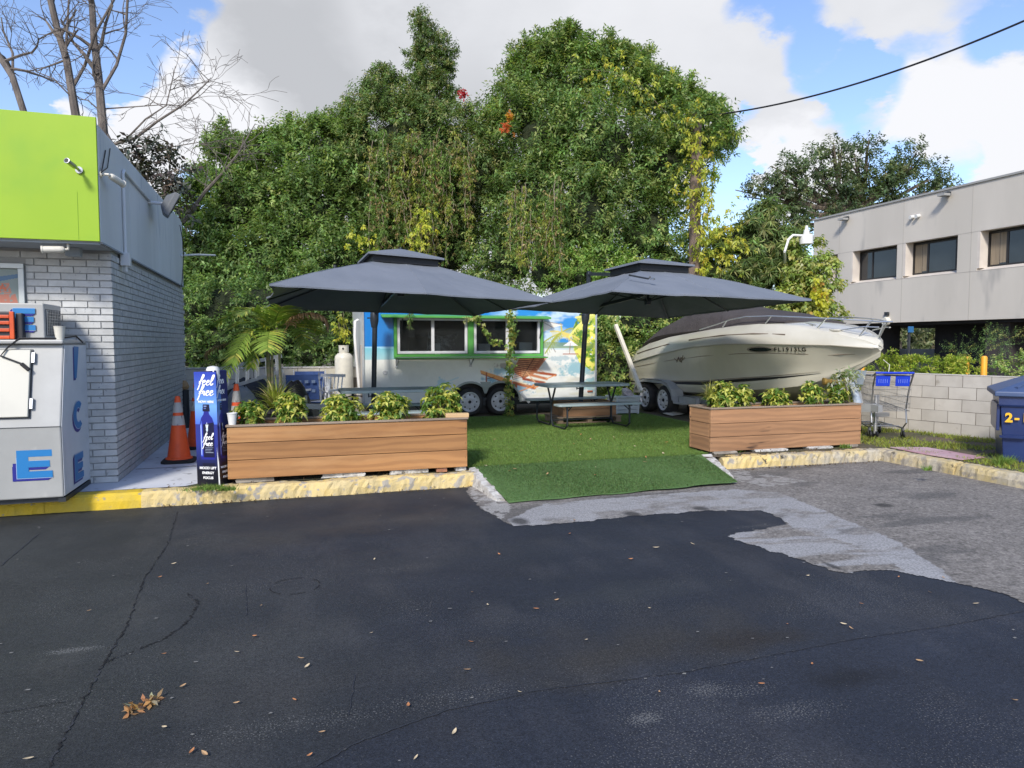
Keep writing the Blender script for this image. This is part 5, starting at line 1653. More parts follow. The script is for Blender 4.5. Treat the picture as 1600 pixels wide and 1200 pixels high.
# kitchen seen through the windows
m_in = M('kitchen_wall', (.10, .105, .11), .6, col2=(.07, .074, .078), scale=1.5)
b = MB(); b.box(wx0 - .3, wx1 + .3, FY + 1.2, FY + 1.22, 1.0, 2.25); obj('inner_wall', b, m_in, tr)
b = MB(); b.box(wx0, wx1, FY + .25, FY + .7, 1.30, 1.34); obj('counter', b, m_metal, tr)
def kitem(name, label, px0, px1, pyt, y, dpt, mat, cat, h0=1.342):
    a = onY(px0, pyt, y); c_ = onY(px1, pyt, y); b = MB(); b.box(a.x, c_.x, y, y + dpt, h0, a.z)
    tag(obj(name, b, mat, bevel=.01), label, cat)
kitem('paper_bag_stack', 'white box on the counter behind the right serving window', 748, 766, 537, FY + .3, .2, m_pvc, 'box')
kitem('steel_bin', 'pale steel container behind the right end of the serving windows', 811, 832, 535, FY + .3, .25, m_trim_al, 'container')
kitem('white_canister', 'white canister on the counter in the middle serving pane', 681, 688, 536, FY + .26, .1, m_pvc, 'canister')
kitem('beige_cabinet', 'dull beige cabinet deep behind the left serving pane', 640, 672, 526, FY + .9, .2, M('dull_beige', (.16, .14, .10), .6), 'cabinet')
b = MB()
a = onY(668, 545, FY + .5); c_ = onY(716, 522, FY + .5)
pts = [(a.x, FY + .5, a.z - .1), (a.x + .03, FY + .5, c_.z + .03), (a.x + .12, FY + .5, c_.z + .0), (a.x + .3, FY + .5, c_.z - .05), (c_.x - .05, FY + .5, c_.z + .01), (c_.x, FY + .5, c_.z), (c_.x - .15, FY + .5, a.z - .1)]
b.prism(pts, (0, .15, 0)); tag(obj('covered_machine', b, M('crumpled_cloth', (.40, .41, .42), .7, col2=(.06, .06, .07), scale=14, det=8, lo=.42, hi=.58, bump=1, bscale=20, bdist=.05)), 'crumpled grey cover over a machine in the second serving pane', 'cover')
# white pipe and gas bottle at the left end
b = MB(); b.tube([(TX0 - .03, FY + .55, 2.03), (TX0 - .09, FY + .50, 2.0), (TX0 - .10, FY + .48, 1.7), (TX0 - .05, FY + .40, .9), (TX0 - .02, FY + .40, .45)], .028, 10); obj('vent_pipe', b, m_white, tr, smooth=True)
b = MB()
b.box(TX0 - .9, TX0 + .1, FY + .75, FY + .83, .38, .46); b.box(TX0 - .9, TX0 + .1, FY + 1.3, FY + 1.38, .38, .46); obj('tongue', b, m_dark, tr)
b = MB(); b.box(TX0 - .006, TX0 - .001, FY + .18, FY + .42, .55, 1.55); obj('rust_stain_panel', b, M('stained_panel', (.46, .33, .22), .6, col2=(.58, .57, .54), scale=2.5, det=8, stretch=(1, 1, .3), lo=.38, hi=.6), tr)
g = onY(540, 640, FY + .75)
t = thing('propane_tank', 'tall cream propane cylinder at the left end of the food trailer', 'gas cylinder', (g.x, FY + .75, .38))
ox = g.x - .02; oy = FY + .75; tt = onY(540, 552, oy).z; bz = .44; r_ = .175
b = MB(); b.lathe([(.0, bz), (.13, bz + .0), (r_ - .01, bz + .05), (r_, bz + .10), (r_, tt - .10), (r_ - .01, tt - .05), (r_ - .06, tt), (0, tt + .01)], (ox, oy, 0), 32); obj('cylinder', b, m_cream, t, smooth=True)
b = MB(); b.lathe([(.085, tt - .01), (.095, tt + .03), (.095, tt + .14), (.10, tt + .145), (.10, tt + .155), (.088, tt + .155), (.088, tt + .0)], (ox, oy, 0), 24); obj('collar', b, m_cream, t, smooth=True)
b = MB(); b.cyl((ox - .02, oy - .1, tt + .09), (ox - .02, oy - .08, tt + .09), .018, n=12); obj('collar_hole', b, m_black, t)
b = MB(); b.lathe([(.15, .40), (.15, .46)], (ox, oy, 0), 24); obj('foot_ring', b, m_cream, t)
b = MB(); b.lathe([(0, 0), (.04, 0), (.04, .05), (0, .05)], (ox, oy, tt + .01), 12); obj('valve', b, m_metal, t)
# jack and lines in front of it
b = MB(); b.tube([at(513, 632, 13.6), at(535, 622, 13.5), at(552, 618, 13.3), at(566, 619, 13.2)], .012, 6)
tag(obj('gas_hose', b, m_black, smooth=True), 'black hose running from the propane cylinder to the trailer', 'hose')

# ================================================================== UMBRELLAS
from mathutils import noise as pnoise
m_canopy = M('charcoal_canvas', (.185, .205, .240), .75, col2=(.165, .185, .218), scale=1.5, det=6, bump=.3, bscale=300, bdist=.002, spec=.3, trans=.06)
m_pole = M('charcoal_pole', (.030, .038, .048), .4, metal=.3, col2=(.04, .048, .058), scale=5)
def umbrella(label, Nn, Rr, Ff, Ll, apex, mast_b, mast_t, joint, head, ridge_vent=.30):
    t = thing('cantilever_umbrella', label, 'umbrella', mast_b, 'charcoal cantilever umbrellas')
    cor = [Vector(p) for p in (Nn, Rr, Ff, Ll)]; ap = Vector(apex)
    ap_main = ap - Vector((0, 0, .10))
    vt = .24
    def P(i, s, f):
        """i side, s along side 0..1, f 0 apex .. 1 rim"""
        e = cor[i].lerp(cor[(i + 1) % 4], s)
        mid = 1 - abs(2 * s - 1)
        e = e + (ap - e) * (.035 * math.sin(math.pi * (2 * s % 1)))      # scalloped hem between ribs
        p = ap_main.lerp(e, f)
        p.z += .010 * pnoise.noise(p * 2.3) + .006 * pnoise.noise(p * 6.0)
        p.z += .025 * math.sin(math.pi * f) - .03 * math.sin(math.pi * (2 * s % 1)) * f
        return p
    for i in range(4):
        b = MB(); n = 24; rows_ = []
        for a in range(17):
            f = vt + (1 - vt) * a / 16
            rows_.append([P(i, k / n, f) for k in range(n + 1)])
        rows_.append([P(i, k / n, 1.0) + Vector((0, 0, -.018)) for k in range(n + 1)])
        b.loft(rows_, closed=False)
        obj('canopy_panel', b, m_canopy, t, smooth=False, solid=.004)
    for i in range(4):
        for s in (0, .5):
            b = MB(); b.tube([P(i, s, vt + (1 - vt) * k / 10) + Vector((0, 0, .003)) for k in range(11)], .0045, 4); obj('seam', b, m_canopy, t)
    b = MB(); c2 = .30; lift = Vector((0, 0, .10))
    for i in range(4):
        rows_ = []
        for f in (.02, .15, c2):
            rows_.append([ap_main.lerp(cor[i].lerp(cor[(i + 1) % 4], k / 4), f) + Vector((0, 0, .13 + .05 * math.sin(math.pi * f))) for k in range(5)])
        rows_.append([ap_main.lerp(cor[i].lerp(cor[(i + 1) % 4], k / 4), c2) + Vector((0, 0, .145)) for k in range(5)])
        b.loft(rows_, closed=False)
    obj('vent_cap', b, m_canopy, t, solid=.004)
    b = MB()
    for i in range(4):
        q = [ap_main.lerp(cor[i], vt + .02), ap_main.lerp(cor[(i + 1) % 4], vt + .02)]
        b.add([q[0] + Vector((0, 0, .03)), q[1] + Vector((0, 0, .03)), q[1] + Vector((0, 0, .15)), q[0] + Vector((0, 0, .15))], [(0, 1, 2, 3)])
    obj('vent_mesh', b, m_black, t, fix=False)
    b = MB(); b.cyl(ap + Vector((0, 0, -.02)), ap + Vector((0, 0, .05)), .02, n=10); obj('finial', b, m_pole, t)
    hub = ap - Vector((0, 0, .62))
    for i in range(4):
        for s in (0, .5):
            pts = [P(i, s, f) - Vector((0, 0, .035)) for f in (.08, .3, .55, .8, .985)]
            b = MB(); b.tube(pts, .011, 6); rb = obj('rib', b, m_pole, t)
            b = MB(); b.tube([hub, P(i, s, .45) - Vector((0, 0, .05))], .009, 6); obj('strut', b, m_pole, rb)
    b = MB(); b.lathe([(0, -.05), (.05, -.05), (.06, 0), (.05, .05), (0, .05)], hub, 16); b.cyl(hub, ap, .022, n=10); obj('hub', b, m_pole, t)
    mb_, mt_ = Vector(mast_b), Vector(mast_t)
    b = MB(); b.tube([mb_, mt_], .045, 16); obj('mast', b, m_pole, t, smooth=True)
    b = MB(); j = Vector(joint); d = (mt_ - mb_).normalized(); b.tube([j - d * .17, j - d * .05, j + d * .08, j + d * .16], [.052, .075, .075, .05], 14); b.cyl(j + Vector((-.13, -.02, 0)), j + Vector((.02, -.02, 0)), .012, n=8); obj('crank_housing', b, m_pole, t, smooth=True)
    b = MB(); k0 = mb_.lerp(mt_, .18); b.cyl(k0 + Vector((-.09, 0, 0)), k0, .01, n=8); b.cyl(k0 + Vector((-.09, 0, -.02)), k0 + Vector((-.09, 0, .08)), .012, n=8); obj('tilt_handle', b, m_pole, t)
    b = MB(); b.beam(j + d * .1, hub + Vector((0, 0, .12)), .035, .055); obj('lower_arm', b, m_pole, t, bevel=.005)
    hd = Vector(head)
    b = MB(); b.beam(mt_, hd, .06, .06); b.beam(hd, ap_main + Vector((0, 0, -.12)), .035, .06) ; b.cyl(hd + Vector((-.03, 0, 0)), hd + Vector((.03, 0, 0)), .05, n=12); obj('upper_arm', b, m_pole, t, bevel=.004)
    return t
# left: corners seen at the canopy hem
La, Lb, Lc, Ld = at(421, 443.5, 8.0), at(863, 470, 10.0), at(742, 492, 13.2), at(413, 481, 11.3)
Lap = at(626, 392, 10.6); Lm = at(583, 600, 12.75); Lm.z = .30; Lmt = at(586, 486, 12.75); Lh = at(600, 462, 12.6)
u1 = umbrella('charcoal square umbrella over the left picnic table', La, Lb, Lc, Ld, Lap, Lm, Lmt, at(585, 497, 12.75), Lh)
Ra, Rb, Rc, Rd = at(957, 453.5, 8.6), at(1268, 468, 10.1), at(1044, 496, 13.6), at(798, 482, 11.9)
Rap = at(1013, 407, 10.9); Rm = at(907, 605, 13.0); Rm.z = .45; Rmt = at(916, 486, 13.0); Rh = at(920, 428, 12.9)
u2 = umbrella('charcoal square umbrella over the right picnic table and boat stern', Ra, Rb, Rc, Rd, Rap, Rm, Rmt, at(915, 492, 13.0), Rh)
# clips lying on the canopies
def clip(lab, px, py, D, kind):
    p = at(px, py, D); t = thing('solar_light_clip', lab, 'clip lamp', p)
    b = MB()
    if kind == 0: b.cyl(p + Vector((0, 0, -.01)), p + Vector((0, 0, .03)), .06, n=16); b.cyl(p + Vector((.01, 0, .03)), p + Vector((.01, 0, .13)), .022, n=10)
    else: b.tube([p + Vector((-.28, 0, .06)), p + Vector((0, 0, .02)), p + Vector((.03, 0, .05))], .012, 6)
    obj('stand', b, m_dark, t)
    b = MB(); b.lathe([(0, 0), (.03, .003), (.035, .02), (.015, .03), (0, .03)], p + Vector((-.08 if kind == 0 else .05, -.03, .0)), 14); obj('lamp', b, M('mirror_metal', (.8, .82, .85), .12, metal=1), t, smooth=True)
clip('small clip lamp standing on the left umbrella canopy', 522, 430, 9.2, 0)
clip('small bent lamp lying on the right umbrella canopy', 1013, 438, 9.35, 1)
# weights of the left mast
b = MB(); p = Lm; b.box(p.x - .45, p.x + .45, p.y - .45, p.y + .45, .168, .28)
tag(obj('base_weight', b, m_dark, bevel=.02), 'dark flat base slab under the left umbrella mast', 'umbrella base')

# ================================================================== PICNIC TABLES
m_top = M('grey_green_plastic', (.30, .37, .38), .5, col2=(.26, .32, .335), scale=3, bump=.15, bscale=120, bdist=.002)
m_leg = M('dark_steel_tube', (.022, .028, .034), .4, metal=.2)
def picnic(label, cx, cy, rz, L, z0=.168):
    t = thing('picnic_table', label, 'picnic table', (cx, cy, z0), 'picnic tables on the turf')
    T = Matrix.Translation((cx, cy, z0)) @ Matrix.Rotation(rz, 4, 'Z')
    def slab(name, y0, y1, z, th, L, r):
        pts = []
        for sx_, sy_ in ((1, 1), (-1, 1), (-1, -1), (1, -1)):
            for k in range(5):
                a = {(1, 1): 0, (-1, 1): 90, (-1, -1): 180, (1, -1): 270}[(sx_, sy_)] + k * 22.5
                xx = sx_ * (L / 2 - r) + r * math.cos(R(a)); yc = (y1 - r) if sy_ > 0 else (y0 + r)
                pts.append((xx, yc + r * math.sin(R(a))))
        b = MB(); b.prism([T @ Vector((x_, y_, z)) for x_, y_ in pts], Vector((0, 0, th)))
        return obj(name, b, m_top, t, bevel=.008)
    slab('table_top', -.36, .36, .68, .045, L, .09)
    slab('bench', -.76, -.50, .395, .035, L, .06); slab('bench', .50, .76, .395, .035, L, .06)
    for sx_ in (-1, 1):
        x_ = sx_ * (L / 2 - .20)
        for sy_ in (-1, 1):
            raw = [(sy_ * .19, .68), (sy_ * .035, .40), (sy_ * .03, .12), (sy_ * .10, .02), (sy_ * .58, .02), (sy_ * .67, .08), (sy_ * .67, .32), (sy_ * .66, .39)]
            if sy_ < 0: pass
            P = [T @ Vector((x_ + (.012 if sy_ > 0 else -.012), y_, z_)) for y_, z_ in raw]
            b = MB(); b.tube(P, .017, 8); obj('leg', b, m_leg, t, smooth=True)
        b = MB(); b.tube([T @ Vector((x_, -.72, .385)), T @ Vector((x_, -.54, .385))], .014, 6); b.tube([T @ Vector((x_, .72, .385)), T @ Vector((x_, .54, .385))], .014, 6)
        b.tube([T @ Vector((x_, -.64, .30)), T @ Vector((x_ - sx_ * .10, -.62, .392))], .010, 6); b.tube([T @ Vector((x_, .64, .30)), T @ Vector((x_ - sx_ * .10, .62, .392))], .010, 6)
        obj('bench_bracket', b, m_leg, t)
    b = MB(); b.tube([T @ Vector((-(L / 2 - .20), 0, .10)), T @ Vector((L / 2 - .20, 0, .10))], .012, 8); obj('stretcher', b, m_leg, t)
    return t
picnic('grey-green picnic table with dark tube legs in front of the trailer wheels, right umbrella', 4.86, 11.38, R(3), 1.55)
picnic('grey-green picnic table half hidden behind the left planter', 1.50, 10.95, R(0), 1.55)

# pallet and timber box that weigh down the right mast
m_pal = M('pallet_timber', (.30, .22, .15), .85, col2=(.22, .16, .11), scale=3, stretch=(.5, 4, 4), bump=.4, rand=.12)
m_boxw = M('orange_ply', (.45, .25, .13), .8, col2=(.34, .18, .09), scale=2.5, stretch=(.5, 3, 5), bump=.3, rand=.08)
px_, py_ = Rm.x, Rm.y
t = thing('timber_pallet', 'weathered pallet on the turf under the right umbrella box', 'pallet', (px_, py_, .168))
def part_box(nm, x0, x1, y0, y1, z0, z1, mat, par, bev=.003, lab=None):
    b = MB(); L, D_, H_ = x1 - x0, y1 - y0, z1 - z0; b.box(-L / 2, L / 2, -D_ / 2, D_ / 2, -H_ / 2, H_ / 2)
    o = obj(nm, b, mat, None, bevel=bev, label=lab); o.location = ((x0 + x1) / 2, (y0 + y1) / 2, (z0 + z1) / 2); C.objects.unlink(o); link(o, par); return o
ppx0, ppx1, ppy0, ppy1 = px_ - .62, px_ + .62, py_ - .45, py_ + .25
for k in range(3):
    x_ = ppx0 + .02 + k * (ppx1 - ppx0 - .13) / 2
    part_box('block', x_, x_ + .09, ppy0, ppy1, .19, .27, m_pal, t)
for k in range(5): y_ = ppy0 + k * .147; part_box('slat', ppx0, ppx1, y_, y_ + .10, .271, .29, m_pal, t)
for k in range(2): y_ = ppy0 + k * .55; part_box('slat', ppx0, ppx1, y_, y_ + .10, .170, .189, m_pal, t)
t = thing('timber_box', 'orange timber box on the pallet at the foot of the right umbrella mast', 'box', (px_, py_, .292))
bx0, bx1, by0, by1 = ppx0 + .12, ppx1 - .10, ppy0 + .03, ppy1 - .05
for k in range(2):
    z_ = .293 + k * .125
    part_box('plank', bx0, bx1, by0, by0 + .03, z_, z_ + .12, m_boxw, t); part_box('plank', bx0, bx1, by1 - .03, by1, z_, z_ + .12, m_boxw, t)
    part_box('plank', bx0, bx0 + .03, by0 + .031, by1 - .031, z_, z_ + .12, m_boxw, t); part_box('plank', bx1 - .03, bx1, by0 + .031, by1 - .031, z_, z_ + .12, m_boxw, t)
part_box('lid', bx0 + .031, bx1 - .031, by0 + .031, by1 - .031, .50, .52, m_pal, t)

# white planter box and the leaning white post
g = G(962, 648, .168); gy = g.y; x0 = onY(962, 640, gy).x; x1 = onY(999, 640, gy).x; zt_ = onY(980, 619, gy).z
m_wbox = M('white_box_paint', (.60, .64, .65), .5, col2=(.52, .56, .57), scale=4, rand=.04)
t = thing('white_planter_box', 'small white slatted planter box at the foot of the leaning post', 'planter', ((x0 + x1) / 2, gy + .2, .168))
dx_ = .035
for k in range(4):
    z0_ = .19 + k * (zt_ - .22) / 4; z1_ = z0_ + (zt_ - .22) / 4 - .008; i_ = .03 * (1 - k / 4)
    part_box('slat', x0 + i_, x1 - i_, gy, gy + .02, z0_, z1_, m_wbox, t); part_box('slat', x0 + i_, x0 + i_ + .02, gy + .022, gy + .38, z0_, z1_, m_wbox, t); part_box('slat', x1 - i_ - .02, x1 - i_, gy + .022, gy + .38, z0_, z1_, m_wbox, t); part_box('slat', x0 + i_, x1 - i_, gy + .381, gy + .40, z0_, z1_, m_wbox, t)
for (a, c_) in ((x0, gy - .01), (x1 - .05, gy - .01), (x0, gy + .37), (x1 - .05, gy + .37)): b = MB(); b.prism([(a + .012, c_, .168), (a + .038, c_, .168), (a + .05, c_, zt_ - .03), (a, c_, zt_ - .03)], (0, .04, 0)); obj('leg', b, m_wbox, t)
b = MB(); b.box(x0 - .03, x1 + .03, gy - .03, gy + .43, zt_ - .03, zt_); obj('rim', b, m_wbox, t, bevel=.005)
b = MB()
T = Matrix.Translation(((x0 + x1) / 2 + .05, gy + .15, zt_ + .04)) @ Matrix.Rotation(R(35), 4, 'Y') @ Matrix.Rotation(R(25), 4, 'X')
b.loft([[T @ Vector((a * s, c_ * s, z_)) for a, c_ in ((-.12, -.1), (.13, -.12), (.12, .11), (-.1, .1))] for s, z_ in ((.8, -.05), (1.05, .0), (.6, .09))]); tag(obj('plastic_bag', b, M('crumpled_bag', (.55, .50, .50), .5, col2=(.42, .38, .40), scale=12, bump=1, bscale=15, bdist=.05)), 'crumpled pale bag lying in the white planter box', 'bag')
rg_ = np.random.default_rng(5); P_ = np.array([x0 + .1, gy + .15, zt_]) + rg_.normal(0, .07, (26, 3)) * np.array([1, 1, .6]) + np.array([0, 0, .05])
V_, F_, idx_ = leaves_np(P_, norm(rg_.normal(0, .5, (26, 3)) + np.array([0, 0, 1.])), 6, .08, .07, .03, 'twig', .3, 1, rg_)
tag(leafmesh('small_green_plant', [(V_, F_, leafcols(idx_, (.10, .20, .03), (.2, .28, .05), .3, rg_))], m_leaf), 'small green plant growing in the white planter box', 'plant')
a = at(962, 508, 15.0); c_ = at(1002, 612, 13.9); c_.z = max(c_.z, .55)
b = MB(); b.beam(a, c_, .07, .07, up=(0, 1, 0)); 
tag(obj('leaning_post', b, M('cream_post', (.66, .62, .50), .5, col2=(.58, .54, .44), scale=4), bevel=.004), 'long cream post leaning against the shrubs beside the boat', 'post')
# ================================================================== BOAT
BX = 8.35
cgx, cgy = G(1367, 684, .15).x, G(1367, 684, .15).y
m_hull = M('cream_gelcoat', (.56, .53, .43), .25, col2=(.50, .47, .38), scale=1.2, det=7, coat=.5, spots=(.42, .38, .29), sscale=2.4, slo=.66, shi=.85, stretch=(1, 1, .5))
m_deck = M('white_gelcoat', (.53, .51, .44), .28, col2=(.46, .44, .375), scale=1.5, det=6, coat=.4, spots=(.5, .46, .36), sscale=5, slo=.68, shi=.85)
m_cover = M('brown_boat_cover', (.050, .042, .042), .85, col2=(.066, .057, .056), scale=1.5, det=6, bump=.5, bscale=6, bdist=.08)
m_ss = M('stainless_rail', (.62, .63, .64), .3, metal=.8)
ys = [14.55, 14.2, 13.6, 12.8, 12.0, 11.3, 10.7, 10.2, 9.8, 9.45, 9.15, 8.9, 8.68, 8.5, 8.38]
def I(y, tab): xs = [a for a, _ in tab]; return float(np.interp(y, xs, [b for _, b in tab]))
HR = [(8.36, .03), (8.5, .17), (8.7, .32), (9.2, .66), (9.8, .94), (10.5, 1.12), (11.5, 1.21), (13, 1.21), (14.55, 1.12)]
ZR = [(8.36, 1.51), (8.9, 1.56), (9.8, 1.575), (10.6, 1.57), (11.6, 1.51), (12.75, 1.37), (13.6, 1.24), (14.55, 1.10)]
HC = [(8.36, .0), (8.8, .05), (9.15, .30), (9.8, .64), (10.5, .90), (11.5, 1.03), (13, 1.06), (14.55, 1.0)]
ZC = [(8.36, 1.48), (8.8, 1.26), (9.15, 1.09), (9.8, .98), (10.5, .90), (11.5, .79), (13, .73), (14.55, .69)]
ZK = [(8.36, 1.47), (8.8, 1.24), (9.15, 1.03), (9.5, .83), (9.8, .70), (10.5, .52), (11.5, .43), (13, .40), (14.55, .42)]
ZD = [(8.36, 1.56), (8.5, 1.65), (8.9, 1.77), (9.5, 1.88), (10.1, 1.92), (11.0, 1.885), (11.9, 1.80), (12.8, 1.72), (13.9, 1.55), (14.3, 1.40), (14.55, 1.24)]
HD = [(8.36, .01), (8.5, .14), (8.7, .28), (9.2, .52), (9.8, .72), (10.5, .88), (11.5, .96), (13, .98), (14.55, .95)]
def Pt(y, kind, sg):
    return {'k': Vector((BX, y, I(y, ZK)))}.get(kind)
boat = thing('motor_boat', 'cream cabin motor boat with brown cover and bow rail on its trailer', 'boat', (BX, 11.5, .42))
rings = []
for y in ys:
    hr, zr, hc, zc, zk = I(y, HR), I(y, ZR), I(y, HC), I(y, ZC), I(y, ZK)
    half = [(0.0, zk), (hc * .5, zk + (zc - .14 - zk) * .55), (hc * .93, max(zk, zc - .13)), (hc * 1.0, zc - .03), (hc * 1.015 + .0, zc)]
    for f, bul in ((.12, .0), (.4, .02), (.7, .015), (.9, 0), (1., 0)):
        half.append((hc + (hr - hc) * f ** 1.25 + bul * min(1, hc * 2), zc + (zr - zc) * f))
    rings.append([Vector((BX - a, y, z)) for a, z in half] + [Vector((BX + a, y, z)) for a, z in half[::-1][:-1]])
b = MB(); b.loft(rings); hull = obj('hull', b, m_hull, boat, smooth=True)
rings = []
for y in ys:
    hr, zr, hd, zd = I(y, HR), I(y, ZR), I(y, HD), I(y, ZD)
    half = [(hr - .002, zr + .004), (hr - .01, zr + .05), (hr - (hr - hd) * .45, zr + (zd - zr) * .55), (hd + .02, zd - .02), (hd * .85, zd + .015), (0, zd + .05)]
    rings.append([Vector((BX - a, y, z)) for a, z in half] + [Vector((BX + a, y, z)) for a, z in half[::-1][1:]])
b = MB(); b.loft(rings); obj('deck', b, m_deck, boat, smooth=True)
def side(y, kind, off=.006):
    """point on the starboard (camera-side) topside"""
    hr, zr, hc, zc = I(y, HR), I(y, ZR), I(y, HC), I(y, ZC)
    f = kind; bul = .02 * math.sin(math.pi * min(1, f * 1.1)) if f < .9 else 0
    return Vector((BX - (hc + (hr - hc) * f ** 1.25 + bul * min(1, hc * 2)) - off, y, zc + (zr - zc) * f))
def stripe(name, y0, y1, f0, f1, mat, n=30, off=.006, par=boat, taper=True):
    b = MB(); vs = []
    for i in range(n + 1):
        t_ = i / n; y = y0 + (y1 - y0) * t_
        a_, c_ = f0(t_) if callable(f0) else f0, f1(t_) if callable(f1) else f1
        if taper: w = min(1, (1 - t_) * 6 + .02); mid_ = (a_ + c_) / 2; a_, c_ = mid_ + (a_ - mid_) * w, mid_ + (c_ - mid_) * w
        vs += [side(y, a_, off), side(y, c_, off)]
    b.add(vs, [(2 * i, 2 * i + 1, 2 * i + 3, 2 * i + 2) for i in range(n)])
    return obj(name, b, mat, par, fix=False, solid=.004)
m_str = M('dark_stripe', (.025, .022, .025), .35); m_br = M('brown_line', (.16, .12, .09), .4)
stripe('waterline_stripe', 14.5, 9.2, .03, .105, m_str, off=.008)
stripe('pin_line', 13.4, 9.2, .12, .135, m_br, off=.007)
b = MB()
b.tube([side(y, 1.0, .004) + Vector((0, 0, .0)) for y in np.linspace(14.5, 8.42, 40)], .012, 6); obj('rub_rail', b, M('rub_rail_trim', (.40, .37, .30), .4), boat)
# raised line on the topside, rising from the stern
b = MB(); pts = []
for p in ((983, 575), (1010, 570), (1050, 563), (1100, 557), (1150, 554), (1200, 553), (1260, 552), (1300, 554), (1340, 556)):
    best = min(((proj(np.array(side(y, f, .003))), y, f) for y in np.linspace(14.5, 8.5, 61) for f in (.5, .6, .65, .7, .75, .8, .85, .9)), key=lambda q: abs(q[0][0] - p[0]) * 1.0 + abs(q[0][1] - p[1]) * 3)
    pts.append(side(best[1], best[2], .003))
b.tube(pts, .005, 5); obj('style_line', b, m_br, boat)
# long grooves along the deck shoulder
def deckpt(px, py, x):
    return onX(px, py, x)
for pl in (((1000, 548), (1020, 543), (1053, 537)), ((1084, 533), (1130, 530), (1170, 528), (1205, 528))):
    b = MB(); P = []
    for (a, c_) in pl:
        y = onX(a, c_, BX - 1.02).y; hr, hd, zr, zd = I(y, HR), I(y, HD), I(y, ZR), I(y, ZD)
        P.append(Vector((BX - (hr - (hr - hd) * .40) - .012, y, zr + (zd - zr) * .50)))
    b.tube(P, .010, 5); obj('deck_groove', b, m_br, boat)
# port light
def onside(px, py):
    q = min(((abs(proj(np.array(side(y, f, 0)))[0] - px) + abs(proj(np.array(side(y, f, 0)))[1] - py), y, f) for y in np.linspace(14.4, 8.5, 120) for f in np.linspace(.1, 1, 31)), key=lambda q: q[0])
    return q[1], q[2]
pw = onside(1187, 547)
b = MB(); n = 20; vs = []
cy_, cf = pw
for i in range(n + 1):
    t_ = -1 + 2 * i / n; hgt = .085 * math.sqrt(max(0, 1 - t_ * t_)); vs += [side(cy_ + .26 * t_, cf + hgt, .009), side(cy_ + .26 * t_, cf - hgt, .009)]
b.add(vs, [(2 * i, 2 * i + 1, 2 * i + 3, 2 * i + 2) for i in range(n)]); fr_ = obj('port_light', b, M('port_frame', (.25, .22, .18), .3), boat, fix=False)
b = MB(); vs = []
for i in range(n + 1):
    t_ = -1 + 2 * i / n; hgt = .055 * math.sqrt(max(0, 1 - t_ * t_)); vs += [side(cy_ + .21 * t_, cf + hgt, .013), side(cy_ + .21 * t_, cf - hgt, .013)]
b.add(vs, [(2 * i, 2 * i + 1, 2 * i + 3, 2 * i + 2) for i in range(n)]); obj('pane', b, m_glassd, fr_, fix=False)
# registration, hull squiggle
ry, rf = onside(1227, 545)
p = side(ry, rf, .030); d_ = (side(ry - .3, rf, .014) - side(ry + .3, rf, .014)).normalized(); up_ = Vector((0, 0, 1)); nn_ = d_.cross(up_).normalized()
if nn_.x > 0: nn_ = -nn_
yy_ = ry + .16
for ch_ in 'FL1913LG':
    yc_ = yy_ - .03; p = side(yc_, rf, .012); d_ = (side(yc_ - .04, rf, .012) - side(yc_ + .04, rf, .012)).normalized()
    upv = side(yc_, min(1, rf + .12), .012) - side(yc_, max(0, rf - .12), .012); upv = (upv - d_ * upv.dot(d_)).normalized(); nv_ = d_.cross(upv)
    if nv_.x > 0: nv_ = -nv_
    text(ch_, .098, m_black, p + nv_ * .012, Matrix((d_, upv, d_.cross(upv))).transposed().to_euler(), boat, bold=.0025, shear=.1)
    yy_ -= .060
sy, sf = onside(1061, 563)
b = MB(); P = []
for a, c_ in ((-.16, .03), (-.08, -.02), (-.02, .03), (.02, -.03), (.08, .03), (.13, -.01), (.2, .02)): P.append(side(sy - a, sf + c_ * 2.0, .008))
b.tube(P, .008, 5); P = [side(sy - a, sf + c_ * 2, .008) for a, c_ in ((-.1, -.03), (0, .04), (.06, -.04), (.16, .05))]; b.tube(P, .006, 5); obj('script_emblem', b, m_br, boat)
# cover
rings = []
cov = [(14.35, 1.34, .90, .05), (13.9, 1.62, .93, .12), (13.4, 1.75, .93, .24), (12.9, 1.80, .92, .42), (12.4, 1.83, .90, .52), (11.8, 1.86, .88, .50), (11.2, 1.89, .86, .38), (10.6, 1.93, .82, .24), (10.1, 1.95, .74, .10), (9.75, 1.96, .62, .02)]
for y, z0_, hw, dome in cov:
    ring = []
    for k in range(13):
        a = math.pi * k / 12; ring.append(Vector((BX - hw * math.cos(a) * (1 if 0 < k < 12 else 1.02), y, z0_ - .03 + dome * math.sin(a) ** .65 + (.02 * math.sin(y * 7 + k) if 0 < k < 12 else 0))))
    ring += [Vector((BX + hw * .9, y, z0_ - .10)), Vector((BX - hw * .9, y, z0_ - .10))]
    rings.append(ring)
b = MB(); b.loft(rings); obj('cover', b, m_cover, boat, smooth=True)
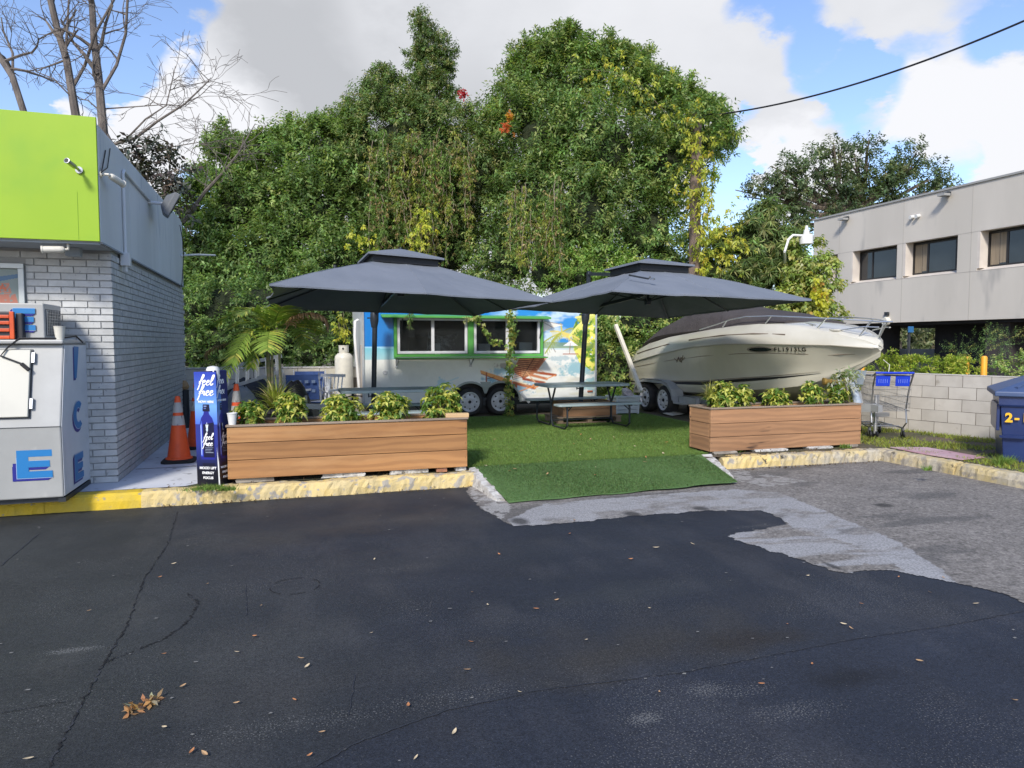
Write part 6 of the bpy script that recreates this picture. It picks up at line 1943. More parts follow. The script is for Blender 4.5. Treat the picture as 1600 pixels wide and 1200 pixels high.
# bow rail (both sides)
def railtop(y, sg): hw = I(y, HD) * .97 + .04; return Vector((BX + sg * hw, y, I(y, [(8.05, 1.90), (8.3, 1.90), (8.9, 1.96), (9.8, 2.03), (10.6, 2.04), (11.2, 1.92)])))
for sg in (-1, 1):
    b = MB(); P = [Vector((BX + sg * I(11.7, HD), 11.7, I(11.7, ZD) + .02))] + [railtop(y, sg) for y in (11.2, 10.8, 10.4, 9.9, 9.4, 8.9, 8.6, 8.45)] + [Vector((BX + sg * .12, 8.30, 1.90))]
    b.tube(P, .010, 8)
    for y in (10.9, 9.9, 9.0, 8.45):
        t_ = railtop(y, sg); f_ = Vector((BX + sg * I(y + .12, HD) * .97, y + .16, I(y + .16, ZD) + .0)); b.tube([f_, t_], .012, 8)
    b.tube([Vector((BX + sg * .30, 8.85, 1.79)), Vector((BX + sg * .22, 8.5, 1.83)), Vector((BX + sg * .10, 8.32, 1.82))], .010, 6)
    obj('bow_rail', b, m_ss, boat, smooth=True)
b = MB(); b.tube([Vector((BX - .12, 8.30, 1.90)), Vector((BX, 8.27, 1.90)), Vector((BX + .12, 8.30, 1.90))], .013, 8); b.tube([Vector((BX, 8.27, 1.90)), Vector((BX, 8.42, 1.66))], .012, 8); obj('bow_rail_nose', b, m_ss, boat, smooth=True)
b = MB(); b.lathe([(0, 0), (.10, .0), (.10, .02), (.08, .028), (0, .03)], (BX - .30, 8.95, I(8.95, ZD) - .0), 20); obj('deck_hatch', b, m_deck, boat, smooth=True)
b = MB(); b.beam((BX - .42, 9.28, 1.87), (BX - .34, 9.55, 1.90), .05, .03); obj('cleat', b, m_ss, boat)
b = MB(); b.tube([side(14.5, .95), side(14.5, .95) + Vector((.3, .12, .03)), Vector((BX + .8, 14.68, 1.1))], .04, 8); b.box(BX - .9, BX + .9, 14.56, 14.95, .72, .80); obj('swim_platform', b, m_deck, boat, bevel=.01)

# boat trailer
m_tr = M('trailer_grey', (.30, .31, .31), .45, metal=.2, col2=(.36, .37, .37), scale=5)
bt = thing('boat_trailer', 'grey tandem axle trailer with fender under the cream boat', 'boat trailer', (BX, 12.9, .15))
TXL = 7.22
b = MB()
for sg in (-1, 1): b.beam((BX + sg * .86, 14.4, .50), (BX + sg * .78, 10.6, .50), .08, .12); b.beam((BX + sg * .78, 10.6, .50), (BX, 8.5, .62), .08, .12)
for y in (14.2, 12.98, 11.6): b.beam((BX - .8, y, .44), (BX + .8, y, .44), .08, .08)
b.beam((BX, 8.5, .62), (BX, 7.75 + .6, .62), .08, .10)
obj('frame', b, m_tr, bt)
b = MB()
for y in (13.36, 12.60): b.beam((TXL + .1, y, .43), (2 * BX - TXL - .1, y, .43), .06, .06)
obj('axle', b, m_dark, bt)
for sg in (-1, 1):
    for y in (13.36, 12.60):
        cxw = TXL + .02 if sg < 0 else 2 * BX - TXL - .02
        wheel(bt, (cxw, y, .15 + .30), (1 if sg < 0 else -1, 0, 0), .30, .22, .20)
    x0_, x1_ = (TXL - .13, TXL + .14) if sg < 0 else (2 * BX - TXL - .14, 2 * BX - TXL + .13)
    prof = [(13.80, .52), (13.74, .66), (13.60, .78), (13.38, .83), (12.60, .83), (12.38, .78), (12.24, .66), (12.18, .52), (12.12, .42), (11.80, .42)]
    rings = []
    for i, (y, z) in enumerate(prof):
        rings.append([Vector((x0_, y, z)), Vector((x1_, y, z)), Vector((x1_, y, z + .02)), Vector((x0_, y, z + .02))])
    b = MB(); b.loft(rings)
    rr2 = [[Vector((x0_, y, z + .02)), Vector((x0_, y, z - .05)), Vector((x0_ + .012, y, z - .05)), Vector((x0_ + .012, y, z + .02))] for y, z in prof[:-2]]
    b.loft(rr2); obj('fender', b, m_tr, bt, bevel=.003)
b = MB(); b.box(TXL - .02, TXL + .06, 11.5, 12.1, .44, .56); obj('step_plate', b, m_tr, bt)
b = MB()
for sg in (-1, 1): b.beam((BX + sg * .45, 14.3, .545), (BX + sg * .45, 10.4, .62), .09, .05)
obj('bunk', b, m_dark, bt)
b = MB(); b.beam((BX, 8.75, .66), (BX, 8.9, 1.15), .07, .07); obj('winch_post', b, m_tr, bt)
b = MB(); b.cyl((cgx, cgy, .22), (cgx, cgy, .80), .028, n=12); b.cyl((cgx + .045, cgy, .40), (cgx + .045, cgy, .80), .012, n=8); b.beam((cgx - .05, cgy, .50), (cgx + .25, cgy + .02, .50), .07, .06); obj('jack', b, m_ss, bt, smooth=True)
b = MB(); b.cyl((cgx - .018, cgy, .205), (cgx + .018, cgy, .205), .055, n=18); obj('jack_wheel', b, m_black, bt, smooth=True)
b = MB(); g = G(1052, 648, .168); T = Matrix.Translation(g) @ Matrix.Rotation(.5, 4, 'Z')
b.add([T @ Vector(v) for v in ((-.22, -.12, .004), (.20, -.15, .02), (.25, .12, .01), (-.15, .15, .03), (.0, .0, .06))], [(0, 1, 4), (1, 2, 4), (2, 3, 4), (3, 0, 4)])
tag(obj('cardboard_scrap', b, m_cream, solid=.004), 'crumpled pale board lying beside the boat trailer wheel', 'scrap')
# dark junk under the boat
for i, (px, py, w, h, lab) in enumerate(((1066, 648, .3, .22, 'dark bucket under the boat nearest the right planter'), (1075, 652, .25, .16, 'low dark tub beside the bucket under the boat'))):
    g = G(px, py, .168); b = MB(); b.lathe([(w * .36, 0), (w * .45, h), (w * .48, h), (w * .48, h + .02), (w * .4, h + .02), (w * .33, .02)], (g.x + .25, g.y, .168), 18)
    tag(obj('bucket', b, m_black, smooth=True), lab, 'bucket')

# ================================================================== BLOCK WALL, VERGE THINGS, CART, DUMPSTER
m_cmu = M('concrete_block', (.43, .40, .355), .9, col2=(.49, .46, .41), scale=3.5, det=7, bump=.6, bscale=80, bdist=.004, rand=.07, spots=(.30, .27, .23), sscale=5, slo=.62, shi=.78)
m_cmor = M('dark_mortar', (.13, .115, .095), .95, bump=.6, bscale=60)
WA = Vector((9.606, 9.334, 0)); WB = Vector((10.035, 7.851, 0)); wd = (WB - WA).normalized(); W0 = WA - wd * .75; WL = 5.6
wn_ = Vector((-wd.y, wd.x, 0)); 
if wn_.x < 0: wn_ = -wn_
ang = math.atan2(wd.y, wd.x)
bw = thing('block_wall', 'weathered concrete block wall between the grass verge and the hedge', 'wall', (W0.x, W0.y, .15), rz=0)
def wbox(b, s0, s1, n0, n1, z0, z1):
    p = [W0 + wd * s + wn_ * n_ for s, n_ in ((s0, n0), (s1, n0), (s1, n1), (s0, n1))]
    b.prism([Vector((q.x, q.y, z0)) for q in p], Vector((0, 0, z1 - z0)))
b = MB(); wbox(b, .002, WL - .002, .008, .16, .05, 1.085); obj('mortar', b, m_cmor, bw)
blkm = MB(); blkm.box(0, .39, 0, .03, 0, .182); me = blkm.mesh('block'); me.materials.append(m_cmu)
blkh = MB(); blkh.box(0, .19, 0, .03, 0, .182); meh = blkh.mesh('block'); meh.materials.append(m_cmu)
R1 = Matrix.Rotation(ang, 4, 'Z')
for r_ in range(5):
    s = 0.0 if r_ % 2 else -.2
    while s < WL:
        half_ = (s < 0)
        s0_ = max(s, 0)
        p = W0 + wd * (s0_ + .005)
        o = bpy.data.objects.new('block', meh if half_ else me)
        q = p + wn_ * random.uniform(-.003, .003)
        o.location = (q.x, q.y, .155 + r_ * .188 + random.uniform(-.0015, .0015))
        o.rotation_euler = (0, 0, ang)
        link(o, bw)
        if (R1 @ Vector((0, 1, 0))).dot(wn_) < 0:   # block depth must go into the wall
            o.scale = (1, -1, 1)
        s += .4
b = MB(); wbox(b, 0, WL, -.006, .165, 1.0855, 1.10); obj('coping', b, m_cmu, bw, bevel=.004)

m_pink = M('faded_pink_board', (.42, .24, .28), .8, col2=(.50, .36, .38), scale=3, det=7, spots=(.16, .10, .08), sscale=12, slo=.62, shi=.68)
b = MB(); P = [G(x_, y_, .17) for x_, y_ in ((1390, 698), (1448, 700), (1538, 714), (1503, 719), (1440, 708))]
b.prism([(p.x, p.y, .158 + .012 * (i % 2)) for i, p in enumerate(P)], (0, 0, .012))
tag(obj('pink_board', b, m_pink), 'faded pink board lying in the grass behind the worn kerb', 'board')

# shopping cart
m_wire = M('chrome_wire', (.42, .43, .43), .3, metal=.9, col2=(.3, .3, .3), scale=10)
m_bluep = M('blue_plastic', (.015, .05, .50), .35, col2=(.012, .04, .42), scale=5)
cg0 = G(1367, 684, .15); cg1 = G(1394, 676, .15)
def cart(label, base, rz, z0=.15):
    t = thing('shopping_cart', label, 'shopping cart', (base[0], base[1], z0))
    T = Matrix.Translation((base[0], base[1], z0)) @ Matrix.Rotation(rz, 4, 'Z')
    def v(x, y, z): return T @ Vector((x, y, z))
    # basket: narrow nose at -x, handle end at +x ; y across
    def bk(x, z): w = .20 + .09 * (x + .45) / .9; return w
    b = MB()
    top = lambda x: .93 + .03 * (x + .45); bot = lambda x: .52 - .10 * (x + .45)
    X0, X1 = -.45, .45
    def rect(x): return
    for sg in (-1, 1):
        b.tube([v(X0, sg * bk(X0, 0), top(X0)), v(X1, sg * bk(X1, 0), top(X1))], .008, 6)
        b.tube([v(X0, sg * bk(X0, 0) * .9, bot(X0)), v(X1, sg * bk(X1, 0) * .9, bot(X1))], .006, 6)
    b.tube([v(X0, -bk(X0, 0), top(X0)), v(X0, bk(X0, 0), top(X0))], .008, 6); b.tube([v(X1, -bk(X1, 0), top(X1)), v(X1, bk(X1, 0), top(X1))], .008, 6)
    obj('basket_frame', b, m_wire, t)
    b = MB()
    for sg in (-1, 1):
        for k in range(28):
            x_ = X0 + (X1 - X0) * k / 27; b.tube([v(x_, sg * bk(x_, 0), top(x_)), v(x_, sg * bk(x_, 0) * .9, bot(x_))], .0022, 4, cap=False)
        for k in range(1, 5):
            f = k / 5; b.tube([v(x_, sg * bk(x_, 0) * (1 - .1 * f), top(x_) + (bot(x_) - top(x_)) * f) for x_ in (X0, X1)], .0028, 4, cap=False)
    for x_ in (X0, X1):
        for k in range(17):
            y_ = -bk(x_, 0) + 2 * bk(x_, 0) * k / 16; b.tube([v(x_, y_, top(x_)), v(x_, y_ * .9, bot(x_))], .0022, 4, cap=False)
        for k in range(1, 5):
            f = k / 5; z_ = top(x_) + (bot(x_) - top(x_)) * f; w_ = bk(x_, 0) * (1 - .1 * f); b.tube([v(x_, -w_, z_), v(x_, w_, z_)], .0028, 4, cap=False)
    for k in range(14):
        x_ = X0 + (X1 - X0) * k / 13; w_ = bk(x_, 0) * .9; b.tube([v(x_, -w_, bot(x_)), v(x_, w_, bot(x_))], .0025, 4, cap=False)
    for k in range(7):
        f = -1 + 2 * k / 6; b.tube([v(X0, f * bk(X0, 0) * .9, bot(X0)), v(X1, f * bk(X1, 0) * .9, bot(X1))], .0025, 4, cap=False)
    obj('wire_mesh', b, m_wire, t, kind='stuff')
    b = MB()
    for sg in (-1, 1): b.tube([v(X1, sg * .28, .95), v(X1 + .08, sg * .27, 1.0), v(X1 - .02, sg * .26, .80), v(X1 - .10, sg * .25, .45), v(X1 - .06, sg * .25, .25), v(X1 - .16, sg * .24, .16), v(X0 + .1, sg * .16, .18)], .012, 8)
    for x_ in (X0 + .1, 0, X1 - .2): b.tube([v(x_, -.2, .18), v(x_, .2, .18)], .009, 6)
    for k in range(9): y_ = -.16 + .04 * k; b.tube([v(X0 + .1, y_, .185), v(X1 - .2, y_, .175)], .0035, 4)
    obj('chassis', b, m_wire, t)
    b = MB(); b.tube([v(X1 + .08, -.27, 1.0), v(X1 + .08, .27, 1.0)], .016, 10); obj('handle', b, m_bluep, t)
    for x_, y_ in ((X0 + .12, -.15), (X0 + .12, .15), (X1 - .15, -.24), (X1 - .15, .24)):
        e = bpy.data.objects.new('caster', None); e.location = v(x_, y_, .06); link(e, t)
        b = MB(); b.cyl(v(x_, y_ - .012, .06), v(x_, y_ + .012, .06), .06, n=18); obj('tyre', b, m_black, e, smooth=True)
        b = MB(); b.beam(v(x_ - .02, y_, .16), v(x_, y_, .06), .035, .03); obj('fork', b, m_wire, e)
    return t, v
cx_, cy_c = (cg0.x + cg1.x) / 2 - .02, (cg0.y + cg1.y) / 2 + .12
CRZ = R(90) + math.atan2(-.35, .95)
CRZ = R(-113)
ct, cvv = cart('grey wire shopping cart with blue seat flaps, right of the right planter', (at(1374, 600, 11.0).x, at(1374, 600, 11.0).y), CRZ)
# the handle end faces the camera: blue child-seat flaps with pale lettering
for sg in (-1, 1):
    b = MB(); P = [cvv(.475, sg * .14 - .105, .955), cvv(.475, sg * .14 + .105, .955), cvv(.458, sg * .14 + .10, .80), cvv(.458, sg * .14 - .10, .80)]
    nrm_ = (cvv(1, 0, 0) - cvv(0, 0, 0)).normalized(); b.prism(P, nrm_ * .012); fl = obj('seat_flap', b, m_bluep, ct, bevel=.006)
    dU = (cvv(0, 1, 0) - cvv(0, 0, 0)).normalized(); dV = (P[0] - P[3]).normalized(); rot = Matrix((dU, dV, dU.cross(dV))).transposed().to_euler()
    b = MB()
    for k in range(5): q = (P[0] + P[2]) / 2 + dU * (-.06 + .03 * k) + nrm_ * .0135 ; b.beam(q - dV * .03, q + dV * .03, .012, .002)
    obj('flap_marks', b, M('pale_blue_mark', (.25, .33, .75), .5), fl)
b = MB(); P = [cvv(.44, -.12, .975), cvv(.44, .2, .975), cvv(.50, .2, .985), cvv(.50, -.12, .985)]; b.prism(P, (0, 0, .02)); obj('handle_grip', b, m_bluep, ct, bevel=.004)
# broom head / junk in and beside the cart
m_slate = M('slate_sheet', (.12, .15, .17), .6, col2=(.2, .23, .25), scale=6)
b = MB(); a = at(1342, 590, 10.2); d_ = Vector((math.cos(-TH), math.sin(-TH), 0)); b.prism([a + d_ * -.07 + Vector((0, 0, -.10)), a + d_ * .06 + Vector((0, 0, -.10)), a + d_ * .11 + Vector((0, 0, .10)), a + d_ * -.02 + Vector((0, 0, .11))], Vector((0, .015, 0)))
tag(obj('slate_board', b, m_slate), 'small dark slate board sticking up left of the cart handle', 'board')
m_brass = M('tarnished_gold', (.45, .28, .07), .35, metal=.6, col2=(.30, .18, .05), scale=10)
a = at(1297, 596, 10.0); b = MB(); T = Matrix.Translation(a) @ Matrix.Rotation(-TH, 4, 'Z')
b.lathe([(.0, -.10), (.035, -.10), (.055, -.095), (.05, -.06), (.035, -.03), (.035, .08), (.045, .10), (.0, .10)], (0, 0, 0), 18, 'X', T)
tag(obj('gold_spool', b, m_brass, smooth=True), 'dull gold spool-shaped object under the boat bow, left of the cart', 'spool')
b = MB(); b.cyl(a + Vector((.06, 0, -.02)), Vector((a.x + .06, a.y, .155)), .012, n=6); obj('pole', b, m_dark, bpy.data.objects['gold_spool'])
b = MB(); c0_ = at(1330, 600, 10.1); b.tube([c0_ + Vector((0, 0, .02)), at(1340, 628, 10.0), at(1335, 655, 9.9)], [.035, .055, .05], 10)
tag(obj('grey_bag', b, M('bluegrey_bag', (.22, .27, .33), .6, col2=(.4, .44, .48), scale=9, bump=.8, bscale=15, bdist=.03), smooth=True), 'blue-grey bag leaning left of the shopping cart', 'bag')
rg_ = np.random.default_rng(15); c0_ = np.array(at(1318, 592, 9.9)); P_ = c0_ + rg_.normal(0, 1, (20, 3)) * np.array([.12, .08, .07])
V_, F_, idx_ = leaves_np(P_, norm(rg_.normal(0, .6, (20, 3)) + np.array([.3, 0, .3])), 6, .12, .10, .03, 'twig', .3, 1, rg_)
t = thing('pale_leafed_vine', 'pale silvery vine tangled left of the shopping cart', 'plant', tuple(c0_))
leafmesh('foliage', [(V_, F_, leafcols(idx_, (.22, .28, .16), (.45, .48, .35), .35, rg_))], m_leaf, t)
b = MB(); b.tube([Vector(c0_) + Vector((-.08, 0, .08)), Vector(c0_), Vector(c0_) + Vector((.12, 0, -.3)), Vector(c0_) + Vector((.1, 0, -.95 + .15))], .008, 5); obj('stem', b, m_stem, t)

# dumpster, square to the line of sight
DROT = -TH - R(30)
DT = Matrix.Translation((8.27, 6.40, .15)) @ Matrix.Rotation(DROT, 4, 'Z')
m_dump = M('navy_steel', (.012, .026, .10), .38, col2=(.016, .034, .12), scale=3, det=6, bump=.15, bscale=12, spots=(.03, .03, .05), sscale=9, slo=.66, shi=.72, coat=.2)
m_lid = M('navy_plastic_lid', (.045, .075, .16), .5, col2=(.055, .085, .18), scale=4)
dmp = thing('dumpster', 'navy blue steel dumpster with yellow numbers at the right edge', 'dumpster', (8.2, 6.4, .15))
def dv_(x, y, z): return DT @ Vector((x, y, z))
b = MB(); b.loft([[dv_(-.0 + i, 0 + j, 0) for i, j in ((.02, .02), (1.6, .02), (1.6, 1.0), (.02, 1.0))], [dv_(i, j, .82) for i, j in ((-.04, -.04), (1.66, -.04), (1.66, 1.05), (-.04, 1.05))]]); obj('body', b, m_dump, dmp, bevel=.01)
b = MB(); b.loft([[dv_(i, j, .68) for i, j in ((-.045, -.055), (1.67, -.055), (1.67, -.03), (-.045, -.03))], [dv_(i, j, .70) for i, j in ((-.05, -.065), (1.67, -.065), (1.67, -.03), (-.05, -.03))], [dv_(i, j, .81) for i, j in ((-.055, -.065), (1.67, -.065), (1.67, -.03), (-.055, -.03))]]); obj('rim_band', b, m_dump, dmp)
b = MB(); b.prism([dv_(-.065, .0, .38), dv_(-.03, .0, .38), dv_(-.03, .0, .70), dv_(-.065, .0, .70)], dv_(0, .8, 0) - dv_(0, 0, 0)); obj('fork_sleeve', b, m_dump, dmp, bevel=.006)
b = MB(); b.prism([dv_(-.03, -.048, .30), dv_(.22, -.048, .30), dv_(.24, -.052, .33), dv_(-.035, -.052, .33)], dv_(0, -.02, 0) - dv_(0, 0, 0)); obj('rib', b, m_dump, dmp)
b = MB(); b.loft([[dv_(i, j, .80) for i, j in ((-.10, -.11), (1.7, -.11), (1.7, 1.1), (-.10, 1.1))], [dv_(i, j, .86) for i, j in ((-.10, -.11), (1.7, -.11), (1.7, 1.1), (-.10, 1.1))], [dv_(i, j, 1.12) for i, j in ((.55, .5), (1.5, .5), (1.5, 1.0), (.55, 1.0))]])
obj('lid', b, m_lid, dmp, bevel=.012)
b = MB()
for k in range(4): x_ = .12 + .25 * k; b.beam(dv_(x_, -.02, .905), dv_(x_ * .5 + .52, .46, 1.115), .04, .02)
obj('lid_rib', b, m_lid, dmp)
m_yel = M('yellow_decal', (.75, .42, .02), .4)
rotD = (R(90), 0, DROT)
text('2', .15, m_yel, dv_(.055, -.056, .54), rotD, dmp, bold=.006, ext=.001)
text('-', .15, m_yel, dv_(.135, -.056, .545), rotD, dmp, bold=.006); text('1', .15, m_yel, dv_(.215, -.056, .55), rotD, dmp, bold=.006)
b = MB(); b.prism([dv_(.30, -.050, .23), dv_(.62, -.050, .23), dv_(.62, -.051, .46), dv_(.30, -.051, .46)], dv_(0, -.006, 0) - dv_(0, 0, 0)); stk = obj('sticker', b, m_white, dmp)
m_red = M('sign_red', (.6, .06, .05), .4); m_tx = M('sign_text_grey', (.12, .12, .12), .5)
b = MB(); T = DT @ Matrix.Translation((.385, -.0575, .345)); b.lathe([(.033, 0), (.040, 0), (.040, -.001), (.033, -.001)], (0, 0, 0), 24, 'Y', T, cap=False); b.beam(dv_(.360, -.058, .37), dv_(.410, -.058, .32), .006, .001); obj('no_parking_mark', b, m_red, stk)
b = MB()
for k in range(2): b.beam(dv_(.335, -.0575, .435 - .022 * k), dv_(.60, -.0575, .435 - .022 * k), .001, .010)
for k in range(4): b.beam(dv_(.335, -.0575, .29 - .014 * k), dv_(.60 - .05 * (k % 2), -.0575, .29 - .014 * k), .001, .005)
obj('sticker_print', b, m_tx, stk)

# hedge behind the wall, yellow bollards
m_boll = M('yellow_bollard_paint', (.78, .36, .02), .45, col2=(.70, .32, .03), scale=6, spots=(.4, .25, .08), sscale=15, slo=.66, shi=.74)
for (px, pyt, D, r_, lab) in ((1538, 556, 11.6, .046, 'bright yellow bollard standing alone behind the block wall near the dumpster'), (1347, 563, 13.2, .045, 'short yellow bollard behind the left end of the block wall, under the bow'), (1512, 557, 14.5, .035, 'yellow bollard half buried in the right end of the hedge')):
    p = at(px, pyt, D); b = MB(); b.lathe([(r_, .15), (r_, p.z - .03), (r_ * .8, p.z - .008), (r_ * .4, p.z), (0, p.z)], (p.x, p.y, 0), 24)
    t = tag(obj('bollard', b, m_boll, smooth=True), lab, 'bollard', 'yellow bollards behind the block wall')
def blobs_line(px0, py0, px1, py1, n, r, D0, D1, jr=.15, seed=1, z_sq=1.0):
    rg = random.Random(seed); o = []
    for i in range(n):
        f = i / max(1, n - 1); D = D0 + (D1 - D0) * f
        o.append(PB(px0 + (px1 - px0) * f, py0 + (py1 - py0) * f + rg.uniform(-4, 4), r * rg.uniform(1 - jr, 1 + jr), D, rz=z_sq))
    return o
def bush(name, label, blobs, cat, seed, base=(.08, .15, .025), alt=(.16, .22, .04), pa=.3, per=9, tw=7, clr=.16, n=7, twl=.12, ll=.07, lw=.028, group=None, mat=None, corecol=(.015, .025, .008), droop=.2, cs=.7, depth=.3, ymin=None, mode='twig', cool=.34):
    c0 = np.mean([np.array(bb[0]) for bb in blobs], 0)
    t = thing(name, label, cat, (c0[0], c0[1], .15), group)
    core(blobs, 'shaded_core', t, s=cs, col=corecol)  # dark core lumps stand in for the shade inside the crown
    p = crown(blobs, per, tw, clr, n, twl, ll, lw, base, alt, pa, seed, depth=depth, droop=droop, ymin=ymin, mode=mode, cool=cool)
    leafmesh('crown', [p], mat or m_leaf, t)
    return t
bush('hedge', 'long light green clipped hedge behind the block wall', blobs_line(1356, 577, 1510, 577, 16, 19, 14.2, 13.4, jr=.05, seed=3), 'hedge', 31, base=(.12, .165, .022), alt=(.19, .22, .035), pa=.45, per=34, tw=9, clr=.08, twl=.07, ll=.045, lw=.024, cool=0., depth=.15)
bush('shrub', 'light green shrub behind the wall at the right edge, right of the lone bollard', blobs_line(1565, 578, 1640, 570, 4, 24, 12.6, 12.0, seed=4), 'shrub', 32, base=(.11, .19, .03), alt=(.20, .27, .05), pa=.4, per=26, tw=8, clr=.10, twl=.08, ll=.05, lw=.025)
bush('feathery_shrub', 'feathery dark green shrub in front of the building column', [PB(1530, 545, 18, 14.6), PB(1515, 556, 12, 14.5), PB(1552, 566, 18, 14.4), PB(1500, 545, 8, 14.6), PB(1568, 535, 9, 14.6), PB(1485, 549, 6, 14.6), PB(1538, 525, 8, 14.6), PB(1580, 528, 8, 14.6)], 'shrub', 33,
     base=(.07, .13, .03), alt=(.28, .22, .04), pa=.12, per=9, tw=5, clr=.16, n=12, twl=.2, ll=.04, lw=.010, cs=.35, depth=.9)
b = MB(); b.tube([at(1388, 585, 11.4), at(1390, 570, 11.5), at(1380, 562, 11.6)], .006, 5)
tag(obj('bare_twig', b, m_cream), 'pale bare twig curling up behind the block wall', 'twig')
# ================================================================== GREY OFFICE BUILDING (right)
GX = 22.45; GY1 = 26.475; GZ0, GZ1 = 2.37, 7.0
m_panel = M('beige_wall_panel', (.50, .465, .41), .85, col2=(.56, .52, .46), scale=.5, det=8, stretch=(1, 1, .3), bump=.2, bscale=30, bdist=.01, spots=(.38, .36, .33), sscale=1.2, slo=.58, shi=.75)
m_panel_l = M('pale_reveal', (.60, .55, .49), .8, col2=(.54, .49, .44), scale=2)
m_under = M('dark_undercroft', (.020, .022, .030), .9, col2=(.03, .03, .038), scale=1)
m_coping = M('coping', (.30, .30, .29), .7)
gb = thing('office_building', 'two storey beige office building raised on dark columns at right', 'building', (GX, 20, .15))
wins = []
for (a, c_, e, f) in (((1330, 395), (1330, 443), (1402, 383), (1400, 433)), ((1412, 381), (1412, 434), (1497, 366), (1498, 418)), ((1528, 361), (1530, 420), (1640, 338), (1640, 402)), ((1296, 402), (1296, 444), (1309, 399), (1309, 441))):
    p = [onX(*q, GX) for q in (a, c_, e, f)]
    wins.append((p[2].y, p[0].y))
WZ0_, WZ1_ = 4.02, 5.38
edges = sorted(wins)
b = MB()
b.box(GX, 36, 5, GY1, WZ1_ + .0, GZ1) ; b.box(GX, 36, 5, GY1, GZ0, WZ0_)
ycur = 5.0
for (y0_, y1_) in edges:
    if y0_ > ycur: b.box(GX, GX + .4, ycur, y0_, WZ0_ + .001, WZ1_ - .001)
    ycur = y1_
if ycur < GY1: b.box(GX, GX + .4, ycur, GY1, WZ0_ + .001, WZ1_ - .001)
b.box(GX + .401, 36, GY1 - .3, GY1 - .001, WZ0_ + .001, WZ1_ - .001)
obj('wall', b, m_panel, gb)
b = MB(); b.box(GX - .05, 36.05, 4.95, GY1 + .05, GZ1 + .001, GZ1 + .07); obj('roof_edge', b, m_coping, gb)
b = MB()
for z in (WZ1_ - .02, WZ0_ - .0): b.box(GX - .004, GX + .01, 5, GY1, z, z + .022)
for y in (24.9, 21.6, 18.75, 15.6): b.box(GX - .004, GX + .01, y, y + .02, GZ0, GZ1)
obj('panel_joint', b, M('joint_beige', (.40, .37, .33), .9), gb)  # thin joint strips in a slightly darker beige than the panels
m_wf = M('dark_bronze_frame', (.02, .018, .018), .4); m_curt = M('beige_blind', (.26, .21, .15), .8, col2=(.20, .16, .11), scale=5, stretch=(1, 6, .2))
for i, (y0_, y1_) in enumerate(edges):
    w = thing('window', '', '', (0, 0, 0)); del w['label']; del w['category']; w.parent = gb; w.matrix_parent_inverse = gb.matrix_basis.inverted(); 
    b = MB(); b.box(GX - .0, GX + .38, y1_ - .10, y1_, WZ0_ + .10, WZ1_ - .002); b.prism([(GX + .002, y0_, WZ0_ + .002), (GX + .002, y1_, WZ0_ + .002), (GX + .38, y1_, WZ0_ + .14), (GX + .38, y0_, WZ0_ + .14)], (0, 0, .01)); obj('sill', b, m_panel_l, w)
    x_ = GX + .36; f = .06; z0_, z1_ = WZ0_ + .14, WZ1_ - .05; a_, c_ = y0_ + .01, y1_ - .11
    b = MB(); b.box(x_, x_ + .06, a_, a_ + f, z0_, z1_); b.box(x_, x_ + .06, c_ - f, c_, z0_, z1_); b.box(x_, x_ + .06, a_ + f, c_ - f, z0_, z0_ + f); b.box(x_, x_ + .06, a_ + f, c_ - f, z1_ - f, z1_)
    L = c_ - a_
    for q in (.16, .70): y_ = a_ + L * q; b.box(x_ + .005, x_ + .055, y_ - .03, y_ + .03, z0_ + f, z1_ - f)
    obj('frame', b, m_wf, w)
    b = MB(); b.box(x_ + .03, x_ + .036, a_ + f, c_ - f, z0_ + f, z1_ - f); obj('pane', b, m_glassd, w)
    if i in (1, 0, 2) and L > 1:
        b = MB(); b.box(x_ + .022, x_ + .028, a_ + L * .72, c_ - f - .35, z0_ + f + .05, z1_ - f); b.box(x_ + .022, x_ + .028, c_ - f - .33, c_ - f - .02, z0_ + f, z1_ - f)
        if i != 2: obj('blind', b, m_curt, w)
# undercroft
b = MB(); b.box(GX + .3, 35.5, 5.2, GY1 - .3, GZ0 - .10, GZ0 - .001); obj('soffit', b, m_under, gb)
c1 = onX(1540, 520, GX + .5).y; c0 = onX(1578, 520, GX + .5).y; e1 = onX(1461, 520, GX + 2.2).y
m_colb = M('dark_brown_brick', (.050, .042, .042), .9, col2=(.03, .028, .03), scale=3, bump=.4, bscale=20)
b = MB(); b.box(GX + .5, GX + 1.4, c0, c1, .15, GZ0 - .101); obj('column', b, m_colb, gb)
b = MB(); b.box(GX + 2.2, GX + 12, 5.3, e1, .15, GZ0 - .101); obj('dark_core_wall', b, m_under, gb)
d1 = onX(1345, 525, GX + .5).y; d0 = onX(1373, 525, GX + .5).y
b = MB(); b.box(GX + .5, GX + 1.6, d0, min(d1, GY1 - .35), .15, GZ0 - .101); obj('column', b, m_under, gb)
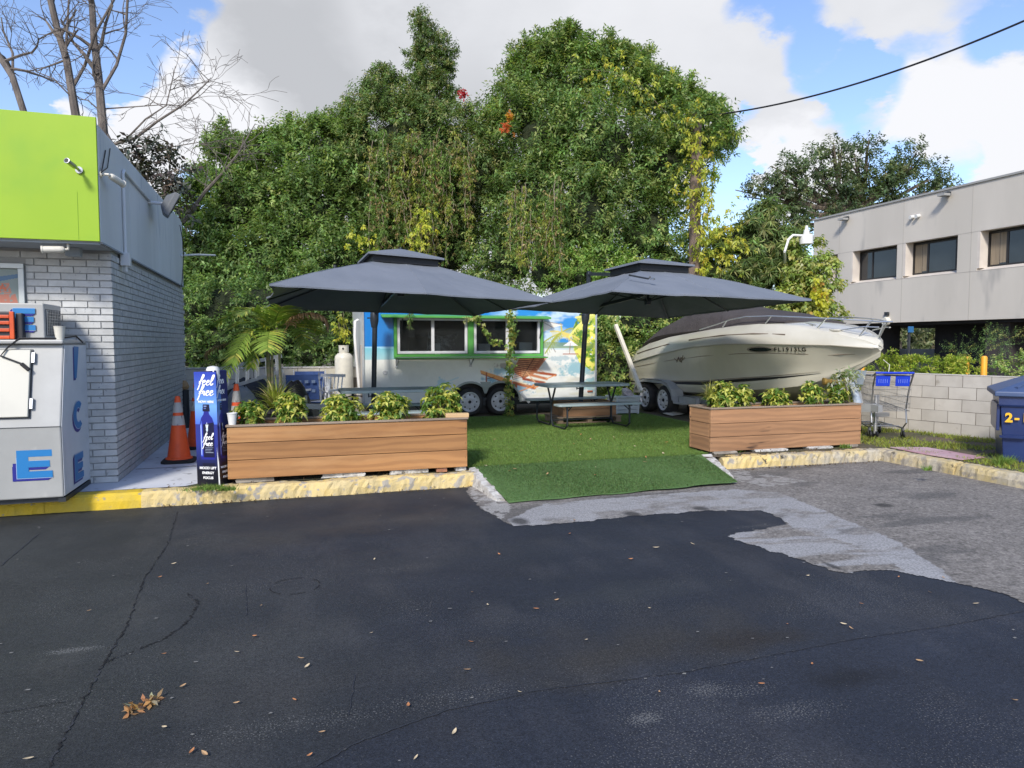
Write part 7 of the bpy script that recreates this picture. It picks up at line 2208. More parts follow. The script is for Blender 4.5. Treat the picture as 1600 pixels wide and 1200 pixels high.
# wall lights
for (px, py, lab) in ((1323, 341, 'left of the three small fittings high on the beige building'), (1481, 303, 'black lamp high on the beige building, nearest the roof edge at right'), (1431, 338, 'pair of small white fittings high on the beige building')):
    p = onX(px, py, GX - .02); t = thing('wall_light', lab, 'light', p); b = MB()
    if 'pair' in lab:
        for dy in (-.13, .13): b = MB(); b.cyl((GX, p.y + dy, p.z), (GX - .16, p.y + dy, p.z - .03), .07, n=12); obj('lamp_head', b, m_white, t)
    else:
        b.box(GX - .12, GX - .002, p.y - .12, p.y + .12, p.z - .06, p.z + .06); obj('base', b, m_dark, t)
        b = MB(); b.box(GX - .40, GX - .12, p.y - .20, p.y + .10, p.z - .10, p.z - .02); obj('lamp_head', b, m_coping, t)
p = onX(1386, 494, GX - .02); t = thing('alarm_bell', 'round fitting and bell low on the beige wall above the boat bow', 'bell', p)
b = MB(); b.lathe([(.0, -.16), (.14, -.16), (.17, -.1), (.17, 0)], (GX, p.y, p.z - .2), 18, 'X'); obj('bell', b, m_cream, t, smooth=True)
b = MB(); b.box(GX - .10, GX - .002, p.y - .09, p.y + .07, p.z + .02, p.z + .16); obj('housing', b, m_dark, t)
# low wall and lot beyond, blue sign post, small white lantern
b = MB(); q = at(1375, 545, 36); q2 = at(1500, 545, 34); b.beam((q.x - 4, q.y + 2, .7), (q2.x + 4, q2.y - 1, .7), .25, 1.15)
tag(obj('low_wall', b, M('pale_far_wall', (.50, .50, .50), .9)), 'pale low wall seen through the open ground floor of the office', 'wall')
p = at(1421, 511, 24); t = thing('sign_post', 'thin dark sign post with small blue sign under the office building', 'sign', (p.x, p.y, .15))
b = MB(); b.cyl((p.x, p.y, .15), (p.x, p.y, p.z), .05, n=8); obj('post', b, m_dark, t)
b = MB(); b.box(p.x - .12, p.x + .10, p.y - .08, p.y - .055, p.z - .18, p.z + .02); obj('sign_board', b, M('blue_sign', (.03, .13, .30), .4), t)
p = at(1394, 546, 35.5); b = MB(); b.box(p.x - .18, p.x + .18, p.y - .3, p.y - .05, p.z - .4, p.z + .1); b.prism([(p.x - .2, p.y - .3, p.z + .1), (p.x + .2, p.y - .3, p.z + .1), (p.x, p.y - .3, p.z + .35)], (0, .25, 0))
tag(obj('white_box', b, M('white_metal_far', (.8, .8, .8), .5)), 'small white gabled box on the far low wall', 'box')

# street lamp poking out of the vines
p = at(1260, 370, 16.9); lq2 = at(1229, 405, 18.4)
t = thing('street_lamp', 'white street lamp head on a curved arm above the vines', 'street lamp', (p.x - .3, p.y, .15))
b = MB(); b.tube([(lq2.x, lq2.y, .15), (lq2.x, lq2.y, p.z - .9), (p.x - .56, p.y + .05, p.z - .36)], .028, 10); b.tube([(p.x - .56, p.y + .05, p.z - .36), (p.x - .50, p.y, p.z - .08), (p.x - .38, p.y, p.z + .02), (p.x - .1, p.y, p.z + .02)], .030, 10); obj('pole', b, m_white, t, smooth=True)
b = MB(); b.lathe([(.12, -.18), (.15, -.17), (.15, .02), (.14, .05), (.07, .06), (.06, .15), (.04, .17), (.03, .26), (0, .26)], (p.x, p.y, p.z), 24); obj('lamp_head', b, m_white, t, smooth=True)
b = MB(); b.lathe([(0, -.175), (.118, -.175)], (p.x, p.y, p.z), 20); obj('lens', b, m_pvc, t)

# utility pole with wire
m_pole_w = M('old_timber_pole', (.20, .145, .12), .9, col2=(.12, .09, .075), scale=5, stretch=(2, 2, .4), bump=1, bscale=22, bdist=.02)
p0 = at(1086, 430, 17.0); p1 = at(1088, 178, 17.0)
t = thing('utility_pole', 'brown timber utility pole wrapped in vines right of the big tree', 'utility pole', (p0.x, p0.y, .15))
b = MB(); n = 60; b.tube([Vector((p0.x, p0.y, .1)).lerp(p1, i / n) for i in range(n + 1)], [.155 - .03 * i / n + random.uniform(-.008, .008) for i in range(n + 1)], 14); obj('pole', b, m_pole_w, t, smooth=True)
e0 = at(1128, 178, 17.0); e1 = at(1640, 15, 12.0)
b = MB(); P = []
for i in range(31): f = i / 30; q = e0.lerp(e1, f); q.z -= .55 * 4 * f * (1 - f) * .45; P.append(q)
b.tube([at(1092, 180, 17.0)] + P, .018, 6); tag(obj('power_line', b, m_black, smooth=True), 'single black power line sagging across the sky to the right', 'power line')

# ================================================================== BACK LEFT CORNER
# pale block wall far behind
b = MB(); q0 = at(255, 595, 14.6); q1 = at(560, 595, 15.2)
t = thing('rear_block_wall', 'pale low block wall under the hedge behind the palm', 'wall', (q0.x, 14.6, .15))
YR = 14.2; xr0 = onY(250, 590, YR).x; xr1 = onY(575, 590, YR).x; zr_ = onY(450, 575, YR).z
b = MB(); b.box(xr0, xr1, YR + .012, YR + .15, .10, zr_ - .002); obj('mortar', b, m_cmor, t)
nr = int((zr_ - .155) / .19)
bmesh_b = MB(); bmesh_b.box(0, .39, 0, .03, 0, .183); meb = bmesh_b.mesh('block'); meb.materials.append(M('cream_block', (.45, .42, .34), .9, col2=(.52, .49, .42), scale=3, bump=.4, bscale=60, rand=.06))
for r_ in range(nr):
    x_ = xr0 + (.2 if r_ % 2 else 0)
    while x_ < xr1 - .4:
        o = bpy.data.objects.new('block', meb); o.location = (x_, YR + random.uniform(-.002, .002), .155 + r_ * .19); link(o, t); x_ += .4
b = MB(); b.box(xr0, xr1, YR - .01, YR + .16, .155 + nr * .19, zr_ + .02); obj('coping', b, m_whitec, t)
# leaning ladder
LD = 11.1
def lq(px, py): return at(px, py, LD)
t = thing('ladder', 'aluminium ladder lying tilted behind the blue display and the palm', 'ladder', lq(400, 600))
A_, B_ = lq(303, 585), lq(440, 556); C_, D_ = lq(300, 624), lq(442, 579)
b = MB(); b.beam(A_, B_, .03, .055); obj('rail', b, m_trim_al, t); b = MB(); b.beam(C_, D_, .03, .055); obj('rail', b, m_trim_al, t)
for k in range(9):
    f = (k + .4) / 9; b = MB(); b.beam(A_.lerp(B_, f), C_.lerp(D_, f), .03, .03); b.beam(A_.lerp(B_, f + .022), C_.lerp(D_, f + .022), .02, .02); obj('rung', b, m_trim_al, t)
# dark covered heap and grey rounded rock-like tarp
b = MB()
def heap(name, label, cat, px, py, D, rx, ry, rz, mat, seed):
    c = at(px, py, D); b = MB(); rg = random.Random(seed); rings = []
    for i in range(1, 9):
        th = math.pi * .5 * i / 8; rings.append([Vector((c.x + rx * math.sin(th) * math.cos(2 * math.pi * k / 16) * rg.uniform(.92, 1.06), c.y + ry * math.sin(th) * math.sin(2 * math.pi * k / 16), .15 + rz * math.cos(th) * rg.uniform(.95, 1.04))) for k in range(16)])
    b.loft(rings); return tag(obj(name, b, mat, smooth=True), label, cat)
heap('grey_tarp_heap', 'rounded grey covered heap behind the cone, left of the black pot', 'heap', 378, 650, 10.3, .32, .3, .82, M('grey_cloth', (.20, .22, .25), .8, col2=(.15, .17, .19), scale=4, bump=.4, bscale=8, bdist=.03), 1)
heap('black_grill', 'black covered grill behind the palm stems', 'grill', 392, 640, 12.0, .6, .4, .85, m_black, 2)
heap('black_cover_heap', 'black covered heap right of the black pot, beside the chairs', 'heap', 462, 650, 11.2, .28, .3, .85, m_black, 3)
# timber board crate on the far left
a = at(283, 578, 13.6); b = MB(); b.box(a.x - .2, a.x + .28, a.y, a.y + .25, .16, a.z + .02); tag(obj('timber_crate', b, M('crate_ply', (.42, .27, .14), .8, col2=(.34, .2, .1), scale=4), bevel=.006), 'orange-brown timber crate at the far end of the brick wall', 'crate')
b = MB(); a = at(288, 600, 12.0); b.lathe([(0, 0), (.06, .01), (.08, .06), (.05, .13), (.02, .16)], (a.x, a.y, a.z - .1), 16); tag(obj('brown_jug', b, M('tan_clay', (.35, .22, .1), .6), smooth=True), 'tan jug on the ground behind the orange cones', 'jug')
b = MB(); b.cyl((a.x, a.y, .155), (a.x, a.y, a.z - .1), .07, n=12); obj('stand', b, m_dark, bpy.data.objects['brown_jug'])
# folding chairs
m_blue_f = M('blue_fabric', (.025, .055, .17), .8, col2=(.035, .075, .22), scale=6, bump=.4, bscale=30); m_wpl = M('white_plastic_chair', (.72, .73, .76), .35)
m_chf = M('chair_frame_grey', (.35, .36, .38), .4, metal=.5)
def folding(label, px, py, D, rz, sc=1.0):
    c = at(px, py, D); t = thing('folding_chair', label, 'chair', (c.x, c.y, .15), 'blue folding chairs behind the planter'); T = Matrix.Translation((c.x, c.y, .15)) @ Matrix.Rotation(rz, 4, 'Z') @ Matrix.Scale(sc, 4)
    b = MB(); b.prism([T @ Vector(v) for v in ((-.27, .20, .48), (.27, .20, .48), (.27, .30, .90), (-.27, .30, .90))], Vector((0, .02, 0))); obj('backrest', b, m_blue_f, t)
    b = MB(); b.prism([T @ Vector(v) for v in ((-.27, -.25, .46), (.27, -.25, .46), (.27, .22, .42), (-.27, .22, .42))], Vector((0, 0, .02))); obj('seat', b, m_blue_f, t)
    for sx_ in (-1, 1):
        for pts in (((sx_ * .29, -.28, 0), (sx_ * .29, .20, .46), (sx_ * .29, .31, .93)), ((sx_ * .29, .28, 0), (sx_ * .29, -.25, .45), (sx_ * .29, -.28, .62), (sx_ * .29, .22, .64))):
            b = MB(); b.tube([T @ Vector(v) for v in pts], .012, 6); obj('leg', b, m_chf, t)
    b = MB()
    for k in range(4):
        for zz in (.60, .76): b.box(-.2 + .115 * k, -.14 + .115 * k, .212, .222, zz, zz + .05, T)
    obj('backrest_pattern', b, M('pale_blue_print', (.16, .22, .36), .7), t, kind='stuff')
folding('blue folding chair nearest the white chair, behind the left planter', 478, 640, 11.8, R(10))
folding('dark folding chair standing behind the blue chair, against the rear wall', 482, 600, 13.2, R(-6))
c = at(504, 640, 12.0); t = thing('white_chair', 'white plastic chair with slatted back beside the propane tank', 'chair', (c.x, c.y, .15)); T = Matrix.Translation((c.x, c.y, .15)) @ Matrix.Rotation(R(-40), 4, 'Z')
b = MB(); b.box(-.24, .24, -.24, .24, .42, .45, T); obj('seat', b, m_wpl, t, bevel=.01)
for x_, y_ in ((-.22, -.22), (.22, -.22), (-.22, .22), (.22, .22)): b = MB(); b.beam(T @ Vector((x_, y_, 0)), T @ Vector((x_ * .95, y_ * .95, .42)), .045, .04); obj('leg', b, m_wpl, t)
for k in range(6): b = MB(); x_ = -.2 + .08 * k; b.beam(T @ Vector((x_, .22, .45)), T @ Vector((x_, .30, .86)), .035, .02); obj('slat', b, m_wpl, t)
b = MB(); b.beam(T @ Vector((-.25, .30, .88)), T @ Vector((.25, .30, .88)), .03, .05); obj('top_rail', b, m_wpl, t)
for sx_ in (-1, 1): b = MB(); b.beam(T @ Vector((sx_ * .25, -.2, .64)), T @ Vector((sx_ * .25, .27, .66)), .05, .03); b.beam(T @ Vector((sx_ * .25, -.19, .43)), T @ Vector((sx_ * .25, -.2, .64)), .04, .03); obj('armrest', b, m_wpl, t)
c = at(513, 592, 12.2); b = MB(); b.beam((c.x, c.y, .16), (c.x, c.y, c.z), .05, .05); b.beam((c.x - .02, c.y, .8), (c.x - .02, c.y - .3, .8), .03, .06)
tag(obj('white_post', b, m_wpl), 'slim white post standing left of the propane tank', 'post')
b = MB(); g0_, g1_ = at(478, 618, 10.9), at(478, 640, 10.9); b.cyl((g0_.x, g0_.y, .16), (g0_.x, g0_.y, g0_.z), .022, n=8); b.beam((g0_.x, g0_.y, .62), (g0_.x + .3, g0_.y, .60), .05, .08)
tag(obj('metal_stand', b, m_chf), 'grey metal stand between the black pot and the white chair', 'stand')

# ================================================================== TREES AND VINES
LG, LY = (.045, .085, .018), (.095, .125, .028)
def tree(name, label, blobs, cat, seed, trunk=None, group=None, **k):
    t = bush(name, label, blobs, cat, seed, group=group, **k)
    if trunk:
        b = MB(); rg = random.Random(seed)
        base = Vector(trunk[0]); top = Vector(trunk[1]); r0 = trunk[2]
        pts = [base.lerp(top, i / 6) + Vector((rg.uniform(-.1, .1), rg.uniform(-.1, .1), 0)) * (i > 0) for i in range(7)]
        b.tube(pts, [r0 * (1 - .6 * i / 6) for i in range(7)], 10)
        for bl in blobs[:8]:
            c = Vector(bl[0]); s_ = pts[rg.randint(2, 6)]; m_ = s_.lerp(c, .5) + Vector((0, 0, -.2)); b.tube([s_, m_, c], [r0 * .35, r0 * .22, r0 * .08], 6)
        obj('trunk', b, m_bark, t, smooth=True)
    return t
def ground_at(px, D): q = at(px, 600, D); return (q.x, q.y, .12)
# 1 left broadleaf mass
DL = 18.5
bl1 = [PB(330, 395, 62, DL), PB(312, 480, 60, DL - .5), PB(385, 330, 70, DL), PB(420, 420, 75, DL - .6), PB(455, 295, 62, DL), PB(500, 350, 70, DL - .3), PB(352, 283, 36, DL), PB(392, 262, 26, DL), PB(430, 240, 22, DL), PB(470, 232, 26, DL), PB(510, 240, 35, DL), PB(530, 430, 70, DL - .8), PB(300, 340, 34, DL), PB(350, 238, 13, DL), PB(540, 300, 50, DL), PB(300, 430, 40, DL), PB(342, 225, 7, DL), PB(400, 238, 12, DL), PB(452, 215, 10, DL), PB(505, 205, 14, DL)]
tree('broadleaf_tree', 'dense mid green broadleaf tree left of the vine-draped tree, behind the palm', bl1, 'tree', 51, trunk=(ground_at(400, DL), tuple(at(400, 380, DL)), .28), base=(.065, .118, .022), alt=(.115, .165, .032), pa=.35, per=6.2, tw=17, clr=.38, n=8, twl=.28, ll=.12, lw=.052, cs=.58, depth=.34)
# 2 vine-draped centre tree with a spire
DC = 19.0
bl2 = [PB(603, 165, 36, DC), PB(640, 225, 72, DC), PB(695, 235, 66, DC), PB(590, 250, 75, DC), PB(560, 205, 35, DC), PB(655, 290, 80, DC - .3), PB(740, 280, 70, DC - .3), PB(590, 350, 75, DC), PB(700, 370, 85, DC), PB(610, 430, 70, DC), PB(775, 260, 50, DC), PB(722, 200, 22, DC), PB(750, 200, 24, DC)]
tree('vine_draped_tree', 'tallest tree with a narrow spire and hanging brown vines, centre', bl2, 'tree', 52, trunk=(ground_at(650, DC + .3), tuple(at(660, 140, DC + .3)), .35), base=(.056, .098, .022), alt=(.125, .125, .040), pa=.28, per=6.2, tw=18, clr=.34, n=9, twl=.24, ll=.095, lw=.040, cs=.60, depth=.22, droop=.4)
sp_ = [PB(672, 150, 34, DC), PB(672, 112, 28, DC), PB(668, 75, 20, DC), PB(662, 45, 13, DC), PB(657, 25, 6, DC), PB(690, 62, 6, DC), PB(697, 75, 7, DC), PB(692, 95, 14, DC), PB(655, 85, 12, DC), PB(600, 130, 20, DC), PB(585, 140, 14, DC), PB(618, 140, 16, DC)]
leafmesh('crown', [crown(sp_, 26, 10, .15, 9, .16, .085, .034, (.056, .098, .022), (.125, .125, .040), .25, 152, depth=.5, droop=.3, backkeep=.7)], m_leaf, bpy.data.objects['vine_draped_tree'])
# 3 big right tree
DR = 18.5
bl3 = [PB(820, 150, 48, DR), PB(812, 95, 20, DR), PB(872, 110, 48, DR), PB(866, 62, 18, DR), PB(888, 55, 15, DR), PB(925, 100, 42, DR), PB(925, 68, 17, DR), PB(965, 95, 32, DR), PB(962, 62, 12, DR), PB(1000, 130, 42, DR), PB(1040, 170, 50, DR), PB(1085, 160, 36, DR), PB(1100, 205, 36, DR), PB(1130, 215, 14, DR), PB(850, 210, 75, DR - .4), PB(940, 220, 95, DR - .6), PB(1030, 250, 75, DR - .4), PB(830, 310, 75, DR - .6), PB(920, 330, 90, DR - 1), PB(1010, 350, 75, DR - .6), PB(800, 390, 70, DR - .6), PB(1040, 400, 55, DR), PB(780, 190, 30, DR), PB(1060, 130, 20, DR), PB(1030, 110, 18, DR), PB(1000, 85, 16, DR), PB(790, 130, 16, DR), PB(840, 88, 14, DR)]
bl3 += [PB(1092, 180, 26, 17.2), PB(1075, 165, 24, 17.4), PB(1108, 195, 20, 17.2)]
bl3 = [((c_[0], c_[1], c_[2] - (.50 if c_[2] > 7.4 else .22)), tuple(v * .86 for v in r_)) for c_, r_ in bl3]
tree('big_leafy_tree', 'large bright leafy tree right of centre behind the right umbrella', bl3, 'tree', 53, trunk=(ground_at(930, DR + .5), tuple(at(930, 220, DR)), .35), base=(.062, .115, .024), alt=(.13, .165, .034), pa=.30, per=6.2, tw=17, clr=.36, n=8, twl=.30, ll=.12, lw=.046, cs=.58, depth=.34)
# leafy shoots that break the outlines
sh_ = []
rs_ = random.Random(77)
for (px, py, h_) in ((870, 70, 16), (915, 70, 16), (935, 66, 14), (972, 70, 14), (1040, 118, 14), (828, 82, 18), (814, 104, 18), (1108, 150, 12), (1085, 138, 12), (806, 78, 24), (820, 62, 26), (838, 48, 22), (862, 44, 20), (878, 34, 20), (889, 30, 18), (905, 52, 18), (925, 58, 22), (945, 50, 16), (962, 48, 20), (985, 66, 16), (1005, 88, 16), (1030, 100, 14), (1052, 108, 16), (1075, 118, 14), (1098, 132, 16), (1118, 150, 14), (1130, 178, 12), (790, 110, 22), (778, 150, 18), (768, 175, 16), (850, 70, 16), (1140, 205, 8), (1012, 76, 12)):
    sh_.append((tuple(at(px, py + h_ * 1.1 + 10, DR + rs_.uniform(-.6, .6))), (.09 + .004 * h_, .12, h_ * DR / FPX * 1.35)))
leafmesh('shoots', [crown(sh_, 34, 6, .09, 9, .2, .13, .042, (.075, .13, .026), (.14, .17, .035), .3, 153, depth=.9, droop=.1, backkeep=1.0, updir=1.2)], m_leaf, bpy.data.objects['big_leafy_tree'])
sh_ = []
for (px, py, h_) in ((345, 205, 30), (362, 222, 18), (335, 232, 16), (378, 228, 14), (398, 226, 16), (412, 218, 14), (432, 212, 20), (452, 200, 18), (470, 208, 12), (492, 190, 16), (508, 188, 14), (528, 196, 12), (546, 190, 16), (318, 262, 14), (306, 290, 14)):
    sh_.append((tuple(at(px, py + h_ * .5, DL + rs_.uniform(-.5, .5))), (.13 + .006 * h_, .12, h_ * DL / FPX * 1.0)))
leafmesh('shoots', [crown(sh_, 34, 6, .09, 9, .2, .12, .045, (.075, .13, .026), (.13, .17, .035), .3, 154, depth=.9, droop=.1, backkeep=1.0, updir=1.2)], m_leaf, bpy.data.objects['broadleaf_tree'])
# yellowing creeper along its top and right side
def leafdots(name, label, pts, cat, seed, ll, lw, base, alt, pa, jit=.12, n=6, twl=.12, droop=.5, group=None, parent=None, mat=None, stem=.008, m_per=10):
    rg = np.random.default_rng(seed); P = []
    for a, c in zip(pts[:-1], pts[1:]):
        L = (Vector(c) - Vector(a)).length; k = max(2, int(L * m_per))
        f = rg.random((k, 1)); P.append(np.array(a) * (1 - f) + np.array(c) * f + rg.normal(0, jit, (k, 3)))
    P = np.concatenate(P); A = norm(rg.normal(0, .6, P.shape) + np.array([0, 0, -.3]) + TOCAM * .3)
    V, F, idx = leaves_np(P, A, n, twl, ll, lw, 'twig', droop, 1, rg)
    t = parent or thing(name, label, cat, tuple(pts[0]), group)
    if stem:
        b = MB(); b.tube([Vector(p) + Vector((random.uniform(-.02, .02), 0, 0)) for p in pts], stem, 5); obj('stem', b, m_stem, t)
    leafmesh('foliage', [(V, F, leafcols(idx, base, alt, pa, rg))], mat or m_leaf, t)
    return t
YB, YA = (.17, .19, .03), (.36, .27, .035)
leafdots('yellow_creeper', 'yellow-green creeper arching over the upper right of the big tree', [at(905, 108, DR - .6), at(955, 112, DR - .9), at(1005, 138, DR - .9), at(1045, 180, DR - 1.0), at(1075, 230, DR - 1.2), at(1085, 300, 16.8), at(1095, 400, 16.7)], 'creeper', 61, .11, .05, YB, YA, .5, jit=.30, m_per=34)
leafdots('pole_creeper', 'yellow-green creeper hugging the utility pole', [at(1088, 175, 16.7), at(1084, 230, 16.7), at(1096, 290, 16.7), at(1100, 340, 16.7), at(1098, 400, 16.75), at(1096, 440, 16.7)], 'creeper', 62, .10, .05, YB, YA, .4, jit=.13, m_per=50)
leafdots('hanging_creeper', 'thin creeper strand hanging from the right end of the big tree', [at(1135, 205, 17.5), at(1113, 225, 17.3), at(1115, 260, 17.2), at(1112, 305, 17.2)], 'creeper', 63, .10, .045, (.08, .12, .025), YB, .4, jit=.05, m_per=26)
leafdots('hanging_creeper', 'short twig of leaves reaching right past the big tree towards the wire', [at(1118, 195, 17.6), at(1152, 212, 17.6)], 'creeper', 64, .12, .045, (.06, .10, .02), YB, .2, jit=.05, m_per=26)
# hanging dry vines on the centre tree
vt = bpy.data.objects['vine_draped_tree']
m_vine = M('dry_vine', (.26, .21, .15), .9, col2=(.18, .15, .10), scale=20)
rv = random.Random(5)
for k in range(70):
    px = rv.uniform(578, 745) if k < 54 else rv.uniform(790, 880); y0_ = rv.uniform(190, 330) if k < 54 else rv.uniform(280, 340); y1_ = y0_ + rv.uniform(50, 110) if k < 54 else rv.uniform(380, 440); D = DC - 1.7 if k < 54 else DR - 2.4
    a = at(px, y0_, D + rv.uniform(-.2, .2)); c = at(px + rv.uniform(-9, 9), y1_, D + rv.uniform(-.2, .2)); P_v = [a.lerp(c, i_ / 7) + Vector((rv.uniform(-.05, .05), rv.uniform(-.05, .05), 0)) for i_ in range(8)]
    b = MB(); b.tube(P_v, rv.uniform(.005, .010), 4)
    o = obj('hanging_vine', b, m_vine, vt)
    rg = np.random.default_rng(300 + k); nP = rv.randint(24, 60); f = rg.random((nP, 1)); P = np.array(a) * (1 - f) + np.array(c) * f + rg.normal(0, .07, (nP, 3))
    V, F, idx = leaves_np(P, norm(rg.normal(0, .5, P.shape) + np.array([0, 0, -.7])), 5, .10, .075, .035, 'twig', .5, 1, rg)
    yy_ = k % 3 == 0
    leafmesh('vine_leaves', [(V, F, leafcols(idx, (.075, .115, .028) if not yy_ else (.13, .145, .03), (.13, .10, .045), .25, rg))], m_leaf, o)
# red and orange blooms
for i, (px, py, D, c_, lab) in enumerate(((722, 147, DC - .8, (.55, .02, .03), 'red bloom at the shoulder of the vine-draped tree'), (796, 182, DR - 1.4, (.7, .12, .02), 'orange bloom between the two big trees'), (791, 200, DR - 1.4, (.5, .06, .02), 'small dark orange bloom just under the orange one'))):
    rg = np.random.default_rng(90 + i); P = np.array(at(px, py, D)) + rg.normal(0, .055, (14, 3)); V, F, idx = leaves_np(P, norm(rg.normal(0, 1, P.shape) + TOCAM), 5, .02, .09, .06, 'umbel', .1, 1, rg)
    tag(leafmesh('red_flower', [(V, F, leafcols(idx, c_, c_, 0, rg))], m_leaf), lab, 'flower')
# lower shrubs in front of the trees
bush('bright_shrub', 'bright fresh green shrub rising behind the right end of the trailer', [PB(915, 430, 42, 17), PB(960, 440, 45, 17), PB(880, 445, 35, 17.2), PB(850, 430, 35, 17.2), PB(940, 405, 28, 17), PB(1000, 450, 35, 17), PB(905, 400, 22, 17)], 'shrub', 71, base=(.10, .19, .022), alt=(.18, .28, .035), pa=.4, per=8, tw=13, clr=.26, n=8, twl=.2, ll=.085, lw=.036, cs=.6)
bush('ivy_mass', 'tangle of ivy and shrubs between the trailer and the boat', [PB(945, 520, 40, 16.3), PB(990, 505, 42, 16.3), PB(1040, 500, 40, 16.5), PB(960, 580, 45, 16.0), PB(1010, 560, 40, 16.2), PB(1080, 490, 35, 16.6), PB(1120, 470, 35, 16.8), PB(935, 600, 30, 15.9), PB(985, 620, 35, 16)], 'shrub', 72, base=(.075, .135, .022), alt=(.20, .24, .035), pa=.35, per=8, tw=12, clr=.25, n=7, twl=.18, ll=.09, lw=.045, cs=.62)
bush('hedge_mass', 'dark green vine-covered hedge behind the palm and the propane tank', [PB(300, 545, 42, 15.3), PB(345, 540, 45, 15.2), PB(395, 545, 45, 15.2), PB(440, 540, 45, 15.2), PB(485, 540, 45, 15.2), PB(530, 530, 42, 15.4), PB(300, 490, 40, 15.6), PB(350, 480, 45, 15.5), PB(405, 480, 45, 15.4), PB(460, 480, 45, 15.4), PB(515, 480, 42, 15.6), PB(565, 500, 35, 16.3), PB(580, 450, 40, 17)], 'hedge', 73, base=(.048, .092, .020), alt=(.10, .155, .03), pa=.30, per=8, tw=12, clr=.26, n=7, twl=.18, ll=.085, lw=.042, cs=.66, ymin=14.45)
for i, (px, y0_, y1_) in enumerate(((535, 488, 535), (528, 500, 525))):
    leafdots('yellow_creeper', ('yellow creeper strand hanging left of the trailer roof', 'shorter yellow creeper strand beside the longer one left of the trailer')[i], [at(px, y0_, 14.6), at(px + 3, y1_, 14.55)], 'creeper', 80 + i, .08, .045, YB, (.25, .24, .03), .4, jit=.06, m_per=30)
for i, (px, y0_, y1_) in enumerate(((554, 360, 388), (590, 385, 415), (652, 372, 405), (660, 330, 372))):
    leafdots('bright_creeper', ('left', 'second', 'third', 'right')[i] + ' patch of yellow-green creeper leaves low on the vine-draped tree', [at(px, y0_, 16.6), at(px + 3, y1_, 16.55)], 'creeper', 84 + i, .09, .05, (.20, .24, .03), (.30, .28, .03), .4, jit=.14, m_per=50, stem=0)
# mango-like tree and vine column on the right
bush('long_leafed_tree', 'olive green tree with long narrow leaves left of the street lamp', [PB(1190, 410, 60, 18.5), PB(1150, 450, 45, 18), PB(1225, 400, 42, 18.3), PB(1195, 360, 38, 18.5), PB(1165, 375, 35, 18.5), PB(1240, 450, 45, 18), PB(1190, 335, 16, 18.5), PB(1130, 390, 30, 18.6), PB(1215, 350, 20, 18.5), PB(1110, 430, 30, 18.3)], 'tree', 74,
     base=(.060, .100, .026), alt=(.165, .180, .055), pa=.28, per=5, tw=8, clr=.32, n=12, twl=.10, ll=.26, lw=.040, cs=.68, mode='umbel', droop=.30)
leafdots('yellow_creeper', 'yellowing creeper at the left shoulder of the long-leafed tree', [at(1105, 345, 18), at(1130, 350, 17.8), at(1150, 380, 17.6), at(1125, 410, 17.6)], 'creeper', 88, .10, .06, YB, YA, .5, jit=.28, m_per=60, stem=0)
bush('vine_column', 'column of yellow and green vine leaves hanging against the beige building', [PB(1275, 400, 22, 17.2), PB(1285, 430, 24, 17.2), PB(1275, 460, 28, 17.2), PB(1288, 490, 22, 17.0), PB(1262, 500, 28, 17.2), PB(1240, 480, 26, 17.2), PB(1262, 430, 24, 17.3), PB(1250, 400, 18, 17.3), PB(1282, 515, 20, 17.0), PB(1220, 500, 25, 17.2)], 'creeper', 75, base=(.14, .19, .028), alt=(.38, .32, .04), pa=.36, per=11, tw=10, clr=.2, n=6, twl=.14, ll=.10, lw=.075, cs=.6, droop=.6)
leafdots('gold_creeper', 'golden yellow strand in the vine column beside the beige building', [at(1280, 440, 16.6), at(1284, 470, 16.5), at(1282, 505, 16.4)], 'creeper', 89, .11, .075, (.45, .33, .03), (.35, .20, .05), .4, jit=.10, m_per=60, stem=0)
# ivy strands hanging in front of the trailer
leafdots('ivy_strand', 'long thick ivy strand hanging in front of the trailer wheel', [onY(797, 474, 13.0), onY(801, 520, 13.0), onY(796, 560, 12.98), onY(794, 610, 12.98), onY(797, 648, 13.0)], 'ivy', 91, .055, .035, (.085, .13, .035), (.20, .19, .05), .35, jit=.035, n=6, twl=.07, m_per=100)
leafdots('ivy_strand', 'thin ivy strand looping across the serving window', [onY(740, 488, 13.05), onY(752, 505, 13.05), onY(763, 525, 13.05), onY(773, 535, 13.05), onY(782, 530, 13.05)], 'ivy', 92, .055, .035, (.12, .17, .04), (.26, .25, .07), .4, jit=.018, n=6, twl=.05, m_per=60)
leafdots('ivy_strand', 'small tuft of ivy hanging over the left serving window', [onY(640, 480, 13.05), onY(641, 500, 13.05), onY(639, 515, 13.05)], 'ivy', 93, .055, .03, (.07, .11, .035), (.12, .14, .05), .3, jit=.02, n=5, twl=.05, m_per=50)
leafdots('ivy_strand', 'yellow wisp of ivy on the awning between the windows', [onY(727, 498, 13.0), onY(744, 497, 13.0), onY(750, 492, 13.0)], 'ivy', 94, .055, .03, (.22, .24, .07), (.30, .25, .09), .4, jit=.02, n=5, twl=.05, m_per=50)
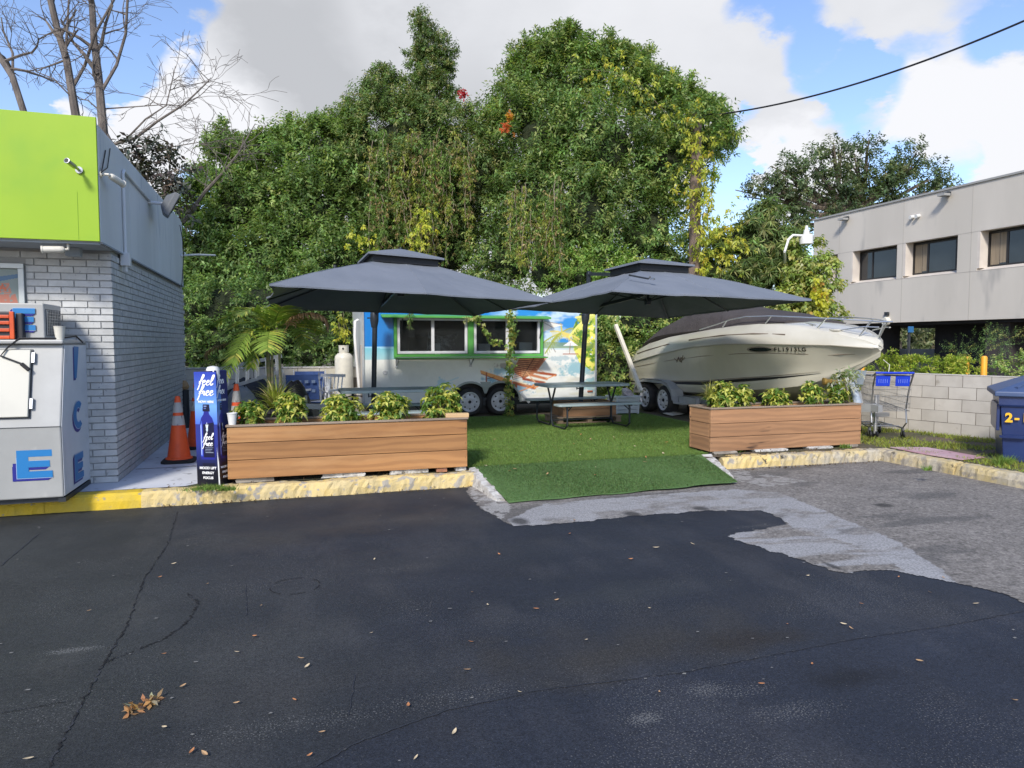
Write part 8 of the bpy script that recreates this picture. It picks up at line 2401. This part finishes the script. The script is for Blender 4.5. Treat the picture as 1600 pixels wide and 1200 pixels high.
# oak beyond the office roof
DO = 60
blo = [PB(1240, 285, 38, DO), PB(1275, 262, 36, DO), PB(1225, 265, 18, DO), PB(1305, 290, 36, DO), PB(1340, 250, 36, DO), PB(1355, 228, 18, DO), PB(1380, 275, 34, DO), PB(1420, 255, 28, DO), PB(1432, 240, 14, DO), PB(1450, 280, 30, DO), PB(1468, 290, 18, DO), PB(1320, 325, 45, DO), PB(1260, 330, 40, DO), PB(1205, 292, 14, DO), PB(1215, 320, 22, DO), PB(1300, 232, 12, DO), PB(1400, 300, 30, DO), PB(1240, 350, 30, DO), PB(1180, 290, 8, DO), PB(1365, 300, 40, DO)]
t = thing('oak_tree', 'big spreading oak beyond the roof of the office building', 'tree', (at(1320, 400, DO).x, at(1320, 400, DO).y, .12))
blo = [(c_, tuple(v * .74 for v in r_)) for c_, r_ in blo]
p = crown(blo, 1.0, 9, .85, 8, .55, .34, .15, (.040, .066, .028), (.085, .10, .045), .25, 54, depth=.55, droop=.2, backkeep=.6)
leafmesh('crown', [p], m_leaf, t)
b = MB(); rg_o = random.Random(3); bs = at(1335, 420, DO); bs.z = .1; tp = at(1335, 330, DO)
b.tube([bs, tp], [.8, .55], 10)
for bl in blo:
    c = Vector(bl[0]); m_ = tp.lerp(c, .5) + Vector((rg_o.uniform(-.5, .5), 0, -.6)); b.tube([tp, m_, c], [.32, .2, .07], 6)
    for k in range(3): b.tube([m_, c + Vector((rg_o.gauss(0, .7), rg_o.gauss(0, .7), rg_o.gauss(-.3, .5)))], [.12, .04], 5)
obj('trunk', b, m_bark, t, smooth=True)
# distant trees seen under the office and a backdrop of woods
for i, (px, D, lab) in enumerate(((1385, 44, 'left olive tree seen under the office building'), (1440, 46, 'right olive tree seen under the office building'))):
    tt_ = bush('small_tree', lab, [PB(px, 520, 24, D), PB(px + 22, 515, 20, D + 1), PB(px - 18, 528, 16, D)], 'tree', 95 + i, base=(.07, .085, .035), alt=(.12, .12, .06), pa=.3, per=1.6, tw=9, clr=.7, n=7, twl=.4, ll=.28, lw=.12, cs=.55)
    b = MB(); q = at(px + 10, 545, D); b.tube([(q.x, q.y, .1), (q.x + .5, q.y, 1.2), tuple(at(px + 22, 520, D))], [.22, .16, .08], 8); obj('trunk', b, m_bark, tt_)
bs_ = [PB(x_, 520 + (i % 3) * 6, 34, 75) for i, x_ in enumerate(range(-200, 1900, 52))]
t = bush('far_woods', 'far line of woods closing the horizon behind everything', bs_, 'woods', 98, base=(.05, .075, .03), alt=(.09, .10, .045), pa=.3, per=.5, tw=9, clr=1.3, n=6, twl=.8, ll=.6, lw=.3, cs=.85)
t['kind'] = 'stuff'
# bare trees at the left
DB = 17.0
m_bare = M('bare_bark', (.17, .145, .125), .9, col2=(.10, .085, .075), scale=7, det=6, stretch=(1, 1, .3), bump=.9, bscale=26, bdist=.02)
def pxl(lst, D=DB): return [at(x_, y_, D) for x_, y_ in lst]
def bare(label, stems, seed, D=DB, twigs=26):
    g = stems[0][0][0]; bp = at(g[0], g[1], D)
    t = thing('bare_tree', label, 'tree', (bp.x, bp.y, .15), 'bare trees behind the store roof'); rg = random.Random(seed)
    first = True
    for pts, r0, r1, tw in stems:
        P = pxl(pts, D)
        for i in range(1, len(P)): P[i] = P[i] + Vector((0, rg.uniform(-.3, .3) * (i > 0), 0))
        if first: P = [Vector((P[0].x, P[0].y, .1))] + P
        b = MB(); b.tube(P, [(r0 + (r1 - r0) * i / (len(P) - 1)) * .68 for i in range(len(P))], 8 if r0 > .04 else 5)
        obj('trunk' if first else 'limb', b, m_bare, t, smooth=True)
        b = MB()
        for k in range(int(tw * .62)):
            j = rg.randint(1 if not first else 2, len(P) - 2) if len(P) > 3 else rg.randint(0, len(P) - 2); f = rg.random(); p = P[j].lerp(P[j + 1], f); d = (P[j + 1] - P[j]).normalized()
            nd = (d * .6 + Vector((rg.gauss(0, .8), rg.gauss(0, .5), rg.gauss(.25, .6)))).normalized()
            limb(b, p, nd, rg.uniform(.5, 1.3), max(.012, r1 * .6) * rg.uniform(.5, 1), 2, 5, .30, rg, gravity=.05, splits=(2, 4), shrink=.62, minr=.0045, n=5)
        if tw: obj('twigs', b, m_bare, t, kind='stuff')
        first = False
    return t
bare('left bare tree, a leaning grey trunk rising over the lime fascia at the picture edge', [([(42, 190), (20, 120), (0, 90), (-20, 60)], .12, .09, 8), ([(20, 125), (17, 80), (2, 45), (-5, 20)], .05, .02, 10)], 11)
bare('middle bare tree with two tall grey trunks over the lime fascia', [([(120, 190), (112, 140), (102, 90), (88, 45), (75, -30)], .15, .10, 10), ([(112, 140), (128, 95), (152, 60), (185, 0), (195, -30)], .06, .03, 10), ([(102, 90), (104, 40), (105, -20)], .05, .03, 8), ([(120, 160), (90, 130), (50, 105), (20, 60)], .03, .01, 8)], 12)
bare('right bare tree with rough trunk and long drooping branches towards the hedge', [([(162, 210), (160, 165), (152, 115), (145, 60), (140, 0), (138, -30)], .16, .09, 8), ([(152, 115), (135, 90), (110, 60), (95, 30)], .08, .03, 8), ([(160, 140), (178, 95), (195, 50), (205, -20)], .06, .04, 8), ([(164, 205), (176, 225), (210, 215), (250, 195), (290, 165), (320, 130), (328, 115)], .07, .012, 22),
      ([(190, 225), (230, 190), (260, 165), (275, 120), (276, 108)], .035, .008, 12), ([(200, 240), (260, 235), (310, 225), (335, 235)], .03, .007, 12), ([(165, 170), (210, 165), (260, 158), (300, 165)], .028, .006, 12), ([(164, 180), (140, 160), (120, 150), (45, 60)], .03, .008, 8)], 13)
t = thing('dead_branch', 'pale dead branch leaning up out of the left tree near the fascia end', 'branch', at(290, 345, 17.2)); b = MB(); b.tube(pxl([(286, 348), (320, 300), (350, 268), (372, 240), (399, 193)], 17.2), [.05, .04, .03, .02, .008], 6); rg_b = random.Random(4)
for k in range(12): p = at(320 + k * 6, 300 - k * 7, 17.2); limb(b, p, Vector((rg_b.gauss(0, 1), 0, .8)), .7, .012, 1, 4, .3, rg_b)
obj('limb', b, m_bare, t)
# dark-leaved magnolia behind the fascia
bush('dark_leaved_tree', 'small tree with large dark purplish leaves behind the grey fascia', [PB(225, 262, 26, 16), PB(250, 285, 28, 16), PB(262, 312, 24, 16), PB(238, 240, 14, 16), PB(275, 300, 16, 16), PB(205, 250, 12, 16), PB(268, 255, 12, 16), PB(272, 330, 16, 16)], 'tree', 76, base=(.030, .034, .030), alt=(.05, .036, .034), pa=.4, per=5, tw=6, clr=.3, n=7, twl=.2, ll=.17, lw=.065, cs=.3, depth=.9, mat=m_leafg)

# ================================================================== FALLEN LEAVES
m_fl = [M('fallen_leaf_tan', (.42, .27, .14), .7, col2=(.33, .2, .1), scale=30), M('fallen_leaf_pale', (.55, .45, .30), .7, col2=(.45, .36, .22), scale=30), M('fallen_leaf_orange', (.45, .20, .08), .7, col2=(.36, .15, .06), scale=30)]
def leaf_mesh(mat, L, Wd, curl):
    V = []; n = 8
    for i in range(n + 1):
        f = i / n; w = Wd * math.sin(math.pi * f) ** .8 * .5; z = curl * (2 * f - 1) ** 2
        V += [(L * (f - .5), -w, z + w * .35), (L * (f - .5), 0, z), (L * (f - .5), w, z + w * .35)]
    F = []
    for i in range(n): F += [(3 * i, 3 * i + 1, 3 * i + 4, 3 * i + 3), (3 * i + 1, 3 * i + 2, 3 * i + 5, 3 * i + 4)]
    me = bpy.data.meshes.new('fallen_leaf'); me.from_pydata(V, [], F); me.materials.append(mat); return me
lm = [leaf_mesh(m_fl[i % 3], .085, .032, .008 + .004 * (i % 2)) for i in range(6)]
spots_ = [(139, 957), (272, 883), (250, 904), (324, 915), (585, 876), (780, 868), (738, 928), (762, 948), (398, 997), (470, 1032), (480, 1044), (256, 1025), (286, 1075), (370, 1022), (460, 1097), (370, 1102), (257, 1140), (638, 1106), (503, 1148), (812, 1085), (300, 1178), (320, 1182), (44, 1190), (736, 1006), (730, 1050), (710, 1148), (838, 954), (870, 940),
          (916, 1003), (1269, 1041), (1437, 1036), (1318, 978), (1046 + 300, 946), (1585, 1098), (1082, 852), (1404, 904), (1453, 928), (1262, 902), (1190, 1072), (1030, 1085), (1015, 953), (985, 876), (1474, 905), (1025, 858), (1230, 978), (1330, 985), (650, 1188), (484, 1184), (408, 949), (580, 992), (890, 836), (897, 815), (1525, 946)]
for i, (px, py) in enumerate(spots_):
    g = G(px, py); o = bpy.data.objects.new('fallen_leaf', lm[i % 6]); s = random.uniform(.45, .8) * (.6 if py > 900 else .85)
    o.scale = (s, s, s); o.location = (g.x, g.y, .012); o.rotation_euler = (random.uniform(-.25, .25), random.uniform(-.25, .25), random.uniform(0, 6.28)); C.objects.link(o)
    tag(o, 'small dry fallen leaf lying loose on the asphalt', 'leaf', 'dry leaves scattered on the asphalt')
for i in range(34):
    x_, y_ = (random.uniform(2.1, 4.9), random.uniform(6.9, 7.9)) if i < 12 else (random.uniform(2.0, 5.1), random.uniform(7.9, 10.5))
    o = bpy.data.objects.new('fallen_leaf', lm[i % 6]); s = random.uniform(.4, .8); o.scale = (s, s, s); o.location = (x_, y_, turf_z(x_, y_) + .026); o.rotation_euler = (random.uniform(-.3, .3), random.uniform(-.3, .3), random.uniform(0, 6.28)); C.objects.link(o)
    tag(o, 'small pale fallen leaf lying on the green turf', 'leaf', 'pale leaves scattered on the turf')
rg_ = np.random.default_rng(21); n = 520
x_ = np.concatenate([rg_.uniform(-1.2, 1.9, n // 2), rg_.uniform(5.2, 7.55, n - n // 2)]); y_ = 7.54 - np.abs(rg_.normal(0, .035, n)); top_ = rg_.random(n) < .4; y_[top_] = 7.70 + rg_.random(top_.sum()) * .2; z_ = np.where(top_, .16, .008)
V, F, idx = leaves_np(np.stack([x_, y_, z_], -1), norm(rg_.normal(0, 1, (n, 3)) * np.array([1, 1, .1])), 2, .01, .028, .012, 'umbel', .02, 1, rg_, up=2); V[:, 2] = np.maximum(V[:, 2], .005)
o = leafmesh('kerb_litter', [(V, F, leafcols(idx, (.035, .022, .012), (.07, .045, .02), .4, rg_))], m_leaf); tag(o, 'dark crumbs of leaf and soil lying along the kerb and under the planters', 'leaf litter', kind='stuff')
# the little drift of brown leaves at lower left
rg_ = np.random.default_rng(2); g0_, g1_ = G(195, 1120), G(250, 1092); f = rg_.random((26, 1)); P = np.array(g0_) * (1 - f) + np.array(g1_) * f + rg_.normal(0, .009, (26, 3)) * np.array([1, .6, .4]); P[:, 2] = .006 + np.abs(rg_.normal(0, .008, 26))
V, F, idx = leaves_np(P, norm(rg_.normal(0, 1, P.shape) * np.array([1, 1, .15])), 2, .01, .050, .020, 'umbel', .05, 1, rg_, up=2)
V[:, 2] = np.clip(V[:, 2], .005, .05)
o = leafmesh('leaf_drift', [(V, F, leafcols(idx, (.20, .10, .045), (.28, .18, .10), .4, rg_))], m_leaf); tag(o, 'little drift of brown leaves on the asphalt at lower left', 'leaf litter', kind='stuff')
# pale grit scattered over the asphalt
rg_ = np.random.default_rng(12); n = 260; x_ = rg_.uniform(-3.5, 7, n); y_ = rg_.uniform(1.2, 7.2, n); L_ = rg_.uniform(.003, .009, n)
a = rg_.random((n, 4)) * .8 + np.arange(4) * math.pi / 2
V = np.stack([x_[:, None] + np.cos(a) * L_[:, None] * 1.6, y_[:, None] + np.sin(a) * L_[:, None], np.full((n, 4), .0085)], -1).reshape(-1, 3)
me = npmesh('grit', V, np.arange(4 * n).reshape(-1, 4), np.repeat(np.array([[.2, .2, .19]]), 4 * n, 0)); me.materials.append(M('grit', (.20, .195, .18), .9)); o = bpy.data.objects.new('grit', me); C.objects.link(o); o['kind'] = 'stuff'
